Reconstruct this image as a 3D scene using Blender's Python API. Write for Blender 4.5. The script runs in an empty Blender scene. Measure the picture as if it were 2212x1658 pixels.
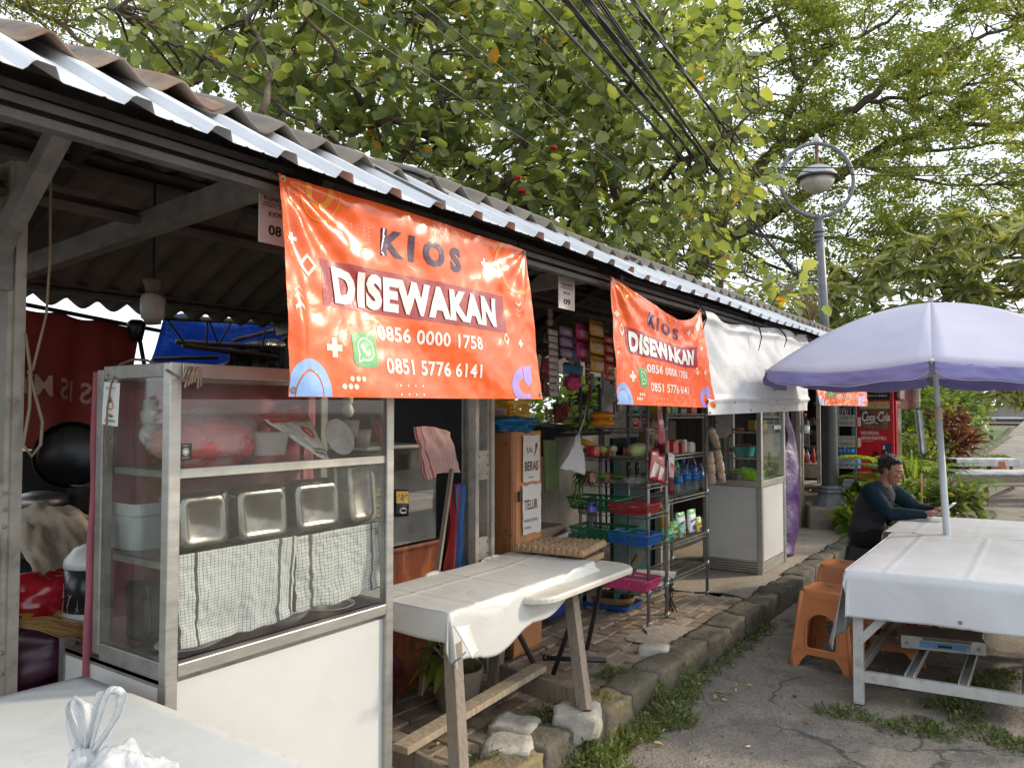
import bpy, bmesh, math, random
import numpy as np
from mathutils import Vector, Matrix, noise
from mathutils.geometry import tessellate_polygon
R = math.radians; PI = math.pi
random.seed(7); rng = np.random.default_rng(7)
scn = bpy.context.scene
COL = scn.collection
# camera, sky, sun, exposure
CAM_H = 1.54; YAW = R(34.9); PITCH = R(2.1)
cam_d = bpy.data.cameras.new("camera"); cam = bpy.data.objects.new("camera", cam_d); COL.objects.link(cam)
cam.location = (0, 0, CAM_H); cam.rotation_euler = (R(90) + PITCH, 0, YAW)
cam_d.sensor_width = 36; cam_d.lens = 1660 / 2212 * 36; cam_d.clip_start = .05; cam_d.clip_end = 3000
scn.camera = cam
SUN_DIR = Vector((0.60, 0.70, 0.47)).normalized()
sun_el = math.asin(SUN_DIR.z); sun_az = math.atan2(SUN_DIR.x, SUN_DIR.y)
w = bpy.data.worlds.new("World"); scn.world = w; w.use_nodes = True
nt = w.node_tree; nt.nodes.clear()
sky = nt.nodes.new("ShaderNodeTexSky"); sky.sky_type = 'NISHITA'; sky.sun_disc = False
sky.sun_elevation = sun_el; sky.sun_rotation = sun_az; sky.dust_density = 2.5; sky.air_density = 1.2
bg1 = nt.nodes.new("ShaderNodeBackground"); bg1.inputs[1].default_value = .10
nt.links.new(sky.outputs[0], bg1.inputs[0])
tc = nt.nodes.new("ShaderNodeTexCoord"); nz = nt.nodes.new("ShaderNodeTexNoise")
nz.inputs['Scale'].default_value = 2.2; nz.inputs['Detail'].default_value = 6
nt.links.new(tc.outputs['Generated'], nz.inputs['Vector'])
rp = nt.nodes.new("ShaderNodeValToRGB"); rp.color_ramp.elements[0].position = .36; rp.color_ramp.elements[1].position = .58
rp.color_ramp.elements[0].color = (.55, .55, .55, 1); rp.color_ramp.elements[1].color = (.95, .95, .95, 1)
nt.links.new(nz.outputs[0], rp.inputs[0])
bg2 = nt.nodes.new("ShaderNodeBackground"); bg2.inputs[0].default_value = (.86, .93, 1, 1); bg2.inputs[1].default_value = 1.15
mx = nt.nodes.new("ShaderNodeMixShader"); out = nt.nodes.new("ShaderNodeOutputWorld")
nt.links.new(rp.outputs[0], mx.inputs[0]); nt.links.new(bg1.outputs[0], mx.inputs[1]); nt.links.new(bg2.outputs[0], mx.inputs[2])
nt.links.new(mx.outputs[0], out.inputs[0])
sd = bpy.data.lights.new("sun", 'SUN'); sd.energy = 2.0; sd.angle = R(6); sd.color = (1, .86, .66)
so = bpy.data.objects.new("sun", sd); COL.objects.link(so)
so.rotation_euler = SUN_DIR.to_track_quat('Z', 'Y').to_euler()
scn.view_settings.view_transform = 'Standard'; scn.view_settings.look = 'None'
scn.view_settings.exposure = 0.7; scn.view_settings.gamma = 1
try: scn.view_settings.use_curve_mapping = False
except Exception: pass
scn.render.engine = 'CYCLES'
cy = scn.cycles; cy.max_bounces = 7; cy.diffuse_bounces = 4; cy.glossy_bounces = 3; cy.transmission_bounces = 4
cy.transparent_max_bounces = 16; cy.caustics_reflective = False; cy.caustics_refractive = False
cy.use_denoising = True; cy.sample_clamp_indirect = 6
_f = Vector((-math.sin(YAW) * math.cos(PITCH), math.cos(YAW) * math.cos(PITCH), math.sin(PITCH)))
_r = Vector((math.cos(YAW), math.sin(YAW), 0)); _u = _r.cross(_f); _c = Vector((0, 0, CAM_H))
def at(px, py, X=None, Y=None, Z=None, d=None):
    v = _f * 1660 + _r * (px - 1106) + _u * (829 - py)
    if X is not None: t = X / v.x
    elif Y is not None: t = Y / v.y
    elif Z is not None: t = (Z - CAM_H) / v.z
    else: t = d / 1660
    return _c + v * t
# objects
def tag(o, label=None, cat=None, group=None, kind=None):
    if label: o['label'] = label
    if cat: o['category'] = cat
    if group: o['group'] = group
    if kind: o['kind'] = kind
    return o
def thing(name, label, cat, loc=(0, 0, 0), group=None, rz=0):
    o = bpy.data.objects.new(name, None); COL.objects.link(o); o.empty_display_size = .1
    o.location = loc; o.rotation_euler = (0, 0, rz)
    return tag(o, label, cat, group)
def setparent(o, p):
    o.parent = p
    if p.parent is None and p.type == 'EMPTY': o.matrix_parent_inverse = p.matrix_basis.inverted()
def dup(root, loc, rz=None, label=None, scale=None):
    r = root.copy(); COL.objects.link(r); r.location = loc
    if rz is not None: r.rotation_euler = (0, 0, rz)
    if scale is not None: r.scale = scale if hasattr(scale, '__len__') else (scale,) * 3
    if label: r['label'] = label
    for ch in root.children:
        c = ch.copy(); COL.objects.link(c); c.parent = r
        for g in ch.children:
            e = g.copy(); COL.objects.link(e); e.parent = c
    return r
class B:
    def __init__(s): s.v = []; s.f = []; s.uv = {}
    def add(s, vs, fs):
        k = len(s.v); s.v += [tuple(v) for v in vs]; s.f += [tuple(k + i for i in f) for f in fs]; return s
    def box(s, c, d, rot=None, taper=1.0):
        x, y, z = d[0] / 2, d[1] / 2, d[2] / 2; c = Vector(c); vs = []
        for sx, sy, sz in ((-1,-1,-1),(1,-1,-1),(1,1,-1),(-1,1,-1),(-1,-1,1),(1,-1,1),(1,1,1),(-1,1,1)):
            t = taper if sz > 0 else 1
            v = Vector((sx * x * t, sy * y * t, sz * z))
            if rot: v = rot @ v
            vs.append(c + v)
        return s.add(vs, ((0,3,2,1),(4,5,6,7),(0,1,5,4),(1,2,6,5),(2,3,7,6),(3,0,4,7)))
    def bar(s, a, b, w, h=None, up=(0, 0, 1)):
        a = Vector(a); b = Vector(b); h = h or w; z = (b - a); L = z.length; z.normalize()
        u = Vector(up)
        if abs(z.dot(u)) > .99: u = Vector((0, 1, 0))
        x = z.cross(u).normalized(); y = x.cross(z)
        m = Matrix((x, y, z)).transposed()
        return s.box((a + b) / 2, (w, h, L), m)
    def tube(s, pts, r, n=8, cap=True):
        pts = [Vector(p) for p in pts]; k = len(pts)
        rs = r if hasattr(r, '__len__') else [r] * k
        base = len(s.v); px = None
        for i, p in enumerate(pts):
            t = (pts[min(i + 1, k - 1)] - pts[max(i - 1, 0)])
            t = t.normalized() if t.length > 1e-9 else Vector((0, 0, 1))
            if px is None: px = t.orthogonal().normalized()
            px = (px - t * px.dot(t)); px = px.normalized() if px.length > 1e-6 else t.orthogonal().normalized()
            py = t.cross(px)
            for j in range(n):
                a = 2 * PI * j / n; s.v.append(tuple(p + (px * math.cos(a) + py * math.sin(a)) * rs[i]))
        for i in range(k - 1):
            for j in range(n):
                a = base + i * n + j; b = base + i * n + (j + 1) % n; s.f.append((a, b, b + n, a + n))
        if cap:
            s.f.append(tuple(base + j for j in reversed(range(n)))); s.f.append(tuple(base + (k - 1) * n + j for j in range(n)))
        return s
    def lathe(s, prof, c=(0, 0, 0), n=20, sq=0, sx=1, sy=1):
        c = Vector(c); base = len(s.v); k = len(prof)
        for (r, z) in prof:
            for j in range(n):
                a = 2 * PI * j / n; q = 1
                if sq: q = 1 / (abs(math.cos(a)) ** sq + abs(math.sin(a)) ** sq) ** (1 / sq)
                s.v.append((c.x + r * q * math.cos(a) * sx, c.y + r * q * math.sin(a) * sy, c.z + z))
        for i in range(k - 1):
            for j in range(n):
                a = base + i * n + j; b = base + i * n + (j + 1) % n; s.f.append((a, b, b + n, a + n))
        if prof[0][0] > 1e-4: s.f.append(tuple(base + j for j in reversed(range(n))))
        if prof[-1][0] > 1e-4: s.f.append(tuple(base + (k - 1) * n + j for j in range(n)))
        return s
    def ball(s, c, r, n=12, m=8, nz_=0, seed=0, sc=3):
        c = Vector(c); rr = r if hasattr(r, '__len__') else (r, r, r); base = len(s.v)
        for i in range(m + 1):
            th = PI * i / m
            for j in range(n):
                a = 2 * PI * j / n; d = Vector((math.sin(th) * math.cos(a), math.sin(th) * math.sin(a), -math.cos(th)))
                q = 1 + (nz_ * noise.noise(d * sc + Vector((seed, 0, 0))) if nz_ else 0)
                s.v.append((c.x + d.x * rr[0] * q, c.y + d.y * rr[1] * q, c.z + d.z * rr[2] * q))
        for i in range(m):
            for j in range(n):
                a = base + i * n + j; b = base + i * n + (j + 1) % n; s.f.append((a, b, b + n, a + n))
        return s
    def grid(s, fn, nu, nv, uv=False):
        base = len(s.v)
        for i in range(nu + 1):
            for j in range(nv + 1): s.v.append(tuple(fn(i / nu, j / nv)))
        for i in range(nu):
            for j in range(nv):
                a = base + i * (nv + 1) + j; s.f.append((a, a + nv + 1, a + nv + 2, a + 1))
        if uv: s.guv = (nu, nv)
        return s
    def obj(s, name, m, parent=None, smooth=False, bevel=0, solid=0, sub=0, uvs=None, kind=None, label=None, mats=None):
        me = bpy.data.meshes.new(name); me.from_pydata(s.v, [], s.f)
        if uvs is not None:
            l = me.uv_layers.new(name="UVMap"); ar = np.zeros(len(me.loops) * 2, np.float32)
            li = np.zeros(len(me.loops), np.int32); me.loops.foreach_get('vertex_index', li)
            ar[:] = np.array(uvs, np.float32)[li].ravel(); l.data.foreach_set('uv', ar)
        me.materials.append(m)
        bmn = bmesh.new(); bmn.from_mesh(me); bmesh.ops.remove_doubles(bmn, verts=bmn.verts, dist=1e-5)
        if uvs is None and solid == 0: bmesh.ops.recalc_face_normals(bmn, faces=bmn.faces)
        bmn.to_mesh(me); bmn.free()
        if smooth: me.polygons.foreach_set('use_smooth', [True] * len(me.polygons))
        o = bpy.data.objects.new(name, me); COL.objects.link(o)
        if parent: setparent(o, parent)
        if bevel:
            b = o.modifiers.new('bevel', 'BEVEL'); b.width = bevel; b.segments = 2; b.limit_method = 'ANGLE'
        if solid:
            b = o.modifiers.new('solid', 'SOLIDIFY'); b.thickness = solid; b.offset = 0
        if sub:
            b = o.modifiers.new('sub', 'SUBSURF'); b.levels = sub; b.render_levels = sub
        if smooth == 2:
            pass
        if kind: o['kind'] = kind
        if label: o['label'] = label
        return o
def shade_auto(o, ang=35):
    me = o.data
    me.polygons.foreach_set('use_smooth', [True] * len(me.polygons))
    bm = bmesh.new(); bm.from_mesh(me)
    for e in bm.edges:
        if len(e.link_faces) == 2 and e.calc_face_angle(0) > R(ang): e.smooth = False
    bm.to_mesh(me); bm.free(); return o
# materials
def _n(t, ty, **k):
    n = t.nodes.new(ty)
    for a, b in k.items(): setattr(n, a, b)
    return n
MC = {}
def c4(c): return (c[0], c[1], c[2], 1)
def hx(s):
    v = [int(s[i:i + 2], 16) / 255 for i in (0, 2, 4)]
    return tuple(x / 12.92 if x <= .04045 else ((x + .055) / 1.055) ** 2.4 for x in v)
def mat(name, col, r=.6, m=0, var=.18, vs=7, bump=.15, bs=70, sp=.5, dirt=None, back=None, coat=0, aniso=None, tl=0, alpha=1, bd=.004, rv=.12, wrinkle=0, ws=6):
    if name in MC: return MC[name]
    if isinstance(col, str): col = hx(col)
    M = bpy.data.materials.new(name); M.use_nodes = True; t = M.node_tree; bs_ = t.nodes['Principled BSDF']; L = t.links.new
    tc = _n(t, 'ShaderNodeTexCoord'); co = tc.outputs['Object']
    if aniso:
        mp = _n(t, 'ShaderNodeMapping'); mp.inputs['Scale'].default_value = aniso; L(co, mp.inputs[0]); co = mp.outputs[0]
    n1 = _n(t, 'ShaderNodeTexNoise'); n1.inputs['Scale'].default_value = vs; n1.inputs['Detail'].default_value = 6; n1.inputs['Roughness'].default_value = .65; L(co, n1.inputs[0])
    mr = _n(t, 'ShaderNodeMapRange'); mr.inputs[1].default_value = .3; mr.inputs[2].default_value = .7; mr.inputs[3].default_value = 1 - var * 1.3; mr.inputs[4].default_value = 1 + var; L(n1.outputs[0], mr.inputs[0])
    mu = _n(t, 'ShaderNodeVectorMath', operation='SCALE'); L(mr.outputs[0], mu.inputs['Scale'])
    if back:
        ge = _n(t, 'ShaderNodeNewGeometry'); mb = _n(t, 'ShaderNodeMix', data_type='RGBA'); mb.inputs[6].default_value = c4(col); mb.inputs[7].default_value = c4(back)
        L(ge.outputs['Backfacing'], mb.inputs[0]); L(mb.outputs[2], mu.inputs[0])
    else: mu.inputs[0].default_value = col
    cur = mu.outputs[0]
    if dirt:
        for i, (dc, amt, ds) in enumerate(dirt if isinstance(dirt, list) else [dirt]):
            n2 = _n(t, 'ShaderNodeTexNoise'); n2.inputs['Scale'].default_value = ds; n2.inputs['Detail'].default_value = 8; n2.inputs['Roughness'].default_value = .7; L(co, n2.inputs[0])
            mr2 = _n(t, 'ShaderNodeMapRange'); mr2.inputs[1].default_value = .62 - amt * .35; mr2.inputs[2].default_value = .74 - amt * .2; mr2.inputs[3].default_value = 0; mr2.inputs[4].default_value = min(.95, .35 + amt); L(n2.outputs[0], mr2.inputs[0])
            md = _n(t, 'ShaderNodeMix', data_type='RGBA'); md.inputs[7].default_value = c4(hx(dc) if isinstance(dc, str) else dc)
            L(mr2.outputs[0], md.inputs[0]); L(cur, md.inputs[6]); cur = md.outputs[2]
    L(cur, bs_.inputs['Base Color'])
    bs_.inputs['Metallic'].default_value = m; bs_.inputs['Specular IOR Level'].default_value = sp
    bs_.inputs['Coat Weight'].default_value = coat; bs_.inputs['Coat Roughness'].default_value = .08
    mr3 = _n(t, 'ShaderNodeMapRange'); mr3.inputs[3].default_value = max(.02, r - rv); mr3.inputs[4].default_value = min(1, r + rv); L(n1.outputs[0], mr3.inputs[0]); L(mr3.outputs[0], bs_.inputs['Roughness'])
    nrm = None
    if bump:
        n3 = _n(t, 'ShaderNodeTexNoise'); n3.inputs['Scale'].default_value = bs; n3.inputs['Detail'].default_value = 5; L(co, n3.inputs[0])
        bu = _n(t, 'ShaderNodeBump'); bu.inputs['Strength'].default_value = bump; bu.inputs['Distance'].default_value = bd; L(n3.outputs[0], bu.inputs['Height']); nrm = bu
    if wrinkle:
        n4 = _n(t, 'ShaderNodeTexNoise'); n4.inputs['Scale'].default_value = ws; n4.inputs['Detail'].default_value = 3; n4.inputs['Distortion'].default_value = 1.2; L(co, n4.inputs[0])
        b2 = _n(t, 'ShaderNodeBump'); b2.inputs['Strength'].default_value = wrinkle; b2.inputs['Distance'].default_value = .02; L(n4.outputs[0], b2.inputs['Height'])
        if nrm: L(nrm.outputs[0], b2.inputs['Normal'])
        nrm = b2
    if nrm: L(nrm.outputs[0], bs_.inputs['Normal'])
    outn = t.nodes['Material Output']
    if tl:
        tr = _n(t, 'ShaderNodeBsdfTranslucent'); L(cur, tr.inputs[0]); ms = _n(t, 'ShaderNodeMixShader'); ms.inputs[0].default_value = tl
        L(bs_.outputs[0], ms.inputs[1]); L(tr.outputs[0], ms.inputs[2]); L(ms.outputs[0], outn.inputs[0])
    if alpha < 1:
        tp = _n(t, 'ShaderNodeBsdfTransparent'); ms = _n(t, 'ShaderNodeMixShader'); ms.inputs[0].default_value = alpha
        src = outn.inputs[0].links[0].from_socket
        L(tp.outputs[0], ms.inputs[1]); L(src, ms.inputs[2]); L(ms.outputs[0], outn.inputs[0])
    MC[name] = M
    return M
def leafmat(name, cols, tl=.45, r=.45, gl=.5):
    if name in MC: return MC[name]
    M = bpy.data.materials.new(name); M.use_nodes = True; t = M.node_tree; p = t.nodes['Principled BSDF']; L = t.links.new
    g = _n(t, 'ShaderNodeNewGeometry'); rp = _n(t, 'ShaderNodeValToRGB'); cr = rp.color_ramp; cr.interpolation = 'LINEAR'
    k = len(cols)
    for i, (pos, c) in enumerate(cols):
        e = cr.elements[i] if i < 2 else cr.elements.new(pos)
        e.position = pos; e.color = c4(hx(c) if isinstance(c, str) else c)
    L(g.outputs['Random Per Island'], rp.inputs[0])
    tc = _n(t, 'ShaderNodeTexCoord'); nz = _n(t, 'ShaderNodeTexNoise'); nz.inputs['Scale'].default_value = .9; nz.inputs['Detail'].default_value = 4; L(tc.outputs['Object'], nz.inputs[0])
    mr = _n(t, 'ShaderNodeMapRange'); mr.inputs[1].default_value = .3; mr.inputs[2].default_value = .7; mr.inputs[3].default_value = .72; mr.inputs[4].default_value = 1.25; L(nz.outputs[0], mr.inputs[0])
    mu = _n(t, 'ShaderNodeVectorMath', operation='SCALE'); L(rp.outputs[0], mu.inputs[0]); L(mr.outputs[0], mu.inputs['Scale'])
    L(mu.outputs[0], p.inputs['Base Color']); p.inputs['Roughness'].default_value = r; p.inputs['Specular IOR Level'].default_value = gl
    tr = _n(t, 'ShaderNodeBsdfTranslucent'); m2 = _n(t, 'ShaderNodeVectorMath', operation='MULTIPLY'); m2.inputs[1].default_value = (1.5, 1.45, .55); L(mu.outputs[0], m2.inputs[0]); L(m2.outputs[0], tr.inputs[0])
    ms = _n(t, 'ShaderNodeMixShader'); ms.inputs[0].default_value = tl; L(p.outputs[0], ms.inputs[1]); L(tr.outputs[0], ms.inputs[2]); L(ms.outputs[0], t.nodes['Material Output'].inputs[0])
    MC[name] = M; return M
def glassmat(name, tint=(.93, .96, .95), a=.04, r=.03, dust=.06):
    if name in MC: return MC[name]
    M = bpy.data.materials.new(name); M.use_nodes = True; t = M.node_tree; t.nodes.clear(); L = t.links.new
    tp = _n(t, 'ShaderNodeBsdfTransparent'); tp.inputs[0].default_value = c4(tint)
    gl = _n(t, 'ShaderNodeBsdfGlossy'); gl.inputs['Roughness'].default_value = r
    lw = _n(t, 'ShaderNodeLayerWeight'); lw.inputs[0].default_value = .5; pw = _n(t, 'ShaderNodeMath', operation='POWER'); pw.inputs[1].default_value = 4; L(lw.outputs['Facing'], pw.inputs[0])
    fr = _n(t, 'ShaderNodeMapRange'); fr.inputs[3].default_value = .035; fr.inputs[4].default_value = .75; L(pw.outputs[0], fr.inputs[0])
    ms = _n(t, 'ShaderNodeMixShader'); L(fr.outputs[0], ms.inputs[0]); L(tp.outputs[0], ms.inputs[1]); L(gl.outputs[0], ms.inputs[2])
    df = _n(t, 'ShaderNodeBsdfDiffuse'); df.inputs[0].default_value = (.6, .6, .57, 1)
    tc = _n(t, 'ShaderNodeTexCoord'); nz = _n(t, 'ShaderNodeTexNoise'); nz.inputs['Scale'].default_value = 5; nz.inputs['Detail'].default_value = 8; L(tc.outputs['Object'], nz.inputs[0])
    mr = _n(t, 'ShaderNodeMapRange'); mr.inputs[1].default_value = .4; mr.inputs[2].default_value = .8; mr.inputs[3].default_value = dust * .5; mr.inputs[4].default_value = dust * 2.5; L(nz.outputs[0], mr.inputs[0])
    m2 = _n(t, 'ShaderNodeMixShader'); L(mr.outputs[0], m2.inputs[0]); L(ms.outputs[0], m2.inputs[1]); L(df.outputs[0], m2.inputs[2])
    o = _n(t, 'ShaderNodeOutputMaterial'); L(m2.outputs[0], o.inputs[0]); MC[name] = M; return M
alu = mat('aluminium_frame', (.48, .47, .44), r=.38, m=.75, var=.12, bs=30, bump=.05, aniso=(1, 1, 6), dirt=((.2, .17, .14), .12, 9))
alu_d = mat('tarnished_aluminium', (.30, .29, .27), r=.45, m=.6, var=.2, dirt=((.12, .10, .08), .3, 12))
galv = mat('galvanised_steel', (.30, .29, .27), r=.5, m=.55, var=.25, vs=20, dirt=((.14, .10, .07), .3, 9))
steel_dark = mat('dark_sooty_steel', (.055, .048, .043), r=.6, m=.3, var=.3, dirt=((.10, .07, .05), .25, 6))
steel_paint = mat('grey_painted_steel', (.20, .19, .18), r=.5, m=.1, var=.25, vs=12, dirt=((.07, .06, .05), .3, 7))
white_panel = mat('white_laminate', (.60, .60, .585), r=.35, var=.06, vs=2, bump=.02, dirt=[((.42, .40, .36), .05, 22), ((.50, .48, .44), .2, 1.8)])
white_cloth = mat('white_vinyl_cloth', (.56, .575, .60), r=.42, var=.05, vs=3, bump=.08, bs=220, back=(.45, .06, .07), dirt=((.42, .41, .38), .08, 5), wrinkle=.16, ws=6)
old_cloth = mat('soiled_white_vinyl', (.58, .575, .55), r=.42, var=.05, vs=3, bump=.06, bs=200, back=(.55, .52, .47), dirt=((.42, .39, .33), .16, 4), wrinkle=.22, ws=7)
wood_grey = mat('weathered_timber', (.235, .19, .145), r=.8, var=.35, vs=9, bump=.5, bs=30, aniso=(6, 6, .7), dirt=((.12, .08, .055), .3, 9))
wood_pale = mat('pale_timber', (.34, .27, .19), r=.75, var=.28, vs=9, bump=.4, bs=30, aniso=(6, 6, .8), dirt=((.18, .12, .08), .2, 6))
plywood = mat('orange_plywood', (.37, .155, .06), r=.55, var=.2, vs=5, bump=.1, bs=60, aniso=(5, 5, .6), dirt=((.27, .10, .035), .3, 4))
plywood_d = mat('dark_brown_plywood', (.22, .075, .024), r=.45, var=.3, vs=5, aniso=(5, 5, .6), dirt=((.07, .02, .01), .4, 3))
black_pl = mat('black_plastic', (.015, .015, .016), r=.35, var=.2)
black_fab = mat('black_matt', (.012, .011, .012), r=.8, var=.3)
# ground, road, kerb, pavement
def groundmat(name, base, cols, r=.9, bump=.6, bs=55, crk=0):
    M = bpy.data.materials.new(name); M.use_nodes = True; t = M.node_tree; p = t.nodes['Principled BSDF']; L = t.links.new
    tc = _n(t, 'ShaderNodeTexCoord'); co = tc.outputs['Object']; cur = None
    rgb = _n(t, 'ShaderNodeRGB'); rgb.outputs[0].default_value = c4(base); cur = rgb.outputs[0]
    for (c, sc, lo, hi, amt, det) in cols:
        n = _n(t, 'ShaderNodeTexNoise'); n.inputs['Scale'].default_value = sc; n.inputs['Detail'].default_value = det; n.inputs['Roughness'].default_value = .68; n.inputs['Distortion'].default_value = .4; L(co, n.inputs[0])
        m_ = _n(t, 'ShaderNodeMapRange'); m_.inputs[1].default_value = lo; m_.inputs[2].default_value = hi; m_.inputs[4].default_value = amt; L(n.outputs[0], m_.inputs[0])
        x = _n(t, 'ShaderNodeMix', data_type='RGBA'); L(m_.outputs[0], x.inputs[0]); L(cur, x.inputs[6]); x.inputs[7].default_value = c4(c); cur = x.outputs[2]
    if crk:
        nd = _n(t, 'ShaderNodeTexNoise'); nd.inputs['Scale'].default_value = 3; nd.inputs['Detail'].default_value = 7; L(co, nd.inputs[0])
        ma = _n(t, 'ShaderNodeVectorMath', operation='MULTIPLY_ADD'); ma.inputs[1].default_value = (.5, .5, 0); L(nd.outputs['Color'], ma.inputs[0]); L(co, ma.inputs[2])
        vc = _n(t, 'ShaderNodeTexVoronoi', feature='DISTANCE_TO_EDGE'); vc.inputs['Scale'].default_value = 1.1; L(ma.outputs[0], vc.inputs[0])
        m_ = _n(t, 'ShaderNodeMapRange'); m_.inputs[1].default_value = 0; m_.inputs[2].default_value = .014; m_.inputs[3].default_value = .85; m_.inputs[4].default_value = 0; L(vc.outputs[0], m_.inputs[0])
        gt = _n(t, 'ShaderNodeMapRange'); gt.inputs[1].default_value = .47; gt.inputs[2].default_value = .53; L(nd.outputs[0], gt.inputs[0]); mm = _n(t, 'ShaderNodeMath', operation='MULTIPLY'); L(m_.outputs[0], mm.inputs[0]); L(gt.outputs[0], mm.inputs[1])
        x = _n(t, 'ShaderNodeMix', data_type='RGBA'); L(mm.outputs[0], x.inputs[0]); L(cur, x.inputs[6]); x.inputs[7].default_value = (.045, .04, .035, 1); cur = x.outputs[2]
    vo = _n(t, 'ShaderNodeTexVoronoi'); vo.inputs['Scale'].default_value = bs * 1.7; L(co, vo.inputs[0])
    mr = _n(t, 'ShaderNodeMapRange'); mr.inputs[3].default_value = .82; mr.inputs[4].default_value = 1.18
    sp = _n(t, 'ShaderNodeSeparateColor'); L(vo.outputs['Color'], sp.inputs[0]); L(sp.outputs[0], mr.inputs[0])
    mu = _n(t, 'ShaderNodeVectorMath', operation='SCALE'); L(cur, mu.inputs[0]); L(mr.outputs[0], mu.inputs['Scale']); L(mu.outputs[0], p.inputs[0])
    p.inputs['Roughness'].default_value = r
    n = _n(t, 'ShaderNodeTexNoise'); n.inputs['Scale'].default_value = bs; n.inputs['Detail'].default_value = 6; L(co, n.inputs[0])
    b = _n(t, 'ShaderNodeBump'); b.inputs['Strength'].default_value = bump; b.inputs['Distance'].default_value = .012; L(n.outputs[0], b.inputs['Height'])
    b2 = _n(t, 'ShaderNodeBump'); b2.inputs['Strength'].default_value = bump * .6; b2.inputs['Distance'].default_value = .008; L(vo.outputs[0], b2.inputs['Height']); L(b.outputs[0], b2.inputs['Normal'])
    L(b2.outputs[0], p.inputs['Normal']); return M
asph = groundmat('worn_asphalt', (.215, .185, .155), [((.31, .27, .21), 1.1, .48, .60, .85, 8), ((.085, .076, .068), 2.3, .575, .63, .85, 10), ((.28, .25, .21), 40, .62, .75, .35, 3), ((.10, .085, .06), 9, .6, .7, .6, 6), ((.13, .115, .10), .8, .52, .56, .55, 4)], crk=1)
earth = groundmat('earth_ground', (.12, .09, .06), [((.05, .06, .03), .7, .45, .6, .8, 8), ((.16, .12, .08), 6, .5, .7, .6, 6)], bs=20)
cement = groundmat('old_cement', (.34, .29, .23), [((.20, .165, .13), 2.0, .5, .66, .8, 8), ((.42, .38, .31), 7, .55, .7, .6, 6), ((.10, .09, .06), 5, .62, .72, .6, 8)], bs=45, bump=.4)
def axis(segs):
    a = []
    for lo, hi, st in segs:
        k = max(1, int(round((hi - lo) / st))); a += [lo + (hi - lo) * i / k for i in range(k)]
    return a + [segs[-1][1]]
def road_z(x, y):
    z = max(0, min(1, (y - 55) / 55)) * .75
    if y < 12: z += .012 * noise.noise(Vector((x * 1.3, y * 1.3, 0))) + .006 * noise.noise(Vector((x * 6, y * 6, 3))) - .006
    return z
xs = axis([(-2.2, 3, .05), (3, 12, 1)]); ys = axis([(-6, 1, 1), (1, 9, .05), (9, 20, .5), (20, 130, 5)])
b = B(); b.v = [(x, y, road_z(x, y)) for x in xs for y in ys]; ny = len(ys)
b.f = [(i * ny + j, (i + 1) * ny + j, (i + 1) * ny + j + 1, i * ny + j + 1) for i in range(len(xs) - 1) for j in range(ny - 1)]
tag(b.obj('road', asph, smooth=True), kind='structure')
g = B(); g.add([(-900, -60, -.06), (900, -60, -.06), (900, 1500, -.06), (-900, 1500, -.06)], [(0, 1, 2, 3)])
tag(g.obj('ground', earth), kind='structure')
pave = B().box((-2.7, 5.6, .03), (1.62, 8.4, .1)).obj('pavement', mat('pavement_bed', (.06, .05, .038), r=.95, var=.4, bump=.5), None)
tag(pave, kind='structure')
def brickmat(name, cols):
    M = bpy.data.materials.new(name); M.use_nodes = True; t = M.node_tree; p = t.nodes['Principled BSDF']; L = t.links.new
    oi = _n(t, 'ShaderNodeObjectInfo'); rp = _n(t, 'ShaderNodeValToRGB')
    for i, c in enumerate(cols):
        e = rp.color_ramp.elements[i] if i < 2 else rp.color_ramp.elements.new(i / (len(cols) - 1)); e.position = i / (len(cols) - 1); e.color = c4(c)
    ge = _n(t, 'ShaderNodeNewGeometry'); ad = _n(t, 'ShaderNodeMath', operation='ADD'); L(oi.outputs['Random'], ad.inputs[0]); L(ge.outputs['Random Per Island'], ad.inputs[1])
    fr = _n(t, 'ShaderNodeMath', operation='FRACT'); L(ad.outputs[0], fr.inputs[0]); L(fr.outputs[0], rp.inputs[0])
    n = _n(t, 'ShaderNodeTexNoise'); n.inputs['Scale'].default_value = 14; n.inputs['Detail'].default_value = 7; L(ge.outputs['Position'], n.inputs[0])
    mr = _n(t, 'ShaderNodeMapRange'); mr.inputs[1].default_value = .3; mr.inputs[2].default_value = .7; mr.inputs[3].default_value = .6; mr.inputs[4].default_value = 1.25; L(n.outputs[0], mr.inputs[0])
    mu = _n(t, 'ShaderNodeVectorMath', operation='SCALE'); L(rp.outputs[0], mu.inputs[0]); L(mr.outputs[0], mu.inputs['Scale'])
    n2 = _n(t, 'ShaderNodeTexNoise'); n2.inputs['Scale'].default_value = 2.2; n2.inputs['Detail'].default_value = 8; L(ge.outputs['Position'], n2.inputs[0])
    m2 = _n(t, 'ShaderNodeMapRange'); m2.inputs[1].default_value = .52; m2.inputs[2].default_value = .68; m2.inputs[4].default_value = .75; L(n2.outputs[0], m2.inputs[0])
    x = _n(t, 'ShaderNodeMix', data_type='RGBA'); L(m2.outputs[0], x.inputs[0]); L(mu.outputs[0], x.inputs[6]); x.inputs[7].default_value = (.085, .068, .05, 1)
    L(x.outputs[2], p.inputs[0]); p.inputs['Roughness'].default_value = .85
    n3 = _n(t, 'ShaderNodeTexNoise'); n3.inputs['Scale'].default_value = 90; n3.inputs['Detail'].default_value = 4; L(ge.outputs['Position'], n3.inputs[0])
    b = _n(t, 'ShaderNodeBump'); b.inputs['Strength'].default_value = .45; b.inputs['Distance'].default_value = .006; L(n3.outputs[0], b.inputs['Height']); L(b.outputs[0], p.inputs['Normal']); return M
bmat_ = brickmat('paving_brick', [(.27, .20, .14), (.33, .26, .19), (.22, .16, .11), (.38, .32, .25), (.28, .18, .125)])
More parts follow.
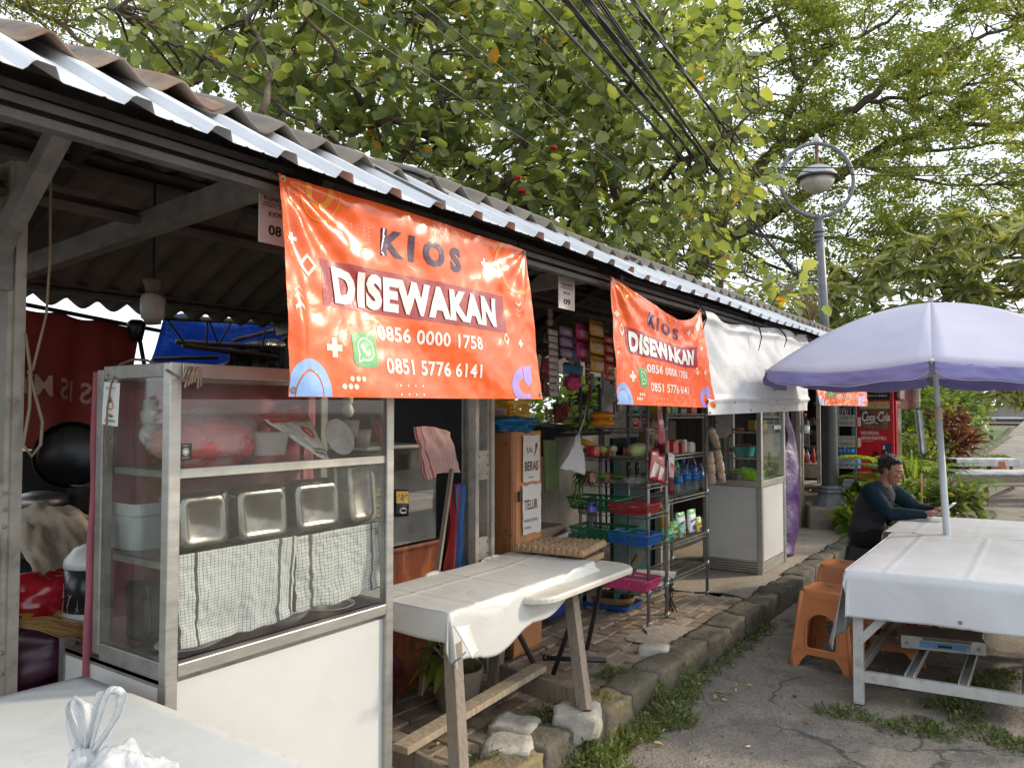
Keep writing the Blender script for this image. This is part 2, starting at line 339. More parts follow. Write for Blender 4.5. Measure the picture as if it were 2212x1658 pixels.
bmesh_cache = []
for k in range(5):
    q = B(); W_, L_, H_ = .094, .194, .06; nx, ny_ = 1, 2
    def rj(a=.004): return random.uniform(-a, a)
    e = .009; bot = [(-W_/2, -L_/2, 0), (W_/2, -L_/2, 0), (W_/2, L_/2, 0), (-W_/2, L_/2, 0)]
    mid = [(x + rj(), y + rj(), H_ - e) for x, y, _ in bot]; top = [(x * .88 + rj(.003), y * .94 + rj(.003), H_ + rj(.003)) for x, y, _ in bot]
    q.add(bot + mid + top, [(i, (i + 1) % 4, 4 + (i + 1) % 4, 4 + i) for i in range(4)] + [(4 + i, 4 + (i + 1) % 4, 8 + (i + 1) % 4, 8 + i) for i in range(4)] + [(8, 9, 10, 11)])
    o = q.obj('brick', bmat_); bmesh_cache.append(o.data); bpy.data.objects.remove(o)
spots = []
for i in range(15):
    for j in range(-1, 24):
        x = -1.965 - i * .101; y = 1.45 + j * .203 + (i % 2) * .1
        if y > 5.95 + .12 * math.sin(i * 2): continue
        if -2.35 < x and 4.35 + .2 * (x + 2.3) < y < 4.78 and x > -2.12: continue
        spots.append((x, y))
def prox(s):
    vis = 0 if s[0] > -2.75 - .0 and s[1] > 2.0 else 1
    return (vis, math.hypot(s[0], s[1]))
spots.sort(key=prox)
for k, (x, y) in enumerate(spots[:290]):
    o = bpy.data.objects.new('brick', bmesh_cache[k % 5]); COL.objects.link(o); o.parent = pave
    sink = -.03 * max(0, noise.noise(Vector((x * 1.2, y * .9, 5))))
    o.location = (x + random.uniform(-.003, .003), y + random.uniform(-.004, .004), .068 + sink + random.uniform(-.004, .004))
    o.rotation_euler = (random.uniform(-.014, .014), random.uniform(-.014, .014), random.uniform(-.02, .02) + (PI if random.random() < .5 else 0))
q = B()
for (x, y) in spots[290:]: q.box((x, y, .098), (.09, .19, .055), Matrix.Rotation(random.uniform(-.02, .02), 3, 'Z'), .94)
o = q.obj('brick', bmat_, pave, kind='stuff')
slab = B().grid(lambda u, v: (-1.905 - 1.25 * u, 5.84 + 4.04 * v + .04 * math.sin(u * 9), .130 + .01 * noise.noise(Vector((u * 4, v * 8, 0))) - .02 * max(0, noise.noise(Vector((u * 3, v * 5, 7))))), 20, 50)
o = slab.obj('cement_slab', cement, pave, smooth=True)
patch = B()
patch.grid(lambda u, v: (-1.915 - (.24 + .04 * math.sin(v * 12)) * u, 4.33 + .5 * v, .137 + .006 * noise.noise(Vector((u * 5, v * 7, 1)))), 8, 12)
patch.obj('cement_patch', cement, pave, smooth=True)
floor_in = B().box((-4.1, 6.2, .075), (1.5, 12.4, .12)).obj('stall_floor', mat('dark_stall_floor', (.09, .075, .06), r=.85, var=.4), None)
tag(floor_in, kind='structure')
kerb = thing('kerb', None, None, (-1.8, 3, 0)); kerb['kind'] = 'structure'
kgrey = mat('mossy_kerb_stone', (.115, .098, .072), r=.9, var=.35, vs=9, bump=.8, bs=40, dirt=[((.05, .045, .035), .35, 5), ((.085, .10, .015), .2, 4)], bd=.012)
kyel = mat('kerb_stone_faded_yellow', (.30, .215, .085), r=.85, var=.3, vs=9, bump=.8, bs=40, dirt=[((.13, .115, .09), .7, 8), ((.05, .05, .03), .2, 4)], bd=.012)
def rock(bb, c, d, seed, amp=.02, n=5, rz=0, rnd=.35):
    rot = Matrix.Rotation(rz, 3, 'Z'); V = {}; fs = []
    def vid(i, j, k):
        key = (i, j, k)
        if key in V: return V[key]
        p = Vector((i / n * 2 - 1, j / n * 2 - 1, k / n * 2 - 1)); l = p.length
        s_ = p.lerp(p.normalized() * 1.25, rnd) if l > 0 else p
        q_ = Vector((s_.x * d[0] / 2, s_.y * d[1] / 2, s_.z * d[2] / 2))
        q_ += p.normalized() * amp * (noise.noise(q_ * 9 + Vector((seed * 3.1, 0, 0))) + .5 * noise.noise(q_ * 25 + Vector((seed, 2, 0))))
        V[key] = len(bb.v); bb.v.append(tuple(Vector(c) + rot @ q_)); return V[key]
    for a in range(n):
        for b_ in range(n):
            for k in (0, n):
                fl = k == n
                for f in (((a, b_, k), (a + 1, b_, k), (a + 1, b_ + 1, k), (a, b_ + 1, k)), ((k, a, b_), (k, a + 1, b_), (k, a + 1, b_ + 1), (k, a, b_ + 1)), ((a, k, b_), (a, k, b_ + 1), (a + 1, k, b_ + 1), (a + 1, k, b_))):
                    ids = tuple(vid(*q) for q in f); bb.f.append(ids if fl else ids[::-1])
yk = 2.30; i = 0
lens = [.40, .22, .30, .26, .34, .33, .36, .35, .37, .36, .38, .36, .37, .4, .4, .38, .4, .4, .4, .4]
for i, L_ in enumerate(lens):
    q = B(); rock(q, (-1.81 + random.uniform(-.012, .012) - (.03 if i > 12 else 0), yk + L_ / 2, .066), (.18, L_ * 1.03, .172 + random.uniform(-.015, .01)), i, .022, 6, random.uniform(-.05, .05), .16)
    o = q.obj('kerb_stone', kyel if i in (0, 3) else kgrey, kerb, smooth=True)
    if i in (0, 3): o['label'] = 'faded yellow painted kerb stone'
    yk += L_ + .008
for i in range(46):
    L_ = .7; yy = 13.4 + i * (.72 + i * .012); q = B(); q.box((-1.95 - max(0, (yy - 25)) * .012, yy, .06 + road_z(0, yy)), (.2, .68, .16), None, .9)
    q.obj('kerb_stone', kyel if i % 3 == 1 else kgrey, kerb, bevel=.02)
stm = mat('pale_concrete_lump', (.42, .39, .33), r=.9, var=.25, bump=.7, bs=35, dirt=((.2, .17, .12), .3, 9), bd=.01)
q = B(); rock(q, (-1.785, 3.07, .145), (.20, .22, .11), 31, .03, 7, .3, .3)
tag(q.obj('concrete_block', stm, smooth=True), 'pale rough concrete block under the foot of the far street-side leg of the timber table', 'concrete block')
for (x, y, a, c_, s_) in ((-1.88, 2.66, .5, 'broken flat slab of pale concrete nearest the yellow kerb stone at the bottom', 41), (-1.98, 2.86, .2, 'broken flat slab of pale concrete just left of the block under the table leg', 42), (-1.93, 4.22, .3, 'broken white stone lump on the pavement edge behind the dark kerb stones', 43)):
    q = B(); rock(q, (x, y, .13), (.2, .18, .07) if s_ < 43 else (.17, .12, .08), s_, .02, 6, a, .25)
    tag(q.obj('concrete_lump', stm, smooth=True), c_, 'concrete lump')
# the roof over the kiosks
bld = thing('kiosk_building', 'long row of open kiosks under one grey corrugated roof with white eave flashing', 'kiosk row', (-2.6, 3.4, 0))
Y0, Y1 = -.6, 10.2
asb = mat('grey_fibre_cement', (.15, .135, .12), r=.85, var=.25, bump=.3, bs=50, dirt=[((.12, .10, .085), .3, 3), ((.30, .10, .03), .12, 1.6)], back=(.05, .04, .035))  # back colour of both roof sheet materials darkened to paint in the ceiling gloom
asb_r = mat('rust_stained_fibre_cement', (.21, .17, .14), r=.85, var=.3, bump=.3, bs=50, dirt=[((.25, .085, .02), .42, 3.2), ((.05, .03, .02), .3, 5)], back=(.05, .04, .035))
flm = mat('white_sheet_metal', (.58, .60, .63), r=.35, m=.0, var=.08, bs=30, bump=.04, aniso=(1, 9, 1), dirt=[((.42, .36, .30), .16, 5), ((.30, .12, .05), .06, 7)], back=(.13, .075, .06))
def wave(y): return .026 * (1 - abs(math.sin(PI * y / .168)) ** .8 * 1.0) - .01 + .014 * math.cos(2 * PI * y / .168)
ye = -.6
k = 0
while ye < Y1 - .1:
    W_ = .92; y0 = ye; y1 = min(ye + W_ + .07, Y1); dz = .012 * (k % 2) + random.uniform(0, .012); dx = random.uniform(-.02, .02); tw = random.uniform(-.01, .01)
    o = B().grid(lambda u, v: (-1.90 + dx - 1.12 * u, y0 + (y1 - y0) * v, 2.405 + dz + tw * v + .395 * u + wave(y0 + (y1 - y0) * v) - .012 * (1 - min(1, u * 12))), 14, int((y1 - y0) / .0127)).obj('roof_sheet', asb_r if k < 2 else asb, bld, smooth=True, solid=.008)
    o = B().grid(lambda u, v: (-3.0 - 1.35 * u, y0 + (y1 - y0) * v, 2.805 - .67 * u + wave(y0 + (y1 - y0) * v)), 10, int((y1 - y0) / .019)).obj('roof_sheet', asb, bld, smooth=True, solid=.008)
    ye += W_; k += 1
def rib(y):
    p = (y / .2) % 1; p = abs(p - .5) * 2
    return .026 * max(0, min(1, (.34 - p) / .14)) + (.003 if .74 < p < .8 else 0)
fl = [(-.6, .62), (.58, 1.93), (1.90, 3.4), (3.36, 5.2), (5.16, 7.2), (7.16, 10.0)]
for k, (a, b_) in enumerate(fl):
    dz = .004 * (k % 2) + (.012 if k == 2 else 0); dx = -.01 if k % 2 else 0; n_ = int((b_ - a) / .0069)
    def fs(u, v, a=a, b_=b_, dz=dz, dx=dx):
        y = a + (b_ - a) * v; r_ = rib(y); sag = .006 * math.sin(y * 3.1)
        return (-1.615 - .60 * u + dx + r_ * .45, y, 2.198 + .33 * u + dz + r_ * .9 + sag)
    o = B().grid(fs, 8, n_).obj('eave_flashing', flm, bld, solid=.0012)
for (x, z, w_, h_) in ((-1.765, 2.15, .04, .05), (-1.90, 2.20, .06, .075), (-2.1, 2.31, .06, .10), (-2.6, 2.20, .05, .06), (-2.4, 2.47, .04, .05), (-3.3, 2.55, .05, .07), (-4.2, 2.16, .05, .05)):
    q = B(); q.box((x, (Y0 + Y1) / 2, z), (w_, Y1 - Y0 + .05, .004)); q.box((x, (Y0 + Y1) / 2, z + h_), (w_, Y1 - Y0 + .05, .004)); q.box((x - w_ / 2 + .002, (Y0 + Y1) / 2, z + h_ / 2), (.004, Y1 - Y0 + .05, h_ - .004))
    q.box((x + w_ / 2 - .002, (Y0 + Y1) / 2, z + .01), (.004, Y1 - Y0 + .05, .016)); q.box((x + w_ / 2 - .002, (Y0 + Y1) / 2, z + h_ - .01), (.004, Y1 - Y0 + .05, .016))
    q.obj('purlin', mat('dull_brown_steel', (.11, .097, .09), r=.6, var=.3, dirt=((.05, .04, .03), .3, 6)), bld)
for y in (-.3, 1.46, 3.38, 5.78, 8.1, 9.95):
    B().bar((-1.9, y, 2.235), (-4.3, y, 2.10), .05, .08).obj('tie_beam', steel_paint, bld)
    B().bar((-1.75, y + .08, 2.19), (-3.0, y + .08, 2.72), .04, .07).obj('rafter', steel_dark, bld)
    B().bar((-3.02, y + .08, 2.72), (-4.35, y + .08, 2.06), .04, .07).obj('rafter', steel_dark, bld)
post_m = mat('cream_painted_steel', (.36, .33, .28), r=.55, var=.2, vs=10, dirt=((.13, .09, .06), .25, 8), bump=.15)
def cpost(x, y, lab=None, w_=.1):
    q = B(); h_ = 2.2
    for s in (-1, 1):
        q.box((x, y + s * w_ * .33, h_ / 2 + .1), (w_ * .7, .004, h_)); q.box((x + w_ * .35, y + s * w_ * .42, h_ / 2 + .1), (.004, w_ * .2, h_)); q.box((x - w_ * .35, y + s * w_ * .42, h_ / 2 + .1), (.004, w_ * .2, h_))
        q.box((x + w_ * .3, y + s * w_ * .55, h_ / 2 + .1), (.05, .03, h_))
    q.box((x + w_ * .36, y, .8), (.006, w_ * 1.2, .12)); q.box((x + w_ * .36, y, 1.25), (.006, w_ * 1.2, .16)); q.box((x, y, .115), (.16, .2, .01))
    p = q.obj('post', post_m, bld); bq = B()
    for z in (.77, .83, 1.2, 1.25, 1.3):
        for s in (-.04, .04): bq.lathe([(.008, 0), (.008, .004), (.003, .006)], (0, 0, 0), 6) if 0 else bq.ball((x + w_ * .42, y + s, z), .006, 6, 4)
    bq.obj('bolt', galv, p, kind='stuff')
    return p
for y in (.98, 3.38, 5.78, 6.95, 9.98): cpost(-2.6, y, w_=.12 if y > 9 or y < 2 else .13)
for y in (.98, 3.38, 5.78, 9.98):
    B().bar((-2.56, y, 2.0), (-2.1, y, 2.345), .05, .05).obj('brace', steel_paint, bld)
    B().box((-2.555, y, 1.97), (.02, .09, .13)).obj('brace_plate', steel_paint, bld)
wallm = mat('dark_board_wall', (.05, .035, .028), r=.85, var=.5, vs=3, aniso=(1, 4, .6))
blockm = mat('grey_block_wall', (.22, .20, .185), r=.85, var=.2, bump=.3, bs=30)
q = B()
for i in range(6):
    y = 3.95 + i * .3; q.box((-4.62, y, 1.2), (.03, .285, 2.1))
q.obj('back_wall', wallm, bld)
q = B(); q.box((-4.62, 5.9, 2.02), (.04, .6, .3)); q.box((-4.62, 7.35, 2.08), (.04, 2.4, .2)); q.box((-4.64, 7.2, .7), (.08, 3.0, 1.16)); q.box((-4.62, 9.6, 1.2), (.04, 1.9, 2.2)); q.box((-4.62, 5.85, 1.5), (.05, .5, 1.4))
q.box((-4.6, 8.62, 1.6), (.06, .08, 1.0))
q.obj('block_wall', blockm, bld)
q = B()
for i in range(9): q.box((-3.6 - i * .12, 10.25, 1.15), (.115, .03, 2.2))
q.box((-3.0, 3.62, .6), (.0, .0, .0)) if 0 else None
q.obj('end_wall', wallm, bld)
# flat print (lettering and marks) laid on real surfaces
_tc = {}
def text2d(s, x, y, h, wd=None, bold=0, al='L', shear=0, sp=1.0):
    """outline lettering as (verts, faces); y is the baseline, h the cap height, wd the total width"""
    key = (s, bold, sp)
    if key not in _tc:
        cu = bpy.data.curves.new('t', 'FONT'); cu.body = s; cu.size = 1; cu.offset = bold; cu.resolution_u = 3; cu.space_character = sp
        ob = bpy.data.objects.new('t', cu); me = bpy.data.meshes.new_from_object(ob)
        _tc[key] = ([(v.co.x, v.co.y) for v in me.vertices], [tuple(p.vertices) for p in me.polygons])
        bpy.data.objects.remove(ob); bpy.data.curves.remove(cu); bpy.data.meshes.remove(me)
    vs, fs = _tc[key]
    if not vs: return ([], [])
    x0 = min(v[0] for v in vs); x1 = max(v[0] for v in vs); k = h / .73; kx = k if wd is None else wd / (x1 - x0)
    off = x if al == 'L' else x - (x1 - x0) * kx / 2
    return ([((a - x0) * kx + off + shear * b * k, b * k + y) for a, b in vs], fs)
def rect(x0, y0, x1, y1): return ([(x0, y0), (x1, y0), (x1, y1), (x0, y1)], [(0, 1, 2, 3)])
def poly(pts): return (list(pts), [tuple(range(len(pts)))])
def disc(cx, cy, rx, ry=None, n=28): ry = ry or rx; return poly([(cx + rx * math.cos(2*PI*i/n), cy + ry * math.sin(2*PI*i/n)) for i in range(n)])
def ring(cx, cy, rx, ry, t, a0=0, a1=360, n=36):
    vs = []; fs = []
    for i in range(n + 1):
        a = R(a0 + (a1 - a0) * i / n); vs += [(cx + rx * math.cos(a), cy + ry * math.sin(a)), (cx + (rx - t) * math.cos(a), cy + (ry - t) * math.sin(a))]
    for i in range(n): fs.append((2*i, 2*i+2, 2*i+3, 2*i+1))
    return (vs, fs)
def rr2(w_, h_, r, n=5, cx=0, cy=0):
    p = []
    for (sx, sy, a) in ((1, 1, 0), (-1, 1, 90), (-1, -1, 180), (1, -1, 270)):
        for i in range(n + 1):
            t = R(a + 90 * i / n); p.append((cx + sx * (w_/2 - r) + r * math.cos(t), cy + sy * (h_/2 - r) + r * math.sin(t)))
    return p
def plus(cx, cy, s, t): return ([(cx-s,cy-t),(cx+s,cy-t),(cx+s,cy+t),(cx-s,cy+t),(cx-t,cy+t),(cx+t,cy+t),(cx+t,cy+s),(cx-t,cy+s),(cx-t,cy-s),(cx+t,cy-s),(cx+t,cy-t),(cx-t,cy-t)], [(0,1,2,3),(4,5,6,7),(8,9,10,11)])
def dia(cx, cy, sx, sy, t):
    o = [(cx+sx,cy),(cx,cy+sy),(cx-sx,cy),(cx,cy-sy)]; i_ = [(cx+sx*t,cy),(cx,cy+sy*t),(cx-sx*t,cy),(cx,cy-sy*t)]
    return (o + i_, [(k, (k+1) % 4, 4 + (k+1) % 4, 4 + k) for k in range(4)])
def chev(cx, cy, s, up, t): d = s * .8 * up; return ([(cx-s,cy-d),(cx,cy),(cx+s,cy-d),(cx+s,cy-d-t*up),(cx,cy-t*up),(cx-s,cy-d-t*up)], [(0,1,4,5),(1,2,3,4)])
def printed(name, m, parent, shapes, S, off=.0015, cut=0, ext=None, kind=None):
    """lay 2d shapes on a surface S(x,y)->(point, normal)"""
    bm = bmesh.new()
    for vs, fs in shapes:
        bv = [bm.verts.new((a, b_, 0)) for a, b_ in vs]
        for f in fs:
            try: bm.faces.new([bv[i] for i in f])
            except ValueError: pass
    if not bm.faces: bm.free(); return None
    if ext:
        for (co, no) in (((ext[0], 0, 0), (-1, 0, 0)), ((ext[2], 0, 0), (1, 0, 0)), ((0, ext[1], 0), (0, -1, 0)), ((0, ext[3], 0), (0, 1, 0))):
            bmesh.ops.bisect_plane(bm, geom=bm.verts[:] + bm.edges[:] + bm.faces[:], plane_co=co, plane_no=no, clear_outer=True)
    if cut:
        xs_ = [v.co.x for v in bm.verts]; ys_ = [v.co.y for v in bm.verts]
        for ax, lo, hi in ((0, min(xs_), max(xs_)), (1, min(ys_), max(ys_))):
            k = math.ceil(lo / cut) * cut
            while k < hi:
                bmesh.ops.bisect_plane(bm, geom=bm.verts[:] + bm.edges[:] + bm.faces[:], plane_co=(k, 0, 0) if ax == 0 else (0, k, 0), plane_no=(1, 0, 0) if ax == 0 else (0, 1, 0)); k += cut
    for v in bm.verts:
        p, n_ = S(v.co.x, v.co.y); v.co = Vector(p) + Vector(n_) * off
    me = bpy.data.meshes.new(name); bm.to_mesh(me); bm.free(); me.materials.append(m)
    me.polygons.foreach_set('use_smooth', [True] * len(me.polygons))
    o = bpy.data.objects.new(name, me); COL.objects.link(o); setparent(o, parent)
    if kind: o['kind'] = kind
    return o
def plane_S(o, ux, uy):
    o = Vector(o); ux = Vector(ux).normalized(); uy = Vector(uy).normalized(); n_ = ux.cross(uy).normalized()
    return lambda x, y: (o + ux * x + uy * y, n_)
def vinyl(name, col, tl=.12, r=.27):
    return mat(name, col, r=r, var=.05, vs=3, bump=.06, bs=300, sp=.6, coat=.4, tl=tl, rv=.08, wrinkle=.14, ws=9)
v_org = vinyl('orange_banner_vinyl', (.86, .125, .016)); v_red = vinyl('banner_red_panel', (.36, .022, .025)); v_wht = vinyl('banner_white_print', (.82, .80, .76))
v_nav = vinyl('banner_navy_print', (.055, .02, .07)); v_yel = vinyl('banner_yellow_print', (.80, .30, .02)); v_grn = vinyl('banner_green_print', (.06, .36, .09))
v_blu = vinyl('banner_sky_blue_print', (.28, .48, .85)); v_pur = vinyl('banner_lilac_print', (.40, .27, .68)); v_crm = vinyl('banner_cream_print', (.75, .72, .58))
eyelet_m = mat('brass_eyelet', (.35, .27, .18), r=.3, m=.8)
def banner(c, label, wr, sagf=None, seed=0, front=(1, 0, 0), W=1.2, H=.62):
    TL, TR, BR, BL = [Vector(p) for p in c]
    def pos(u, v):
        s_ = sagf(u) if sagf else 0
        p = (BL * (1 - u) + BR * u) * (1 - v) + (TL * (1 - u) + TR * u) * v
        p.z -= s_ * (max(0, v) ** 1.6); n_ = Vector(front)
        d1 = math.hypot(u * W, (1 - v) * H); a1 = math.atan2((1 - v) * H, u * W + 1e-6)
        d2 = math.hypot((1 - u) * W, (1 - v) * H); a2 = math.atan2((1 - v) * H, (1 - u) * W + 1e-6)
        q = .010 * math.sin(a1 * 13 + seed) * math.exp(-d1 * 2.2) * min(1, d1 * 6) + .009 * math.sin(a2 * 11 + 1 + seed) * math.exp(-d2 * 2.2) * min(1, d2 * 6)
        q += wr * (.025 * noise.noise(Vector((u * 2.6 + v * 1.2, v * 1.1 - u * .6, seed))) + .0075 * noise.noise(Vector((u * 8 + v * 4, v * 2.5 - u * 2, seed + 3))) + .0022 * noise.noise(Vector((u * 30, v * 14, seed + 6))))
        q += .012 * math.exp(-((u - .035) / .018) ** 2) * (1 - .3 * v) * math.sin(v * 5 + seed)
        if s_: q += .13 * s_ * v + .016 * math.sin((v * 9 - s_ * 22)) * min(1, s_ * 8) * v
        return p + n_ * q
    def S(x, y):
        u = x / W; v = y / H; p = pos(u, v); e = .004
        n_ = (pos(u + e, v) - p).cross(pos(u, v + e) - p).normalized()
        if n_.dot(Vector(front)) < 0: n_ = -n_
        return p, n_
    t = thing('rental_banner', label, 'banner', tuple((BL + BR) / 2), 'orange kiosk for rent banners hung along the eave')
    nu, nv = 150, 80
    sheet = B().grid(lambda u, v: pos(u, v), nu, nv).obj('banner_sheet', v_org, t, smooth=True)
    C = .018; E = (.002, .002, W - .002, H - .002)
    def U(u): return u * W
    def V(v): return v * H
    P = lambda nm, m_, sh, o_=.0012, k=None: printed(nm, m_, sheet, sh, S, o_, C, E, k)
    P('colour_panel', v_red, [poly([(U(.111), V(.43)), (U(.846), V(.42)), (U(.846), V(.655)), (U(.111), V(.655))])], .0008)
    P('lettering', v_wht, [text2d('DISEWAKAN', U(.147), V(.46), V(.162), U(.648), .058, sp=1.1)], .0042)
    P('lettering', v_nav, [text2d('K I O S', U(.315), V(.745), V(.13), U(.322), .05)], .0016)
    P('phone_number', v_wht, [text2d('0856 0000 1758', U(.288), V(.297), V(.077), U(.424), .024, sp=1.05)], .0016)
    P('phone_number', v_wht, [text2d('0851 5776 6141', U(.305), V(.128), V(.08), U(.395), .024, sp=1.05)], .0016)
    ic = poly(rr2(.105, .107, .024, 6, U(.234), V(.235)))
    P('chat_icon', v_grn, [ic], .0012)
    hs = []
    for i in range(9):
        a = R(205 - 130 * i / 8); hs.append((U(.237) + .021 * math.cos(a) * 1.0 - .0 , V(.235) + .021 * math.sin(a) - .004))
    cx, cy = U(.236), V(.238)
    hand = [(-.017, .014), (-.011, .019), (-.006, .012), (-.009, .006), (.001, -.006), (.008, -.009), (.014, -.005), (.018, -.011), (.012, -.017), (.004, -.018), (-.010, -.006), (-.017, .004)]
    P('chat_mark', v_wht, [ring(cx, cy, .036, .036, .0042, -125, 215), poly([(cx - .034, cy - .012), (cx - .038, cy - .042), (cx - .008, cy - .034), (cx - .012, cy - .0305), (cx - .032, cy - .036), (cx - .030, cy - .014)]),
        ([(cx + a, cy + b_) for a, b_ in hand], [(0, 1, 2, 3), (0, 3, 11), (11, 3, 4, 10), (10, 4, 5, 9), (9, 5, 6), (9, 6, 7, 8)])], .0018)
    P('cream_marks', v_crm, [plus(U(.132), V(.233), .028, .0095), plus(U(.034), V(.718), .017, .006), dia(U(.072), V(.607), .03, .034, .6), plus(U(.762), V(.835), .021, .007), dia(U(.84), V(.382), .017, .026, .6), plus(U(.912), V(.362), .016, .006),
        chev(U(.034), V(.43), .017, 1, .012), chev(U(.034), V(.47), .017, 1, .003), chev(U(.034), V(.50), .017, 1, .003), chev(U(.912), V(.60), .014, -1, .010), chev(U(.912), V(.565), .014, -1, .003), chev(U(.912), V(.535), .014, -1, .003)], .0016, 'stuff')
    P('dots', v_crm, [disc(U(a), V(b_), r_) for a, b_, r_ in [(.18, .09, .0085), (.198, .09, .0085), (.216, .09, .0085), (.156, .052, .0085), (.174, .052, .0085), (.192, .052, .0085)] + [(.35 + .031 * i, v_, .004) for i in range(4) for v_ in (.065, .018)] + [(.52 + .027 * i, v_, .004) for i in range(4) for v_ in (.965, .92)] + [(.15 + .018 * i, .86 - .02 * j, .0016) for i in range(8) for j in range(4)]], .0016, 'stuff')
    P('yellow_rings', v_yel, [ring(U(.12), V(1.0), .05, .072, .02), ring(U(.118), V(.97), .074, .09, .004), ring(U(.925), V(.87), .125, .115, .016)], .0012, 'stuff')
    P('blue_arch', v_blu, [ring(U(.055), 0, .078, .108, .030, 0, 180), disc(U(.055), 0, .044, .072)], .0012)
    P('lilac_hook', v_pur, [ring(U(.91), V(.085), .085, .075, .042, 100, 300), poly([(U(.905), V(.21)), (U(.955), V(.22)), (U(.955), V(.12)), (U(.925), V(.08)), (U(.905), V(.12))])], .0012)
    for (u, v) in ((.012, .978), (.988, .978), (.988, .03), (.012, .03)):
        p, n_ = S(u * W, v * H); q = Vector(n_).to_track_quat('Z', 'Y').to_matrix()
        e = B().lathe([(.004, 0), (.010, 0), (.010, .003), (.004, .003), (.004, 0)], (0, 0, 0), 14); e.v = [tuple(p + q @ Vector(a)) for a in e.v]; e.obj('eyelet', eyelet_m, sheet)
    q = B()
    for (u, du, dz) in ((.012, -.03, .05), (.988, .03, .05)):
        p, n_ = S(u * W, .978 * H); q = B(); q.tube([p, p + Vector((-.03, du * .4, dz * .5)), p + Vector((-.06, du, dz + .04))], .003, 5); q.obj('tie_string', black_pl, t)
    return t
bx = -1.665
banner((at(604, 372, X=bx - .03), at(1137, 541, X=bx - .03), at(1168, 862, X=bx), at(621, 857, X=bx)), 'large orange banner reading KIOS DISEWAKAN nearest the camera, over the glass display cabinet', 1.0, None, 0)
def sag2(u): return .125 * (u / .62) ** 1.05 if u < .62 else .125 * max(0, 1 - ((u - .62) / .38) ** 2)
banner((at(1319, 596, X=bx - .03), at(1516, 664, X=bx - .03), at(1546, 881, X=bx), at(1333, 873, X=bx)), 'middle orange rental banner sagging at its top edge, beside the plain white banner', 1.3, sag2, 5)
banner((at(1768, 752, X=bx - .03), at(1862, 775, X=bx - .03), at(1872, 877, X=bx + .03), at(1772, 875, X=bx)), 'farthest orange rental banner, showing below the violet parasol beside the red fridge', 2.2, None, 9)
wb = thing('white_banner', 'plain white blank banner hung under the eave beside the middle orange banner', 'banner', tuple(at(1640, 888, X=-1.7)))
wc = [at(1517, 668, X=-1.71), at(1743, 722, X=-1.71), at(1744, 886, X=-1.66), at(1530, 896, X=-1.66)]
def wpos(u, v):
    TL, TR, BR, BL = wc; p = (BL * (1 - u) + BR * u) * (1 - v) + (TL * (1 - u) + TR * u) * v
    s_ = .10 * math.exp(-((u - .28) / .22) ** 2) + .03 * math.sin(u * 9) ** 2
    p.z -= s_ * v ** 3 * .4
    q = .03 * noise.noise(Vector((u * 4, v * 1.4, 2))) + .012 * noise.noise(Vector((u * 14 + v * 5, v * 3, 5))) + .02 * math.exp(-((v - .93 + .05 * u) / .03) ** 2) + .015 * math.sin(u * 26 + v * 6) * v ** 3
    q += .02 * math.exp(-((v - .13 - .02 * math.sin(u * 7)) / .02) ** 2)
    return p + Vector((q, 0, 0))
ws = B().grid(wpos, 110, 44).obj('banner_sheet', mat('white_banner_vinyl', (.66, .67, .68), r=.5, var=.06, vs=2, bump=.05, bs=200, tl=.15, wrinkle=.4, ws=6, dirt=((.45, .42, .36), .12, 3)), wb, smooth=True)
for (u, v) in ((.01, .02), (.35, .03), (.7, .03), (.2, .115), (.6, .12), (.99, .97)):
    p = wpos(u, v); e = B().lathe([(.003, 0), (.008, 0), (.008, .003), (.003, .003), (.003, 0)], (0, 0, 0), 10); q = Vector((1, 0, 0)).to_track_quat('Z', 'Y').to_matrix(); e.v = [tuple(p + Vector((.004, 0, 0)) + q @ Vector(a)) for a in e.v]; e.obj('eyelet', eyelet_m, ws)
for (px, py, dx, l) in ((1640, 708, 6, .16), (1520, 668, -4, .12), (1695, 722, 4, .1)):
    p = at(px, py, X=-1.64); B().tube([p + Vector((-.05, 0, .06)), p, p + Vector((.01, .02, -l * .4)), p + Vector((0, -.02, -l))], [.004, .007, .005, .003], 6).obj('tie_string', black_pl, wb)
sign_m = mat('pale_pink_sign_board', (.62, .55, .53), r=.45, var=.06, vs=4, bump=.02)
ink = mat('black_ink', (.02, .02, .022), r=.6, var=.1, bump=0)
def ksign(px0, py0, px1, py1, num, label, X=-1.84, rot=0):
    a = at(px0, py0, X=X); b_ = at(px1, py1, X=X); W = abs(b_.y - a.y); H = abs(a.z - b_.z); lo = Vector((X, a.y, b_.z))
    t = thing('kiosk_sign', label, 'sign', tuple(lo), 'kiosk number signs under the roof')
    bd = B().box((X, a.y + W / 2, b_.z + H / 2), (.004, W, H)).obj('board', sign_m, t, bevel=.001)
    S = plane_S((X + .002, a.y, b_.z), (0, 1, 0), (0, 0, 1))
    sh = [text2d('PUJASERA', W * .5, H * .665, H * .062, W * .72, .02, 'C'), text2d('RUSUNAWA PEMDA DKI', W * .5, H * .605, H * .028, W * .74, .01, 'C'), text2d('PULOGEBANG - JAKARTA', W * .5, H * .565, H * .028, W * .8, .01, 'C'), text2d('KIOS', W * .5, H * .425, H * .075, W * .42, .02, 'C'), text2d(num, W * .5, H * .14, H * .155, W * .42, .03, 'C')]
    printed('lettering', ink, bd, sh, S, .001)
    printed('emblem', mat('teal_ink', (.10, .28, .26), r=.6), bd, [ring(W * .2, H * .84, .012, .012, .003, 30, 330, 20), text2d('perumnas', W * .34, H * .82, H * .035, W * .42)], S, .001)
    for s in (.2, .8): B().tube([(X, a.y + W * s, b_.z + H - .005), (X, a.y + W * s, b_.z + H + .06)], .0015, 5).obj('wire', black_pl, t)
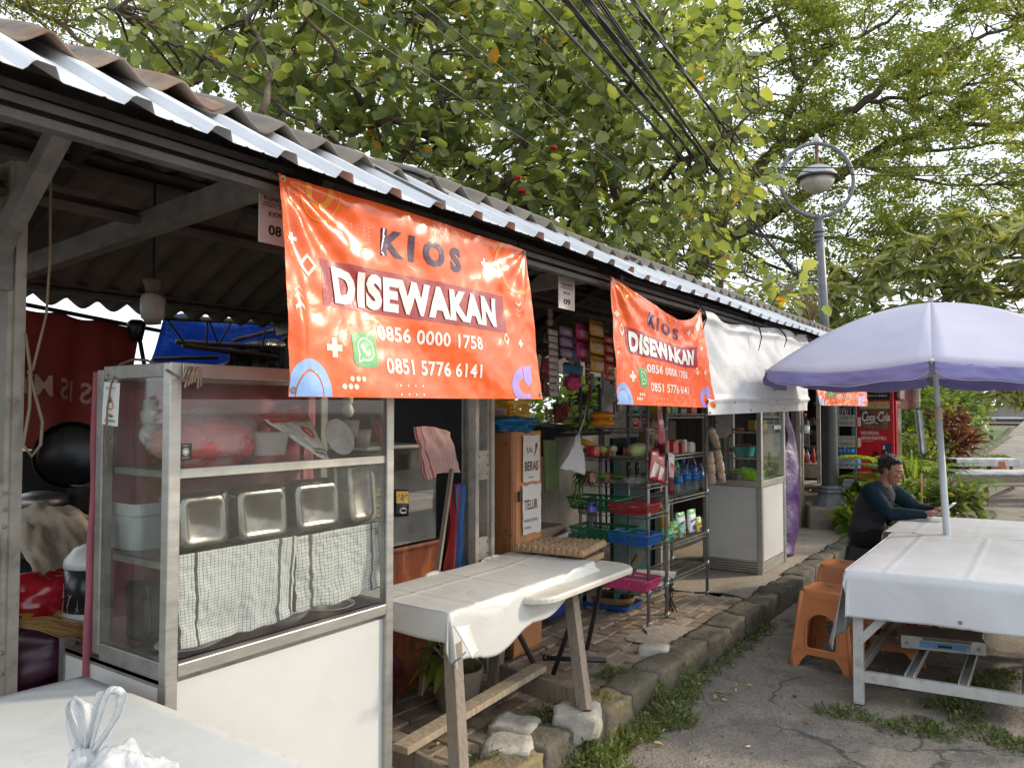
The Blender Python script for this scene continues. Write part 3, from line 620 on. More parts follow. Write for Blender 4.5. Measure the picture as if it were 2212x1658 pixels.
ksign(560, 380, 625, 536, '08', 'pinkish sign lettered KIOS 08, partly hidden behind the left edge of the largest orange banner')
ksign(1206, 587, 1241, 672, '09', 'pinkish hanging sign lettered KIOS 09 between the two near orange banners')
# small shared builders
def loft(bb, rings, cap=(1, 1)):
    base = len(bb.v); n = len(rings[0])
    for r_ in rings: bb.v += [tuple(p) for p in r_]
    for i in range(len(rings) - 1):
        for j in range(n):
            a = base + i * n + j; b_ = base + i * n + (j + 1) % n; bb.f.append((a, b_, b_ + n, a + n))
    if cap[0]: bb.f.append(tuple(base + j for j in reversed(range(n))))
    if cap[1]: bb.f.append(tuple(base + (len(rings) - 1) * n + j for j in range(n)))
    return bb
def frame3(o, x, y, z):
    o = Vector(o); x = Vector(x); y = Vector(y); z = Vector(z); return lambda a, b_, c=0: o + x * a + y * b_ + z * c
def tray(bb, F, w_, h_, d, r=.03, t=.0025, step=.6, flare=.02):
    """an open dish in frame F (its mouth at depth 0, its floor at depth d), rolled rim, stepped floor"""
    def rg(k, dep, ins): return [F(x, y, dep) for x, y in rr2(w_ * 1 - 2 * ins, h_ - 2 * ins, max(.004, r - ins * .4), 5)]
    R_ = [rg(0, 0, -.006), rg(0, .003, -.008), rg(0, .006, -.004), rg(0, .008, 0), rg(0, d * .7, flare * .5), rg(0, d * .93, flare * .8), rg(0, d, flare * 1.3), rg(0, d, flare * 1.3 + .010), rg(0, d - .003, flare * 1.3 + .014)]
    loft(bb, R_, (0, 1))
    Q = [rg(0, 0, -.006), rg(0, .004, t), rg(0, d * .7, flare * .5 + t), rg(0, d - .006, flare * 1.3 + t)]
    loft(bb, [q[::-1] for q in Q], (0, 1)); return bb
inox = mat('stainless_steel', (.24, .23, .21), r=.17, m=.95, var=.15, vs=14, bump=.05, dirt=((.07, .06, .05), .4, 9))
inox_d = mat('dull_stainless_steel', (.30, .285, .265), r=.42, m=.8, var=.25, vs=12, dirt=((.08, .07, .06), .35, 8))
def checks(name, base, line, nx, ny, lw=.1, stripes=(), bump=.2):
    M = bpy.data.materials.new(name); M.use_nodes = True; t = M.node_tree; p = t.nodes['Principled BSDF']; L = t.links.new
    uv = _n(t, 'ShaderNodeUVMap'); sp = _n(t, 'ShaderNodeSeparateXYZ'); L(uv.outputs[0], sp.inputs[0]); fac = None
    for i, k in ((0, nx), (1, ny)):
        a = _n(t, 'ShaderNodeMath', operation='MULTIPLY'); a.inputs[1].default_value = k; L(sp.outputs[i], a.inputs[0])
        f = _n(t, 'ShaderNodeMath', operation='FRACT'); L(a.outputs[0], f.inputs[0]); l = _n(t, 'ShaderNodeMath', operation='LESS_THAN'); l.inputs[1].default_value = lw; L(f.outputs[0], l.inputs[0])
        if fac is None: fac = l.outputs[0]
        else:
            m_ = _n(t, 'ShaderNodeMath', operation='MAXIMUM'); L(fac, m_.inputs[0]); L(l.outputs[0], m_.inputs[1]); fac = m_.outputs[0]
    for (u0, u1) in stripes:
        a = _n(t, 'ShaderNodeMath', operation='SUBTRACT'); a.inputs[1].default_value = (u0 + u1) / 2; L(sp.outputs[0], a.inputs[0])
        b_ = _n(t, 'ShaderNodeMath', operation='ABSOLUTE'); L(a.outputs[0], b_.inputs[0]); l = _n(t, 'ShaderNodeMath', operation='LESS_THAN'); l.inputs[1].default_value = (u1 - u0) / 2; L(b_.outputs[0], l.inputs[0])
        m_ = _n(t, 'ShaderNodeMath', operation='MAXIMUM'); L(fac, m_.inputs[0]); L(l.outputs[0], m_.inputs[1]); fac = m_.outputs[0]
    x = _n(t, 'ShaderNodeMix', data_type='RGBA'); L(fac, x.inputs[0]); x.inputs[6].default_value = c4(base); x.inputs[7].default_value = c4(line)
    L(x.outputs[2], p.inputs[0]); p.inputs['Roughness'].default_value = .9; p.inputs['Specular IOR Level'].default_value = .2
    tc = _n(t, 'ShaderNodeTexCoord'); n = _n(t, 'ShaderNodeTexNoise'); n.inputs['Scale'].default_value = 60; L(tc.outputs['Object'], n.inputs[0])
    b_ = _n(t, 'ShaderNodeBump'); b_.inputs['Strength'].default_value = bump; b_.inputs['Distance'].default_value = .004; L(n.outputs[0], b_.inputs['Height']); L(b_.outputs[0], p.inputs['Normal']); return M
def drape(name, m, parent, fn, nu, nv, th=.003, **k):
    uv = [(i / nu, j / nv) for i in range(nu + 1) for j in range(nv + 1)]
    return B().grid(fn, nu, nv).obj(name, m, parent, smooth=True, solid=th, uvs=uv, **k)
def bag(bb, c, r, seed=0, amp=.25, n=22, m=14, sc=2.4):
    bb.ball(c, r, n, m, amp, seed, sc); return bb
def crumple(bb, c, r, seed, amp=.3, n=30, m=18, hf=1):
    c = Vector(c); base = len(bb.v)
    for i in range(m + 1):
        th = PI * i / m
        for j in range(n):
            a = 2 * PI * j / n; d = Vector((math.sin(th) * math.cos(a), math.sin(th) * math.sin(a), -math.cos(th)))
            q = 1 + amp * noise.noise(d * 2.2 + Vector((seed, 0, 0))) + (.3 + .7 * hf) * amp * .55 * abs(noise.noise(d * 5 + Vector((0, seed, 0)))) * 2 - amp * .3 + hf * amp * .25 * noise.noise(d * 13 + Vector((0, 0, seed)))
            bb.v.append((c.x + d.x * r[0] * q, c.y + d.y * r[1] * q, c.z + d.z * r[2] * q))
    for i in range(m):
        for j in range(n):
            a = base + i * n + j; b_ = base + i * n + (j + 1) % n; bb.f.append((a, b_, b_ + n, a + n))
    return bb
film = mat('clear_plastic_film', (.75, .75, .76), r=.15, var=.1, alpha=.32, wrinkle=.6, ws=25, bump=0)
film_w = mat('white_thin_plastic', (.78, .79, .80), r=.3, var=.06, alpha=.86, tl=.35, wrinkle=.5, ws=28, bump=0)
glass = glassmat('dusty_cabinet_glass', (.93, .94, .93), dust=.026)
glass2 = glassmat('clear_cabinet_glass', (.93, .96, .94), dust=.03)
# the big glass display cabinet
XF, XB, YA, YB = -1.95, -2.30, 1.166, 2.03
case = thing('display_cabinet', 'large aluminium and glass food cabinet on a white base, nearest the camera', 'display cabinet', (-2.1, 1.6, .1))
ZT, ZR, ZM, ZS = 1.675, .845, 1.118, 1.372
P_ = .035
q = B()
B().box((XF, YA + P_ / 2, (ZT + .1) / 2), (P_, P_, ZT - .1)).obj('corner_post', alu, case, bevel=.003)
B().box((XF, YB - P_ / 2, (ZT + .1) / 2), (P_, P_, ZT - .1)).obj('corner_post', alu, case, bevel=.003)
B().box((XB, YA + P_ / 2, (ZT + ZR) / 2 - .01), (P_, P_, ZT - ZR)).obj('corner_post', alu_d, case, bevel=.003)
B().box((XB, YB - P_ / 2, (ZT + ZR) / 2 - .01), (P_, P_, ZT - ZR)).obj('corner_post', alu_d, case, bevel=.003)
B().box((XF, (YA + YB) / 2, ZT - .02), (P_ * .94, YB - YA - 2 * P_ - .002, .04)).obj('top_rail', alu, case, bevel=.003)
B().box((XB, (YA + YB) / 2, ZT - .02), (P_ * .94, YB - YA - 2 * P_ - .002, .04)).obj('top_rail', alu_d, case, bevel=.003)
for y in (YA + P_ / 2, YB - P_ / 2):
    B().box(((XF + XB) / 2, y, ZT - .02), (XF - XB - P_ - .002, P_ * .94, .04)).obj('top_rail', alu_d, case, bevel=.003)
    B().box(((XF + XB) / 2, y, ZR), (XF - XB - P_ - .002, P_ * .9, .05)).obj('bottom_rail', alu_d, case, bevel=.003)
B().box((XF + .001, (YA + YB) / 2, ZR), (P_ * .94, YB - YA - 2 * P_ - .002, .036)).obj('bottom_rail', alu, case, bevel=.003)
B().box((XF - .002, (YA + YB) / 2, ZS), (.02, YB - YA - 2 * P_ - .002, .026)).obj('shelf_rail', mat('cream_shelf_edge', (.62, .60, .53), r=.4), case, bevel=.002)
B().box((XB + .03, (YA + YB) / 2, ZS), (.012, YB - YA - 2 * P_, .012)).obj('shelf_rail', alu_d, case)
for z in (ZS, ZM):
    B().box(((XF + XB) / 2, (YA + YB) / 2, z + .009), (XF - XB - .05, YB - YA - 2 * P_ - .01, .005)).obj('glass_shelf', glass, case)
    for y in (YA + P_ + .004, YB - P_ - .004): B().box(((XF + XB) / 2, y, z - .004), (XF - XB - .05, .008, .018)).obj('shelf_bracket', alu_d, case)
B().box((XF + .006, (YA + YB) / 2, (ZT + ZR) / 2), (.004, YB - YA - 2 * P_, ZT - ZR - .06)).obj('glass_pane', glass, case)
B().box(((XF + XB) / 2, YA + .006, (ZT + ZR) / 2), (XF - XB - P_, .004, ZT - ZR - .06)).obj('glass_pane', glass, case)
B().box(((XF + XB) / 2, YB - .006, (ZT + ZR) / 2), (XF - XB - P_, .004, ZT - ZR - .06)).obj('glass_pane', glass, case)
B().box((-2.225, (YA + YB) / 2, ZR - .03), (.53, YB - YA - .01, .012)).obj('cabinet_floor', alu_d, case)
B().box((XF - .004, (YA + YB) / 2, .46), (.008, YB - YA - 2 * P_, .70)).obj('base_panel', white_panel, case)
B().box((-2.24, YA + .010, .46), (.52, .008, .70)).obj('base_panel', white_panel, case)
B().box((-2.24, YB - .010, .46), (.52, .008, .70)).obj('base_panel', white_panel, case)
B().box((XF, (YA + YB) / 2, .135), (P_ * .94, YB - YA - 2 * P_, .04)).obj('skirting', alu, case)
B().box((-2.50, YA + P_ / 2, .46), (.03, P_, .78)).obj('rear_post', alu_d, case)
B().bar((-2.5, YA + .02, .81), (XF - .02, YA + .02, .81), .03, .02).obj('side_rail', alu_d, case)
q = B(); cp = [at(232, 812, Y=YA), at(262, 786, Y=YA + .02), at(290, 776, Y=YA + .03), at(318, 778, Y=YA + .03), at(345, 790, Y=YA + .02), at(372, 806, Y=YA - .01), at(398, 822, Y=YA + .02), at(420, 800, X=-1.93)]
q.tube(cp, .004, 6); q.tube([cp[1], at(240, 830, Y=YA - .01), at(232, 880, Y=YA - .01), at(228, 960, Y=YA - .01), at(231, 1010, Y=YA - .01)], .003, 6); tag(q.obj('electric_wire', mat('brown_wire', (.16, .10, .07), r=.6)), 'brown wire looped over the top corner of the big glass cabinet', 'wire')
q = B()
for k in range(7):
    a = at(400 + k * 5, 800 + (k % 3) * 6, X=-1.925); q.tube([at(421, 795, X=-1.93), a + Vector((.01, 0, .01)), at(392 + k * 7, 824 + (k * 13) % 17, X=-1.915)], .0028, 5)
tag(q.obj('tape_knot', mat('tan_tape', (.30, .20, .13), r=.5), kind='stuff'), 'knotted tan tape and cords tied on the front top rail of the big glass cabinet', 'cord knot')
st = B().box((0, 0, 0), (.088, .0012, .125)); c0 = at(241, 872, Y=YA + .0025)
sticker = tag(st.obj('sticker', mat('sticker_white', (.72, .73, .70), r=.4, var=.04)), 'white sticker reading Olah Jelantah with a leaf flame on the cabinet side glass', 'sticker'); sticker.location = c0 + Vector((0, -.002, 0)); sticker.rotation_euler = (0, R(4), 0)
Ss2 = lambda x, y: (Vector((-.044 + x * 1.95, -.0007, -.0625 + y * 1.155)), Vector((0, -1, 0)))
gi = mat('sticker_green', (.03, .20, .08), r=.5); oi_ = mat('sticker_orange', (.60, .22, .03), r=.5)
def sprint(name, m_, sh, par=sticker, S=Ss2):
    o = printed(name, m_, par, sh, S, .0006); o.matrix_parent_inverse = Matrix.Identity(4); return o
sprint('lettering', ink, [text2d('Olah', .0225, .021, .0085, .018, .02, 'C')]); sprint('lettering', gi, [text2d('Jelantah', .0225, .009, .0085, .030, .01, 'C'), text2d('SENTRA', .026, .092, .004, .018, 0, 'C'), ring(.011, .093, .004, .004, .0015)])
sprint('flame_mark', oi_, [ring(.0225, .05, .0095, .0115, .0035, 200, 500), poly([(.019, .06), (.0225, .073), (.028, .060)])]); sprint('leaf_mark', gi, [poly([(.0135, .052), (.0135, .063), (.0225, .073), (.021, .056)])])
b0 = B().box((0, 0, 0), (.0012, .036, .044)); sk2 = tag(b0.obj('sticker', mat('sticker_black', (.02, .025, .025), r=.3), bevel=.0), 'small square black badge sticker on the cabinet front glass', 'sticker')
sk2.location = at(401, 975, X=XF + .0095)
S3 = lambda x, y: (Vector((.0007, -.018 + x, -.022 + y)), Vector((1, 0, 0)))
sprint('badge_mark', mat('sticker_cream', (.65, .62, .55), r=.5), [ring(.018, .022, .0095, .0105, .002), disc(.018, .022, .006, .0065), text2d('FRIEDCH', .018, .0365, .004, .02, .0, 'C'), text2d('JAKARTA', .018, .004, .004, .02, .0, 'C')], sk2, S3)
pinkm = mat('dusty_pink_cloth', (.42, .13, .16), r=.85, var=.2, vs=3, bump=.2, bs=120, tl=.25)
def pc(u, v):
    y = 1.168 + .86 * u; z = 1.66 - (.83 + .12 * (1 - u) ** 2) * v
    return (-2.345 + .02 * math.sin(u * 30 + v * 2) * (.4 + v) * (.35 + u) + .015 * noise.noise(Vector((u * 5, v * 4, 0))), y - .02 * v * (1 - u), z)
cl = drape('pink_cloth', pinkm, None, pc, 60, 30); tag(cl, 'faded pink cloth hung down behind the big glass cabinet', 'cloth')
# contents of the cabinet ------------------------------------------------
def boxpan(px0, px1, py0, py1, label, X=-1.99, m_=inox, tilt=.10, dep=.055, name='baking_pan'):
    a = at(px0, py1, X=X); b_ = at(px1, py0, X=X); w_ = b_.y - a.y; zc = a.z; h_ = at((px0 + px1) / 2, py0, X=X).z - at((px0 + px1) / 2, py1, X=X).z
    c = at((px0 + px1) / 2, (py0 + py1) / 2, X=X)
    t = B(); F = frame3(c - Vector((dep, 0, 0)), (0, 1, 0), (-math.sin(tilt), 0, math.cos(tilt)), (math.cos(tilt), 0, math.sin(tilt)))
    tray(t, F, abs(w_) - .012, h_ - .012, dep, r=.028, flare=.014)
    o = t.obj(name, m_); shade_auto(o, 40); return tag(o, label, 'pan', 'steel pans stood on edge in the cabinet')
boxpan(381, 505, 1062, 1196, 'first steel pan from the left on the middle shelf, with a golden reflection')
boxpan(508, 633, 1049, 1178, 'second steel pan from the left on the middle shelf, with dark stains')
boxpan(634, 744, 1037, 1155, 'third steel pan from the left on the middle shelf of the big cabinet')
boxpan(748, 815, 993, 1137, 'upright narrow steel pan at the right end of the middle shelf', m_=inox_d)
boxpan(756, 822, 1010, 1141, 'dark steel pan half hidden behind the upright one at the right end', X=-2.06, m_=inox_d)
c = at(300, 1128, Y=1.30); q = B(); wt = .26
def rgz(z, w1, d1, r_=.03): return [(c.x + x, c.y + y, c.z + z) for x, y in rr2(w1, d1, r_, 4)]
loft(q, [rgz(-.075, .17, .11), rgz(-.07, .19, .13), rgz(.03, .225, .15), rgz(.035, .24, .16), rgz(.07, .245, .165), rgz(.07, .235, .155), rgz(-.06, .18, .12)], (1, 1))
tag(q.obj('plastic_tub', mat('white_milky_plastic', (.62, .66, .66), r=.35, var=.05, tl=.2), smooth=False, bevel=.004), 'white plastic tub behind the side glass of the big cabinet', 'tub')
c = at(305, 1312, Y=1.32); t = B(); F = frame3(c + Vector((.0, -.03, 0)), (1, 0, .1), (-.1, 0, 1), (0, 1, 0)); tray(t, F, .20, .16, .09, r=.03, flare=.012); F2 = frame3(c + Vector((0, -.03, 0)), (1, 0, .1), (-.1, 0, 1), (0, -1, 0)); tray(t, F2, .20, .16, .012, r=.03, flare=.01)
tag(shade_auto(t.obj('baking_pan', mat('dark_pan', (.07, .07, .068), r=.4, m=.6)), 40), 'dark grey pan on edge on plates in the lower left of the big cabinet', 'pan')
for k in range(3):
    q = B().lathe([(.03, 0), (.045, .002), (.085, .014), (.087, .014), (.085, .017), (.045, .006), (0, .005)], (-2.1 + .01 * k, 1.33 + .01 * k, ZR + .002 + k * .007), 32)
    tag(q.obj('plate', mat('white_china', (.72, .72, .70), r=.2), smooth=True), 'white plate in the small stack on the cabinet floor under the dark pan', 'plate', 'stack of white plates in the cabinet')
q = B().lathe([(.04, 0), (.075, .03), (.09, .055), (.093, .055), (.088, .05), (.05, .01), (0, .008)], (-2.07, 1.66, ZR + .004), 32); tag(q.obj('bowl', mat('white_china2', (.6, .6, .58), r=.25), smooth=True), 'pale bowl on the cabinet floor below the gap between the two checked towels', 'bowl')
q = B().lathe([(.05, 0), (.10, .02), (.105, .02), (.05, .006), (0, .005)], (-2.1, 1.86, ZR + .004), 32); tag(q.obj('plate', MC['white_china'], smooth=True), 'pale plate on the cabinet floor below the right checked towel', 'plate')
ch = checks('grey_check_towel', (.66, .68, .67), (.10, .10, .10), 34, 30, .10, ((.0, .018), (.14, .165), (.835, .865), (.96, .985)))
ch2 = checks('grey_check_towel_two', (.66, .68, .66), (.10, .10, .10), 26, 22, .10, ((.0, .02), (.16, .19), (.86, .885)))
def towel(c4_, label, m_, seed, hem=.0):
    a, b_, c_, d = [Vector(p) for p in c4_]
    def fn(u, v):
        p = (a * (1 - u) + b_ * u) * (1 - v) + (d * (1 - u) + c_ * u) * v
        p.x += .012 * noise.noise(Vector((u * 6, v * 3, seed))) * (v + .3) + .004 * noise.noise(Vector((u * 22, v * 13, seed))) + .012 * math.sin(u * 8 + seed) * v ** 2
        p.y += .006 * noise.noise(Vector((u * 3, v * 8, seed + 9))) * v; p.z += .008 * noise.noise(Vector((u * 7, 2, seed))) * v + hem * math.sin(PI * u) * v ** 2
        return p
    return tag(drape('checked_towel', m_, None, fn, 70, 50, .0025), label, 'towel', 'checked towels in the cabinet')
xt = -1.972
towel((at(378, 1200, X=xt), at(640, 1156, X=xt), at(628, 1326, X=xt), at(380, 1402, X=xt)), 'large grey checked towel hanging at the left inside the big cabinet', ch, 1, -.012)
towel((at(632, 1160, X=xt - .01), at(824, 1125, X=xt - .01), at(826, 1265, X=xt - .01), at(640, 1322, X=xt - .01)), 'smaller grey checked towel hanging at the right inside the big cabinet', ch2, 4, -.006)
pinkbag = mat('pink_red_bag', (.72, .10, .11), r=.3, var=.3, vs=9, wrinkle=.7, ws=18, bump=0, coat=.5)
q = B(); a = at(352, 945, X=-2.08); b_ = at(530, 958, X=-2.06); crumple(q, (a + b_) / 2 + Vector((0, 0, -.005)), (.085, .165, .072), 2, .16)
tag(q.obj('plastic_bag', pinkbag, smooth=True), 'pink-red bag wrapped in clear film on the top shelf', 'plastic bag')
q = B(); crumple(q, (a + b_) / 2 + Vector((0, -.005, .008)), (.095, .185, .085), 9, .22); tag(q.obj('plastic_wrap', film, smooth=True), 'clear film wrap around the pink-red bag on the top shelf', 'plastic wrap')
c = at(570, 955, X=-2.05); q = B(); loft(q, [[(c.x + x, c.y + y, c.z + z) for x, y in rr2(w1, d1, .02, 4)] for z, w1, d1 in ((-.04, .10, .11), (.03, .12, .125), (.035, .13, .135), (.03, .115, .12), (-.035, .095, .105))], (1, 1))
tag(q.obj('food_tub', mat('cloudy_plastic', (.55, .53, .52), r=.3, alpha=.6), bevel=.002), 'clear plastic food tub beside the pink bag on the top shelf', 'tub')
c = at(560, 970, X=-2.05); tag(crumple(B(), c, (.03, .035, .025), 3, .3).obj('plastic_parcel', pinkbag, smooth=True), 'small red parcel inside the clear food tub', 'parcel')
pk = mat('white_wrapper', (.68, .69, .67), r=.25, wrinkle=.5, ws=22, bump=0, coat=.5); rdm = mat('red_wrapper', (.55, .03, .03), r=.3, wrinkle=.4, ws=20, bump=0, coat=.4); yem = mat('yellow_wrapper', (.75, .42, .03), r=.3, wrinkle=.4, ws=20, bump=0, coat=.4)
def packet(cs, m_, label, seed, th=.014, cat='packet', name='food_packet', deco=None, group=None, nu=18, nv=14, puff=.6):
    a, b_, c_, d = [Vector(p) for p in cs]; n_ = (b_ - a).cross(d - a).normalized()
    q = B()
    for s in (1, -1):
        def fn(u, v, s=s):
            p = (a * (1 - u) + b_ * u) * (1 - v) + (d * (1 - u) + c_ * u) * v
            e = (max(0, math.sin(PI * u)) * max(0, math.sin(PI * v))) ** puff
            return p + n_ * (s * th * e * (1 + .5 * noise.noise(Vector((u * 5, v * 5, seed)))) + .004 * noise.noise(Vector((u * 4, v * 4, seed + 5))))
        q.grid(fn, nu, nv)
    o = q.obj(name, m_, smooth=True); tag(o, label, cat, group)
    if deco:
        for (mm, shapes) in deco:
            W = (b_ - a).length; H = (d - a).length
            def S(x, y):
                u = x; v = 1 - y; p = (a * (1 - u) + b_ * u) * (1 - v) + (d * (1 - u) + c_ * u) * v
                e = (max(0, math.sin(PI * u)) * max(0, math.sin(PI * v))) ** puff
                nn = n_ if n_.dot(_c - p) > 0 else -n_; s = 1 if nn is n_ or nn == n_ else -1
                return p + n_ * (s * th * e * (1 + .5 * noise.noise(Vector((u * 5, v * 5, seed)))) + .004 * noise.noise(Vector((u * 4, v * 4, seed + 5)))), nn
            printed('print', mm, o, shapes, S, .0018, .09).matrix_parent_inverse = Matrix.Identity(4)
    return o
packet((at(568, 905, X=-2.03), at(668, 900, X=-2.10), at(716, 1000, X=-1.985), at(690, 988, X=-1.97)), pk, 'white printed food packet with a red and yellow emblem leaning over the top shelf edge', 6, .012,
       deco=[(rdm, [ring(.62, .62, .16, .16, .07), rect(.05, .88, .95, .97), rect(.1, .1, .8, .16)]), (yem, [disc(.62, .62, .09, .09)]), (mat('green_print', (.04, .3, .1)), [rect(.2, .2, .9, .25)])])
packet((at(556, 895, X=-2.12), at(655, 880, X=-2.12), at(690, 950, X=-2.08), at(600, 945, X=-2.08)), rdm, 'red and white packet behind the white printed one on the top shelf', 8, .015)
q = B().lathe([(0, .002), (.04, .004), (.062, .012), (.064, .012), (.062, .008), (.04, 0), (0, -.002)], (0, 0, 0), 30); o = q.obj('plate', pk, smooth=True); o.location = at(735, 945, X=-2.03); o.rotation_euler = (R(48), R(52), 0); tag(o, 'white oval dish with a red rim tilted up on the top shelf', 'dish'); o.scale = (1.15, .7, 1)
for (px, py, r_, lb, mm) in ((782, 945, .035, 'cream cup at the right of the top shelf', 'cup_cream'), (760, 925, .028, 'small pale cup behind the cream cup on the top shelf', 'cup_pale')):
    c = at(px, py, X=-2.09); q = B().lathe([(r_ * .75, -.035), (r_, .03), (r_ * .93, .03), (r_ * .7, -.03), (0, -.03)], c, 24); tag(q.obj('cup', mat(mm, (.55, .48, .42), r=.4), smooth=True), lb, 'cup')
q = B().lathe([(.08, 0), (.11, .012), (.112, .014), (.08, .006), (0, .005)], at(765, 985, X=-2.1), 30); tag(q.obj('tray', inox, smooth=True), 'round steel tray at the right end of the top shelf', 'tray')
packet((at(800, 900, X=-2.1), at(820, 905, X=-2.05), at(826, 965, X=-2.05), at(808, 950, X=-2.1)), rdm, 'red and white wrapper at the far right end of the top shelf', 12, .01)
def bulb(c, label, s=1, m1=None):
    t = thing('light_bulb', label, 'light bulb', tuple(c))
    B().lathe([(0, -.052 * s), (.016 * s, -.048 * s), (.026 * s, -.034 * s), (.029 * s, -.018 * s), (.022 * s, 0), (.016 * s, .012 * s)], c, 18).obj('globe', mat('frosted_bulb', (.62, .62, .56), r=.25), t, smooth=True)
    B().lathe([(.016 * s, .012 * s), (.022 * s, .02 * s), (.026 * s, .05 * s), (.020 * s, .055 * s), (.02 * s, .085 * s), (.006, .09 * s), (0, .09 * s)], c, 18).obj('holder', mat('white_bakelite', (.6, .6, .57), r=.4), t, smooth=True)
    B().tube([Vector(c) + Vector((0, 0, .085 * s)), Vector(c) + Vector((0, 0, .085 * s + .05))], .004 * s, 6).obj('cord', black_pl, t)
    return t
bulb(at(322, 925, Y=1.28), 'white bulb hanging inside the left end of the big glass cabinet', 1.0)
bulb(at(752, 878, X=-2.2), 'white bulb hanging inside the right end of the big glass cabinet', .8)
# foreground table and carrier bag
tb = thing('foreground_table', 'white-topped table in the bottom left corner with a bare wood edge', 'table', (-1.5, .6, 0))
ZT2 = .80
def tt(u, v):
    x = -2.235 + 1.9 * u; y = -.2 + 1.30 * v
    e = .006 * noise.noise(Vector((x * 3, y * 3, 0))) if (u < .02 or v > .98) else 0
    return (x + e * 2, y + e, ZT2 + .004 + .0025 * noise.noise(Vector((x * 5, y * 5, 4))))
oldm = mat('off_white_painted_sheet', (.56, .57, .565), r=.55, var=.07, vs=3, bump=.2, bs=12, dirt=[((.34, .30, .24), .05, 16), ((.50, .50, .48), .12, 2.5)], wrinkle=.16, ws=9)
B().grid(tt, 60, 40).obj('tabletop_sheet', oldm, tb, smooth=True, solid=.003)
B().box((-1.285, .45, ZT2 - .012), (1.9, 1.295, .022)).obj('tabletop', plywood, tb)
for (x, y) in ((-2.15, 1.02), (-2.15, -.1), (-.5, 1.02), (-.5, -.1)): B().box((x, y, .39), (.05, .05, .775)).obj('leg', wood_grey, tb)
bgc = at(225, 1690, Z=ZT2 + .02)
t = thing('carrier_bag', 'knotted white plastic carrier bag on the foreground table, its two handles standing up', 'carrier bag', tuple(bgc))
q = B(); crumple(q, at(215, 1745, Z=ZT2 + .03) + Vector((.02, .02, .03)), (.08, .085, .07), 5, .38, 60, 40, .12); q.obj('bag_body', film_w, t, smooth=True)
q = B(); crumple(q, at(310, 1700, Z=ZT2 + .03) + Vector((.0, .0, .01)), (.10, .055, .045), 15, .34, 56, 34, .1); q.obj('bag_fold', film_w, t, smooth=True)
kn = at(178, 1625, d=1.42)
q = B(); crumple(q, kn + Vector((0, 0, -.02)), (.024, .024, .035), 7, .35, 26, 16); q.obj('knot', film_w, t, smooth=True)
def handle(pts, wd, seed):
    pts = [Vector(p) for p in pts]; k = len(pts)
    def fn(u, v):
        s = u * (k - 1); i = min(int(s), k - 2); f = s - i
        p0 = pts[max(i - 1, 0)]; p1 = pts[i]; p2 = pts[i + 1]; p3 = pts[min(i + 2, k - 1)]
        p = .5 * ((2 * p1) + (p2 - p0) * f + (2 * p0 - 5 * p1 + 4 * p2 - p3) * f * f + (3 * p1 - p0 - 3 * p2 + p3) * f ** 3)
        w_ = wd * (1 + .35 * math.sin(u * 9 + seed)) * (1 - .5 * math.exp(-((u - .5) / .08) ** 2))
        return p + _r * (v - .5) * w_ * (.6 + .5 * abs(math.sin(u * 5 + seed))) + _f * (.006 * math.sin(v * 9 + u * 6 + seed)) + Vector((0, 0, .004 * math.sin(v * 12 + seed + u * 17)))
    return B().grid(fn, 60, 12).obj('handle', film_w, t, smooth=True, solid=.0006)
dd = 1.42
handle([at(x, y, d=dd + e) for x, y, e in ((172, 1630, 0), (160, 1580, .01), (150, 1530, .02), (158, 1508, .02), (175, 1520, .01), (186, 1560, 0), (186, 1630, 0))], .024, 1)
handle([at(x, y, d=dd + e) for x, y, e in ((188, 1630, 0), (205, 1560, -.01), (222, 1505, -.015), (243, 1488, -.015), (262, 1498, -.01), (252, 1545, 0), (226, 1590, .0), (196, 1632, 0))], .026, 3)
# timber table with vinyl cover
t = thing('timber_table', 'rough timber trestle table under a soiled white vinyl cover, beside the big cabinet', 'table', (-2.0, 2.7, .1))
lg = [((-1.955, 2.38, .75), (-1.70, 2.13, .13)), ((-1.965, 3.30, .75), (-1.735, 3.06, .20)), ((-2.36, 2.36, .75), (-2.50, 2.25, .13)), ((-2.36, 3.36, .75), (-2.35, 3.20, .13))]
for a, b_ in lg: B().bar(a, b_, .056, .05, up=(0, 1, 0)).obj('leg', wood_grey, t, bevel=.003)
B().bar((-2.46, 2.28, .23), (-1.72, 2.17, .21), .022, .10, up=(0, 0, 1)).obj('stretcher', wood_grey, t, bevel=.003)
B().bar((-2.34, 3.24, .20), (-1.78, 3.10, .22), .022, .10, up=(0, 0, 1)).obj('stretcher', wood_grey, t, bevel=.003)
B().bar(at(215 / 1.708 * .54 + 810 - 14, 1618, Z=.29), at(1166, 1440, Z=.30), .028, .075, up=(1, 0, 0)).obj('long_brace', wood_pale, t, bevel=.003)
q = B()
for k in range(3): q.box((-2.35 + .17 * k, 2.85, .755), (.16, 1.16, .02))
for k in range(3): B().box((-2.33 + .165 * k, 2.875, .752), (.155, 1.10, .02)).obj('plank', wood_grey, t)
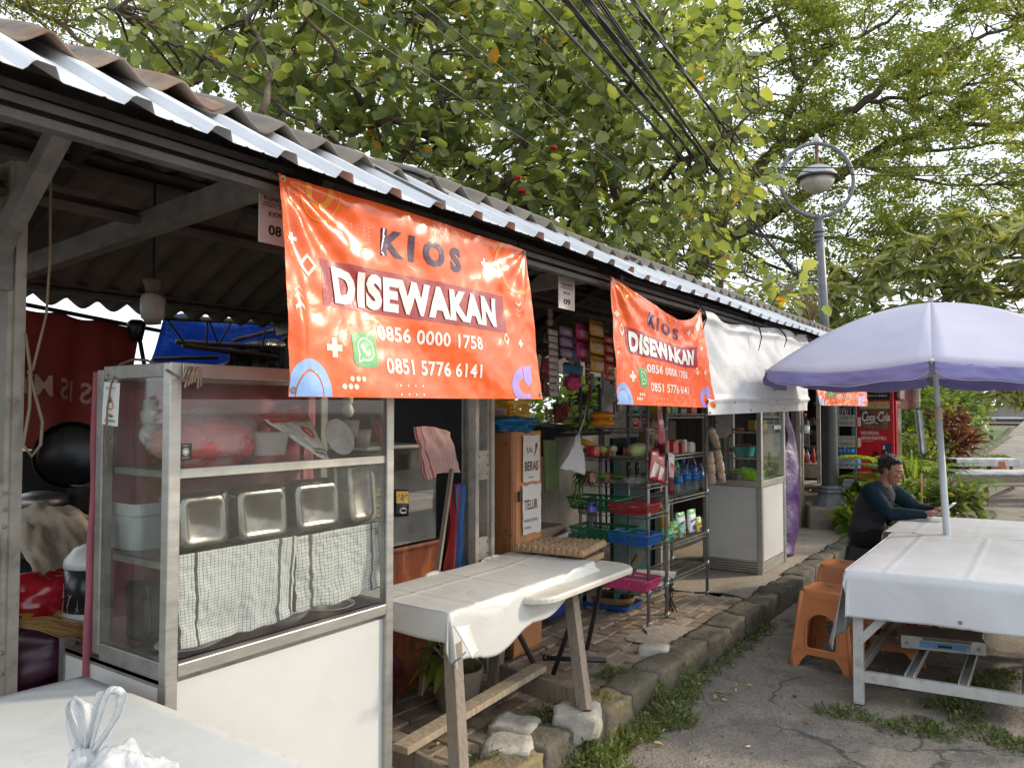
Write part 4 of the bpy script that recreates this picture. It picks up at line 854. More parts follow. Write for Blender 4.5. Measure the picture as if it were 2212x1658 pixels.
def cloth(name, label, x0, x1, y0, y1, z, over, fns, m, nu=90, nv=90, seed=0, rz=0, wr=.012, cat='tablecloth'):
    """a cover laid over a rectangular top; over = overhang at (x0,x1,y0,y1)"""
    L0, L1, F0, F1 = over; W = x1 - x0; H = y1 - y0
    def fn(u, v):
        s = -L0 + (W + L0 + L1) * u; r_ = -F0 + (H + F0 + F1) * v
        cx = min(max(s, 0), W); cy_ = min(max(r_, 0), H); ex = s - cx; ey = r_ - cy_; e = math.hypot(ex, ey)
        p = Vector((x0 + cx, y0 + cy_, z + .0015 * noise.noise(Vector((cx * 7, cy_ * 7, seed))) + .003 * max(0, noise.noise(Vector((cx * 3, cy_ * 3, seed + 2))))))
        for cc_, W__ in ((cx, W), (cy_, H)): p.z += .0035 * math.exp(-((cc_ / .37 % 1 - .5) / .03) ** 2) - .0015 * math.exp(-((cc_ / .37 % 1 - .42) / .05) ** 2)
        if e > 0:
            d = Vector((ex / e, ey / e, 0)); a = math.atan2(ey, ex); tang = cx * (1 if ey else 0) + cy_ * (1 if ex else 0)
            out_ = .012 * min(1, e * 25) + e * .05 + wr * (math.sin(tang * 11 + seed) + .8 * noise.noise(Vector((tang * 6, e * 3, seed)))) * min(1, e * 4) * 1.0
            if ex and ey: out_ += .05 * e + .02 * math.sin(a * 8 + seed) * min(1, e * 6)
            p += d * out_; p.z -= max(0, e - .004) * .985
        p = fns(u, v, p, e) if fns else p
        return p
    o = drape(name, m, None, fn, nu, nv, .0018)
    return tag(o, label, cat)
def tf(u, v, p, e):
    if p.z < .7665:
        k = 1.15 - .8 * max(0, min(1, (p.y - 2.6) / .75)) ** 1.3; p.z = .7665 - (.7665 - p.z) * k + .02 * math.sin(p.y * 14)
    p.z += .012 * max(0, min(1, (p.y - 3.2) / .2))
    return p
cl = cloth('vinyl_cover', 'soiled white vinyl cover hanging off the timber table', -2.41, -1.905, 2.30, 3.46, .772, (.02, .19, .11, .05), tf, old_cloth, 70, 110, 3, wr=.01)
q = B(); c = [at(975, 1350, X=-1.80), at(1010, 1345, X=-1.80), at(1037, 1408, X=-1.74), at(1012, 1420, X=-1.74)]
def ff(u, v): p = (c[0] * (1 - u) + c[1] * u) * (1 - v) + (c[3] * (1 - u) + c[2] * u) * v; p.x += .012 * math.sin(u * 3 + v * 2) + .006; return p
o = drape('cover_corner', old_cloth, cl, lambda u, v: ff(u, v), 12, 14, .002); o.matrix_parent_inverse = Matrix.Identity(4)
q = B(); a = at(1005, 1408, X=-1.73); q.tube([a, at(995, 1420, X=-1.72), at(982, 1428, X=-1.74), at(978, 1436, X=-1.78)], .004, 6); q.obj('tie_cord', mat('blue_grey_cord', (.15, .2, .26), r=.8), cl).matrix_parent_inverse = Matrix.Identity(4)
pt = thing('folding_table', 'cream plastic folding table on crossed black tube legs behind the timber table', 'table', (-2.2, 3.6, .1))
q = B(); W1, H1 = .56, .95; F = frame3((-2.06, 3.26, .704), (1, 0, 0), (0, 1, 0), (0, 0, 1))
loft(q, [[F(x, y, z) for x, y in rr2(W1 - i, H1 - i, .12, 6)] for i, z in ((.03, -.0), (.0, .006), (0, .026), (.016, .034))]); q.obj('tabletop', mat('cream_plastic', (.62, .58, .50), r=.4, var=.06, dirt=((.35, .3, .24), .15, 8)), pt, smooth=False, bevel=.003)
blk = mat('worn_black_tube', (.03, .03, .03), r=.4, var=.3, dirt=((.14, .09, .06), .12, 20))
def gp(px, py, z=.14): return at(px, py, Z=z)
for a, b_ in (((-2.30, 3.10, .73), gp(1178, 1482)), ((-2.28, 3.62, .73), gp(1060, 1478)), ((-1.98, 3.55, .73), gp(1195, 1455)), ((-1.95, 3.66, .73), gp(1268, 1400))):
    B().tube([a, b_], .0135, 10).obj('leg', blk, pt, smooth=True)
B().tube([gp(1176, 1420, .155), gp(1310, 1426, .155)], .0135, 10).obj('foot_bar', blk, pt, smooth=True)
B().tube([gp(1172, 1420, .155), gp(1180, 1420, .155)], .018, 10).obj('foot_cap', black_pl, pt, smooth=True)
eg = B(); nE, mE = 6, 5
et = thing('egg_tray', 'brown moulded pulp egg tray behind the white vinyl cover', 'egg tray', (-2.2, 3.62, .77))
def ef(u, v):
    x = u * nE * 2; y = v * mE * 2; z = .022 * max(0, abs(math.sin(PI * x / 2) * math.sin(PI * y / 2)) ** .5) + .018 * (abs(math.cos(PI * x / 2) * math.cos(PI * y / 2)) ** .5 > .5)
    return (-2.36 + .40 * u - .03 * v, 3.40 + .32 * v + .04 * u, .80 + z * (1 if .01 < u < .99 and .01 < v < .99 else 0) + .015 * u * v + .003 * noise.noise(Vector((u * 20, v * 20, 0))))
B().grid(ef, 72, 60).obj('tray_sheet', mat('brown_pulp', (.33, .21, .12), r=.95, var=.2, bump=.5, bs=150), et, smooth=True, solid=.003)
B().box((-2.175, 3.595, .762), (.36, .30, .03), Matrix.Rotation(.09, 3, 'Z')).obj('tray_stack', MC['brown_pulp'], et)
cb = thing('plywood_cupboard', 'tall orange plywood cupboard standing beside the kiosk post', 'cupboard', (-2.8, 3.8, .13))
B().box((-2.83, 3.80, .78), (.58, .30, 1.30)).obj('carcass', plywood, cb, bevel=.004)
B().box((-2.83, 3.646, 1.13), (.57, .008, .58)).obj('panel', plywood, cb); B().box((-2.83, 3.646, .50), (.57, .008, .64)).obj('panel', plywood, cb)
for (z, x) in ((1.36, -2.58), (1.36, -3.0), (.86, -2.58), (.80, -2.8)): B().ball((x, 3.640, z), .006, 6, 4).obj('nail', steel_dark, cb)
dr = thing('cupboard_door', 'loose plywood door panel carrying two printed papers, leaning by the cupboard', 'door panel', (-2.53, 3.8, .13))
pl_l = mat('light_plywood', (.50, .22, .085), r=.55, var=.18, vs=4, bump=.08, bs=60, aniso=(6, 6, .5), dirt=((.36, .15, .05), .25, 3))
da, db, dc, dd_ = at(1110, 1418, X=-2.53), at(1170, 1384, X=-2.52), at(1168, 931, X=-2.53), at(1117, 934, X=-2.54)
q = B(); v_ = [da, db, dc, dd_]; q.add(v_ + [p + Vector((-.014, 0, 0)) for p in v_], [(0, 1, 2, 3), (7, 6, 5, 4), (0, 4, 5, 1), (1, 5, 6, 2), (2, 6, 7, 3), (3, 7, 4, 0)]); dbd = q.obj('board', pl_l, dr)
ux = (db - da); ux.z = 0; ux.normalize(); uz = Vector((0, 0, 1)); Wd = (db - da).length
pap = mat('old_white_paper', (.66, .62, .58), r=.7, var=.06, dirt=((.45, .36, .28), .15, 6)); brn = mat('brown_ink', (.16, .07, .04), r=.7, bump=0)
def paper(pxs, lines, nm='paper', deco=None):
    a, b_ = at(pxs[0], pxs[3], X=-2.525), at(pxs[2], pxs[1], X=-2.525); W = b_.y - a.y; H = b_.z - a.z; H = at(pxs[0], pxs[1], X=-2.525).z - a.z
    pts = []
    n_ = 9
    for i in range(n_): pts.append((W * i / n_ + .0, random.uniform(-.006, .004)))
    for i in range(n_): pts.append((W + random.uniform(-.005, .005), H * i / n_))
    for i in range(n_): pts.append((W * (1 - i / n_), H + random.uniform(-.005, .005)))
    for i in range(n_): pts.append((random.uniform(-.005, .005), H * (1 - i / n_)))
    S = plane_S(a + Vector((.004, 0, 0)), (0, 1, 0), (0, 0, 1))
    p = printed(nm, pap, dbd, [poly(pts)], S, .001); p.matrix_parent_inverse = Matrix.Identity(4)
    l = printed('lettering', brn, p, [text2d(s, W * x, H * y, H * h, W * w_, bd, al) for s, x, y, h, w_, bd, al in lines] + (deco(W, H) if deco else []), S, .003); l.matrix_parent_inverse = Matrix.Identity(4)
paper((1129, 940, 1164, 1041), [('JUAL', .18, .62, .13, .40, .0, 'L'), ('BERAS', .08, .24, .2, .82, .03, 'L')], deco=lambda W, H: [poly([(W * .72, H * .80), (W * .84, H * .84), (W * .86, H * .76), (W * .74, H * .60), (W * .60, H * .52), (W * .64, H * .58), (W * .72, H * .66)]), rect(W * .3, H * .08, W * .6, H * .1)])
paper((1128, 1018 + 30, 1167, 1155), [('TELUR', .08, .5, .2, .72, .02, 'L'), ('BAWANG SEMBAKO', .08, .24, .07, .75, .0, 'L'), ('LAINNYA', .08, .1, .06, .35, 0, 'L')])
B().box(at(1123, 1012 + 60, X=-2.52), (.012, .02, .06)).obj('hinge', steel_dark, dr)
def basket(nm, m, label, c, w_, d, h, rz=0, hx_=1.12, n=14, group=None, cat='basket', r=.03, rows=3):
    t = thing(nm, label, cat, tuple(c), group); c = Vector(c); rot = Matrix.Rotation(rz, 3, 'Z')
    def P_(x, y, z): return c + rot @ Vector((x, y, z))
    q = B()
    def rgx(z, k, th=0): return [P_(x, y, z) for x, y in rr2(w_ * k - th, d * k - th, r, 4)]
    rim = B(); loft(rim, [rgx(h, hx_ + .05), rgx(h - .012, hx_ + .05), rgx(h - .012, hx_), rgx(h * .8, hx_ - .02), rgx(h * .8, hx_ - .04), rgx(h, hx_ - .01), rgx(h, hx_ + .05)], (0, 0)); rim.obj('rim', m, t)
    fl_ = B(); loft(fl_, [rgx(0, 1), rgx(.008, 1.005), rgx(.008, .96)], (1, 1)); fl_.obj('base', m, t)
    per = rr2(1, 1, .08, 4); s = B()
    def edge_pt(f, z):
        k = 1 + (hx_ - 1) * (z / h); hw = w_ * k / 2; hd = d * k / 2; L_ = 2 * (w_ + d); x = f * L_
        if x < w_: return P_(-hw + x / w_ * 2 * hw, -hd, z)
        x -= w_
        if x < d: return P_(hw, -hd + x / d * 2 * hd, z)
        x -= d
        if x < w_: return P_(hw - x / w_ * 2 * hw, hd, z)
        x -= w_; return P_(-hw, hd - x / d * 2 * hd, z)
    N = n * 4
    for i in range(N): a = edge_pt((i + .5) / N, .004); b_ = edge_pt((i + .5) / N, h * .82); s.bar(a, b_, .0045, .003, up=(rot @ Vector((1, 0, 0))))
    for k in range(1, rows + 1):
        z = h * .8 * k / (rows + 1); cs = [(-1, -1), (1, -1), (1, 1), (-1, 1)]; kk = 1 + (hx_ - 1) * z / h
        for i in range(4):
            a, b_ = cs[i], cs[(i + 1) % 4]; s.bar(P_(a[0] * w_ * kk / 2, a[1] * d * kk / 2, z), P_(b_[0] * w_ * kk / 2, b_[1] * d * kk / 2, z), .003, .006)
    s.obj('lattice', m, t, kind='stuff'); return t
pm = lambda n, c, r=.35: mat(n, c, r=r, var=.1, bump=.05)
c = at(1068, 893, X=-2.70)
bk = basket('yellow_basket', pm('yellow_plastic', (.80, .38, .02)), 'small yellow shopping basket with a shop label on top of the plywood cupboard', (-2.72, 3.80, 1.50), .24, .20, .11)
ab = B().box((-2.66, 3.687, 1.545), (.09, .003, .035)).obj('shop_label', mat('label_white', (.72, .70, .68), r=.4), bk)
SA = lambda x, y: (Vector((-2.705 + x, 3.6855, 1.5275 + y)), Vector((0, -1, 0)))
for nm_, mm, sh in (('lettering', mat('ink_blue', (.03, .06, .35), r=.5), [text2d('Alfa', .008, .013, .015, .035, .02)]), ('lettering', mat('ink_red', (.6, .02, .02), r=.5), [text2d('mart', .044, .013, .012, .038, .02), rect(.005, .003, .085, .007)])):
    printed(nm_, mm, ab, sh, SA, .001).matrix_parent_inverse = Matrix.Identity(4)
bluepl = mat('blue_crumpled_plastic', (.03, .22, .46), r=.3, var=.15, tl=.25, wrinkle=.6, ws=25, bump=0)
q = B(); crumple(q, (-2.68, 3.76, 1.465), (.21, .15, .052), 11, .42, 40, 24); tag(q.obj('plastic_sheet', bluepl, smooth=True), 'crumpled blue plastic sheet on top of the plywood cupboard', 'plastic sheet')
# red leaning things between the cabinet and the post -------------------------------------------------
tank = thing('rusty_drum', 'square orange-brown rusty metal bin behind the timber table', 'bin', (-2.75, 2.75, .13))
rust = mat('rusty_orange_metal', (.22, .055, .02), r=.5, var=.4, vs=4, m=.1, bump=.2, dirt=[((.42, .14, .04), .35, 4), ((.04, .015, .01), .35, 3)], aniso=(3, 3, 1))
q = B(); loft(q, [[(-2.92 + x, 2.86 + y, z) for x, y in rr2(.56 * k, .62 * k, .06, 5)] for z, k in ((.13, .8), (.2, .86), (.5, .95), (.84, 1), (.86, 1.02), (.875, 1.0), (.86, .9))]); q.obj('drum_body', rust, tank, smooth=False, bevel=.004)
ac = thing('clear_snack_case', 'scratched clear acrylic case on the rusty bin, with sachets stuck on it', 'case', (-2.9, 2.85, .88))
acr = glassmat('scratched_acrylic', (.80, .79, .76), dust=.13)
for (a, d) in (((-2.66, 2.86, 1.12), (.005, .50, .48)), ((-2.9, 2.61, 1.12), (.48, .005, .48))): B().box(a, d).obj('pane', acr, ac)
B().box((-2.9, 2.86, 1.365), (.50, .52, .015)).obj('lid', mat('cloudy_lid', (.42, .40, .37), r=.4), ac, bevel=.003)
for z in (.885, 1.1): B().box((-2.9, 2.86, z), (.46, .48, .012)).obj('shelf', mat('smoky_shelf', (.20, .18, .16), r=.5), ac)
B().box((-2.655, 2.61, 1.12), (.014, .014, .48)).obj('corner_strip', alu_d, ac)
q = B()
for k in range(5):
    a = at(935, 1300, X=-2.5)
greens = mat('green_sachet', (.12, .42, .06), r=.3, wrinkle=.3, ws=40, bump=0)
for k in range(5):
    z = 1.16 - k * .05
    packet([Vector(p) for p in ((-2.64, 2.64, z + .024), (-2.64, 2.685, z + .024), (-2.64, 2.685, z - .024), (-2.64, 2.64, z - .024))], greens, 'green and red seasoning sachet in the strip on the clear acrylic case', k, .005, 'sachet', 'sachet', [(rdm, [rect(.15, .42, .85, .78)]), (pk, [rect(.22, .5, .78, .68)]), (yem, [rect(.2, .12, .8, .32)])], 'strip of green sachets', 6, 6)
packet([Vector(p) for p in ((-2.64, 2.78, 1.16), (-2.64, 2.88, 1.15), (-2.64, 2.88, 1.02), (-2.64, 2.78, 1.03))], mat('black_packet', (.02, .016, .012), r=.3), 'black packet lettered ABC behind the clear acrylic case', 3, .006, 'packet', 'food_packet', [(yem, [rect(.05, .5, .95, .95)]), (mat('pk_black', (.02, .02, .02), r=.4), [text2d('ABC', .12, .62, .22, .76, .02)]), (pk, [ring(.55, .22, .25, .12, .06)])], None, 8, 8)
ch3 = checks('red_check_towel', (.50, .37, .34), (.30, .05, .05), 24, 24, .16, ((.02, .05), (.14, .17)))
ta = [at(892, 922, X=-2.52), at(972, 928, X=-2.52), at(992, 1015, X=-2.50), at(917, 1038, X=-2.50)]
tag(drape('checked_towel', ch3, None, lambda u, v: (ta[0] * (1 - u) + ta[1] * u) * (1 - v) + (ta[3] * (1 - u) + ta[2] * u) * v + Vector((.02 * noise.noise(Vector((u * 4, v * 4, 0))) + .02 * math.sin(u * 9) * v, 0, .01 * math.sin(u * 4) - .02 * max(0, u - .8))), 40, 34, .003), 'red and cream checked cloth draped over the clear acrylic case', 'cloth')
q = B(); q.bar(at(976, 1012, X=-2.45), at(908, 1500, X=-2.45) + Vector((0, 0, 0)), .022, .014); tag(q.obj('wooden_stick', wood_grey), 'thin wooden stick leaning diagonally in front of the clear acrylic case', 'stick')
for (px, lb, mm, w_) in ((978, 'red hanging cloth against the dark kiosk post', mat('red_cloth', (.30, .02, .02), r=.8, tl=.1), .10), (992, 'blue hanging cloth beside the red one at the kiosk post', mat('blue_cloth', (.04, .13, .35), r=.7, tl=.1), .09)):
    a = at(px, 1045, X=-2.62)
    tag(drape('cloth', mm, None, lambda u, v, a=a, w_=w_: a + Vector((.02 * math.sin(u * 9 + v * 6), (u - .5) * w_ * (.6 + .5 * math.sin(v * 5 + 1) ** 2), -.62 * v)), 16, 24, .003), lb, 'cloth')
potm = mat('grey_plant_pot', (.20, .17, .13), r=.85, var=.25)
def pot(c, r, h, m, t): return B().lathe([(r * .7, 0), (r * .95, h * .8), (r, h), (r * .92, h), (r * .86, h * .85), (0, h * .85)], c, 22).obj('pot', m, t, smooth=False)
fp = thing('potted_plant', 'grey pot with a red flowering plant in the shade under the timber table', 'potted plant', (-2.38, 2.75, .13))
pot((-2.36, 2.92, .13), .13, .19, potm, fp)
def leafblade(bb, base, d, L_, w_, droop=.3, n=5, fold=.15, up=Vector((0, 0, 1))):
    d = Vector(d).normalized(); side = d.cross(up)
    side = side.normalized() if side.length > .05 else Vector((1, 0, 0)); nrm = side.cross(d)
    k = len(bb.v); p = Vector(base)
    for i in range(n + 1):
        f = i / n; ww = w_ * math.sin(PI * (f * .93 + .05)) ** .8 * .5
        q_ = p + d * (L_ * f) - Vector((0, 0, droop * L_ * f * f))
        bb.v += [tuple(q_ - side * ww + nrm * fold * ww), tuple(q_), tuple(q_ + side * ww + nrm * fold * ww)]
    for i in range(n):
        a = k + i * 3; bb.f += [(a, a + 1, a + 4, a + 3), (a + 1, a + 2, a + 5, a + 4)]
lf_y = leafmat('yellow_green_leaf', [(0, (.10, .16, .03)), (.5, (.2, .27, .05)), (1, (.06, .12, .025))])
lf_g = leafmat('mid_green_leaf', [(0, (.03, .09, .02)), (.5, (.07, .15, .035)), (1, (.12, .2, .05))])
q = B()
for k in range(34):
    a = random.uniform(0, 6.28); leafblade(q, Vector((-2.36, 2.86, .33)) + Vector((math.cos(a) * .05, math.sin(a) * .05, random.uniform(0, .2))), (math.cos(a), math.sin(a) - .3, random.uniform(-.2, .9)), random.uniform(.09, .18), .04, .5)
q.obj('foliage', lf_y, fp, kind='stuff')
q = B(); 
for k in range(5): a = random.uniform(0, 6.28); q.tube([(-2.36, 2.9, .3), (-2.36 + .1 * math.cos(a), 2.8 + .1 * math.sin(a), .52)], .004, 5)
q.obj('stem', wood_grey, fp, kind='stuff')
q = B(); crumple(q, (-2.33, 2.52, .62), (.03, .03, .03), 4, .5, 14, 10); q.obj('flower', mat('red_petals', (.5, .02, .03), r=.5, tl=.3), fp, smooth=True)
q = B(); crumple(q, (-2.62, 2.55, .30), (.10, .22, .24), 21, .3); tag(q.obj('dark_red_bag', mat('maroon_plastic', (.10, .01, .025), r=.3), smooth=True), 'dark maroon bag under the timber table behind its front leg', 'bag')
q = B().tube([(-1.98, 3.05, .145), (-1.78, 3.27, .15)], .006, 6); q.lathe([(.018, 0), (.02, .02), (.01, .03)], (-1.79, 3.25, .14), 12)
tag(q.obj('broken_brush', black_pl), 'thin black rod with a round brush head lying on the bricks', 'brush')
# first kiosk: its dim inside and the things behind it
dark_in = mat('near_black_interior', (.018, .015, .014), r=.8, var=.5, vs=5)  # near-black brown shared by the inner walls, partition and shelves
redcloth = mat('red_brown_tarp_cloth', (.27, .055, .04), r=.8, var=.25, vs=3, bump=.15, bs=100, tl=.45)
cx_ = -4.25; c0, c1, c2, c3 = at(20, 655, X=cx_), at(302, 703, X=cx_), at(258, 1010, X=cx_), at(20, 960, X=cx_)
tarp = thing('red_curtain', 'dark red cloth hung behind the first kiosk, its printed words seen reversed', 'curtain', tuple(c3))
def tp(u, v):
    p = (c0 * (1 - u) + c1 * u) * (1 - v) + (c3 * (1 - u) + c2 * u) * v
    p.x += .04 * noise.noise(Vector((u * 5, v * 2, 1))) + .02 * math.sin(u * 17 + v * 3) * v; p.z -= .02 * abs(math.sin(u * 9)) * (1 - v); return p
ts = drape('cloth_sheet', redcloth, tarp, tp, 60, 30, .003)
tm = mat('faded_print', (.42, .24, .20), r=.8, bump=0)
def ST(x, y):
    p = tp(min(1, max(0, x)), min(1, max(0, 1 - y))); return p, Vector((1, 0, 0))
def mir(shape, xc): vs, fs = shape; return ([(2 * xc - a, b_) for a, b_ in vs], [f[::-1] for f in fs])
printed('lettering', tm, ts, [mir(text2d('THIS IS MY', 0.0, .40, .15, .88, .02), .47)], ST, .012, .05, (.01, .01, .99, .99)).matrix_parent_inverse = Matrix.Identity(4)
B().bar(c0 + Vector((0, 0, .01)), c1 + Vector((0, .12, -.02)), .02, .02).obj('rail', black_fab, tarp)
blt = mat('blue_woven_tarp', (.05, .18, .62), r=.55, var=.2, vs=4, tl=.45, wrinkle=.7, ws=16, bump=.3, bs=60, dirt=((.15, .3, .7), .2, 12))
b0_, b1_, b2_, b3_ = at(355, 683, X=-5.0), at(820, 702, X=-5.0), at(820, 900, X=-6.2), at(270, 905, X=-6.2)
o = drape('blue_tarpaulin', blt, None, lambda u, v: (b0_ * (1 - u) + b1_ * u) * (1 - v) + (b3_ * (1 - u) + b2_ * u) * v + Vector((0, 0, .05 * noise.noise(Vector((u * 6, v * 4, 0))) - .1 * math.sin(PI * v))), 50, 20, .004)
tag(o, 'bright blue woven tarpaulin sloping down behind the first kiosk', 'tarpaulin')
o = drape('black_plastic_sheet', mat('shiny_black_plastic', (.012, .012, .016), r=.3, wrinkle=1, ws=9, bump=0, coat=.3), None,
    lambda u, v: at(430 + 230 * u - 10 * (1 - u) * 0, 740 + 8 * math.sin(u * 7) + (60 * (1 - u) ** 2 if u < .3 else 0), X=-4.55) + Vector((.05 * noise.noise(Vector((u * 9, v * 5, 0))), .0, -v * .62)), 60, 20, .003)
tag(o, 'shiny black plastic sheet tied up below the blue tarpaulin', 'plastic sheet')
for (a, b_, r_, lb) in (((380, 738), (625, 752), .016, 'upper dark pole slung level across the blue tarpaulin'), ((330, 775), (470, 772), .012, 'thin left batten lying across the blue tarpaulin'), ((395, 745), (600, 772), .02, 'thick charred pole hanging on cords below the roof edge'), ((505, 735), (620, 706), .014, 'pale slanting stick in front of the blue tarpaulin')):
    tag(B().tube([at(a[0], a[1], X=-4.5), at(b_[0], b_[1], X=-4.5)], r_, 8).obj('pole', mat('charred_pole', (.035, .022, .016), r=.7), smooth=True), lb, 'pole')
q = B()
for a, b_ in (((362, 690), (402, 745)), ((448, 690), (446, 745)), ((452, 692), (470, 740)), ((500, 695), (474, 742)), ((575, 700), (566, 752)), ((592, 702), (594, 728))): q.tube([at(a[0], a[1], X=-4.4), at(b_[0], b_[1], X=-4.4)], .007, 5)
tag(q.obj('cords', black_fab, kind='stuff'), 'black cords tying the poles up under the roof edge', 'cords')
B().tube([at(345, 685, X=-4.4), at(640, 700, X=-4.4)], .018, 8).obj('edge_pole', black_fab, bld)
B().tube([at(296, 700, X=-4.15), at(312, 790, X=-4.15), at(330, 1200, X=-4.15)], .012, 8).obj('rear_pole', black_fab, bld)
sp_ = thing('rear_lamp', 'small black spotlight clipped on the pole beside the red curtain', 'lamp', tuple(at(295, 720, X=-4.1)))
B().lathe([(0, 0), (.03, .0), (.045, .07), (.05, .1), (.03, .12), (0, .12)], at(294, 738, X=-4.1), 14).obj('lamp_head', black_pl, sp_, smooth=True)
B().tube([at(294, 735, X=-4.1), at(300, 702, X=-4.1)], .01, 6).obj('clamp', black_pl, sp_)
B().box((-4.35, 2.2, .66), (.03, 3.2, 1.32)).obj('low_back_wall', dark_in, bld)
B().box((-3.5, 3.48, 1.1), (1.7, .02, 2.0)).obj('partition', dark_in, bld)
st_ = thing('cooking_stove', 'black stove counter in the dark back of the first kiosk', 'stove', (-3.7, 1.8, .1))
B().box((-3.85, 1.95, .52), (.55, 1.6, .80)).obj('counter', black_fab, st_)
B().box((-4.1, 2.25, 1.30), (.06, .35, .26)).obj('splash_board', black_fab, st_)
B().box((-4.1, 1.75, 1.25), (.06, .10, .2)).obj('splash_board', black_fab, st_)
q = B().lathe([(.02, .0), (.12, .012), (.2, .045), (.235, .09), (.24, .092), (.2, .06), (.1, .02), (0, .012)], (0, 0, 0), 36); o = q.obj('wok', mat('black_wok', (.012, .012, .013), r=.28, m=.5), smooth=True); o.scale = (.62,) * 3; o.location = at(158, 985, X=-3.55); o.rotation_euler = (R(10), R(78), R(-30)); tag(o, 'big black wok hanging upright in the dark first kiosk', 'wok')
for (px, py, lb, mm) in ((85, 1085, 'low steel lid glinting on the black stove', inox_d), (195, 1065, 'dark cooking pot on the stove beside the pink curtain', mat('dark_pot', (.10, .09, .08), r=.35, m=.7))):
    c = at(px, py, X=-3.5); q = B().lathe([(.08, -.02), (.11, 0), (.1, .03), (.04, .045), (0, .05)] if px < 100 else [(.07, -.08), (.085, -.06), (.09, .04), (.095, .045), (.085, .045), (0, .03)], c, 24); tag(q.obj('cooking_pot', mm, smooth=True), lb, 'pot')
sackm = mat('beige_sack_cloth', (.33, .27, .20), r=.9, var=.15, bump=.3, bs=160, wrinkle=.6, ws=7)
def sk(u, v):
    a = at(10 + 260 * u, 1245, X=-2.95); h_ = .24 * math.sin(PI * (.15 + .72 * u)) ** .8 * math.cos((v - .5) * PI) ** .6 if abs(v - .5) < .5 else 0
    return a + Vector((-.75 * (v - .3), .1 * v, h_ + .03 * noise.noise(Vector((u * 5, v * 4, 0))) + .02 * noise.noise(Vector((u * 14, v * 9, 3)))))
tag(drape('cloth_sack', sackm, None, sk, 60, 40, .004), 'big beige cloth heap behind the thermos in the first kiosk', 'cloth')
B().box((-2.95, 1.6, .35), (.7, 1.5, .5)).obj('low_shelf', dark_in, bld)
q = B(); crumple(q, at(90, 1290, X=-2.75), (.12, .17, .08), 33, .32); tag(q.obj('plastic_bag', mat('crimson_plastic', (.36, .012, .018), r=.22, coat=.5), smooth=True), 'shiny crimson plastic bag below the beige cloth heap', 'plastic bag')
q = B(); crumple(q, at(95, 1400, X=-2.72), (.14, .2, .14), 37, .3); tag(q.obj('dark_bag', mat('dark_purple_bag', (.05, .012, .03), r=.35), smooth=True), 'dark purple bag under the yellow rail in the first kiosk', 'bag')
B().bar(at(18, 1332, X=-2.66), at(170, 1320, X=-2.66), .02, .018).obj('yellow_rail', mat('yellow_strip', (.42, .24, .03), r=.6), bld)
rc = thing('rice_warmer', 'white rice warmer with a black fern-patterned band beside the broom', 'rice warmer', tuple(at(200, 1340, X=-2.62)))
c = at(208, 1340, X=-2.62)
B().lathe([(.085, 0), (.10, .01), (.105, .03), (.10, .045)], c, 30).obj('base', white_panel, rc, smooth=True)
B().lathe([(.098, .045), (.098, .185)], c, 30).obj('patterned_band', mat('black_enamel', (.02, .02, .022), r=.25), rc, smooth=True)
B().lathe([(.101, .185), (.098, .21), (.07, .245), (.03, .26), (0, .262)], c, 30).obj('lid', white_panel, rc, smooth=True)
q = B()
for k in range(26):
    a = R(random.uniform(-120, 60)); z = random.uniform(.06, .17); 
    for j in range(5):
        a2 = a + random.uniform(-.12, .12); q.tube([c + Vector((math.cos(a) * .0995, math.sin(a) * .0995, z)), c + Vector((math.cos(a2) * .1, math.sin(a2) * .1, z + random.uniform(-.03, .03)))], .0006, 3, False)
q.obj('fern_pattern', mat('pattern_white', (.45, .45, .42), r=.5), rc, kind='stuff')
q = B(); hb = at(20, 1345, X=-2.58)
for k in range(170):
    e = at(225 - random.uniform(0, 60) ** 1, 1372 + random.uniform(-26, 22), X=-2.5 + random.uniform(-.06, .06)); mid = (hb + e) / 2 + Vector((0, 0, random.uniform(-.0, .025)))
    q.tube([hb + Vector((0, 0, random.uniform(-.01, .01))), mid, e], [.0016, .0012, .0006], 3, False)
bm_ = thing('stick_broom', 'tan stick broom lying flat with its bristles pointing at the big cabinet', 'broom', tuple(hb))
q.obj('bristles', mat('tan_bristle', (.30, .17, .06), r=.8, bump=0), bm_, kind='stuff'); B().tube([hb + Vector((0, -.2, 0)), hb + Vector((0, .03, 0))], .018, 8).obj('binding', mat('broom_band', (.08, .03, .03)), bm_)
q = B(); q.tube([at(112, 200, X=-2.5), at(108, 560, X=-2.5), at(100, 680, X=-2.5), at(70, 800, X=-2.5)], .004, 6)
rp_ = mat('dirty_rope', (.25, .20, .13), r=.9)
tag(q.obj('rope', rp_), 'thin dirty rope running up beside the near post', 'rope')
q = B(); q.tube([at(55, 720, X=-2.5), at(66, 800, X=-2.5), at(64, 880, X=-2.5), at(50, 960, X=-2.5), at(68, 985, X=-2.5), at(88, 960, X=-2.5), at(92, 910, X=-2.5), at(75, 850, X=-2.5), at(62, 800, X=-2.5)], .005, 6)
tag(q.obj('rope_loop', rp_, smooth=True), 'hanging loop of dirty rope knotted on the near post', 'rope')
lt = thing('ceiling_lamp', 'dusty white jar lamp hanging under the dark roof above the big cabinet', 'lamp', tuple(at(330, 660, X=-2.9)))
c = at(330, 665, X=-2.9)
B().lathe([(.0, -.055), (.03, -.052), (.043, -.04), (.046, 0), (.046, .035), (.04, .05), (.03, .055), (0, .055)], c, 24).obj('glass_jar', mat('dusty_white_glass', (.36, .34, .32), r=.4), lt, smooth=True)
B().lathe([(.028, .055), (.028, .08), (.036, .10), (.04, .115), (0, .115)], c, 20).obj('holder', mat('rusty_holder', (.12, .08, .06)), lt, smooth=True)
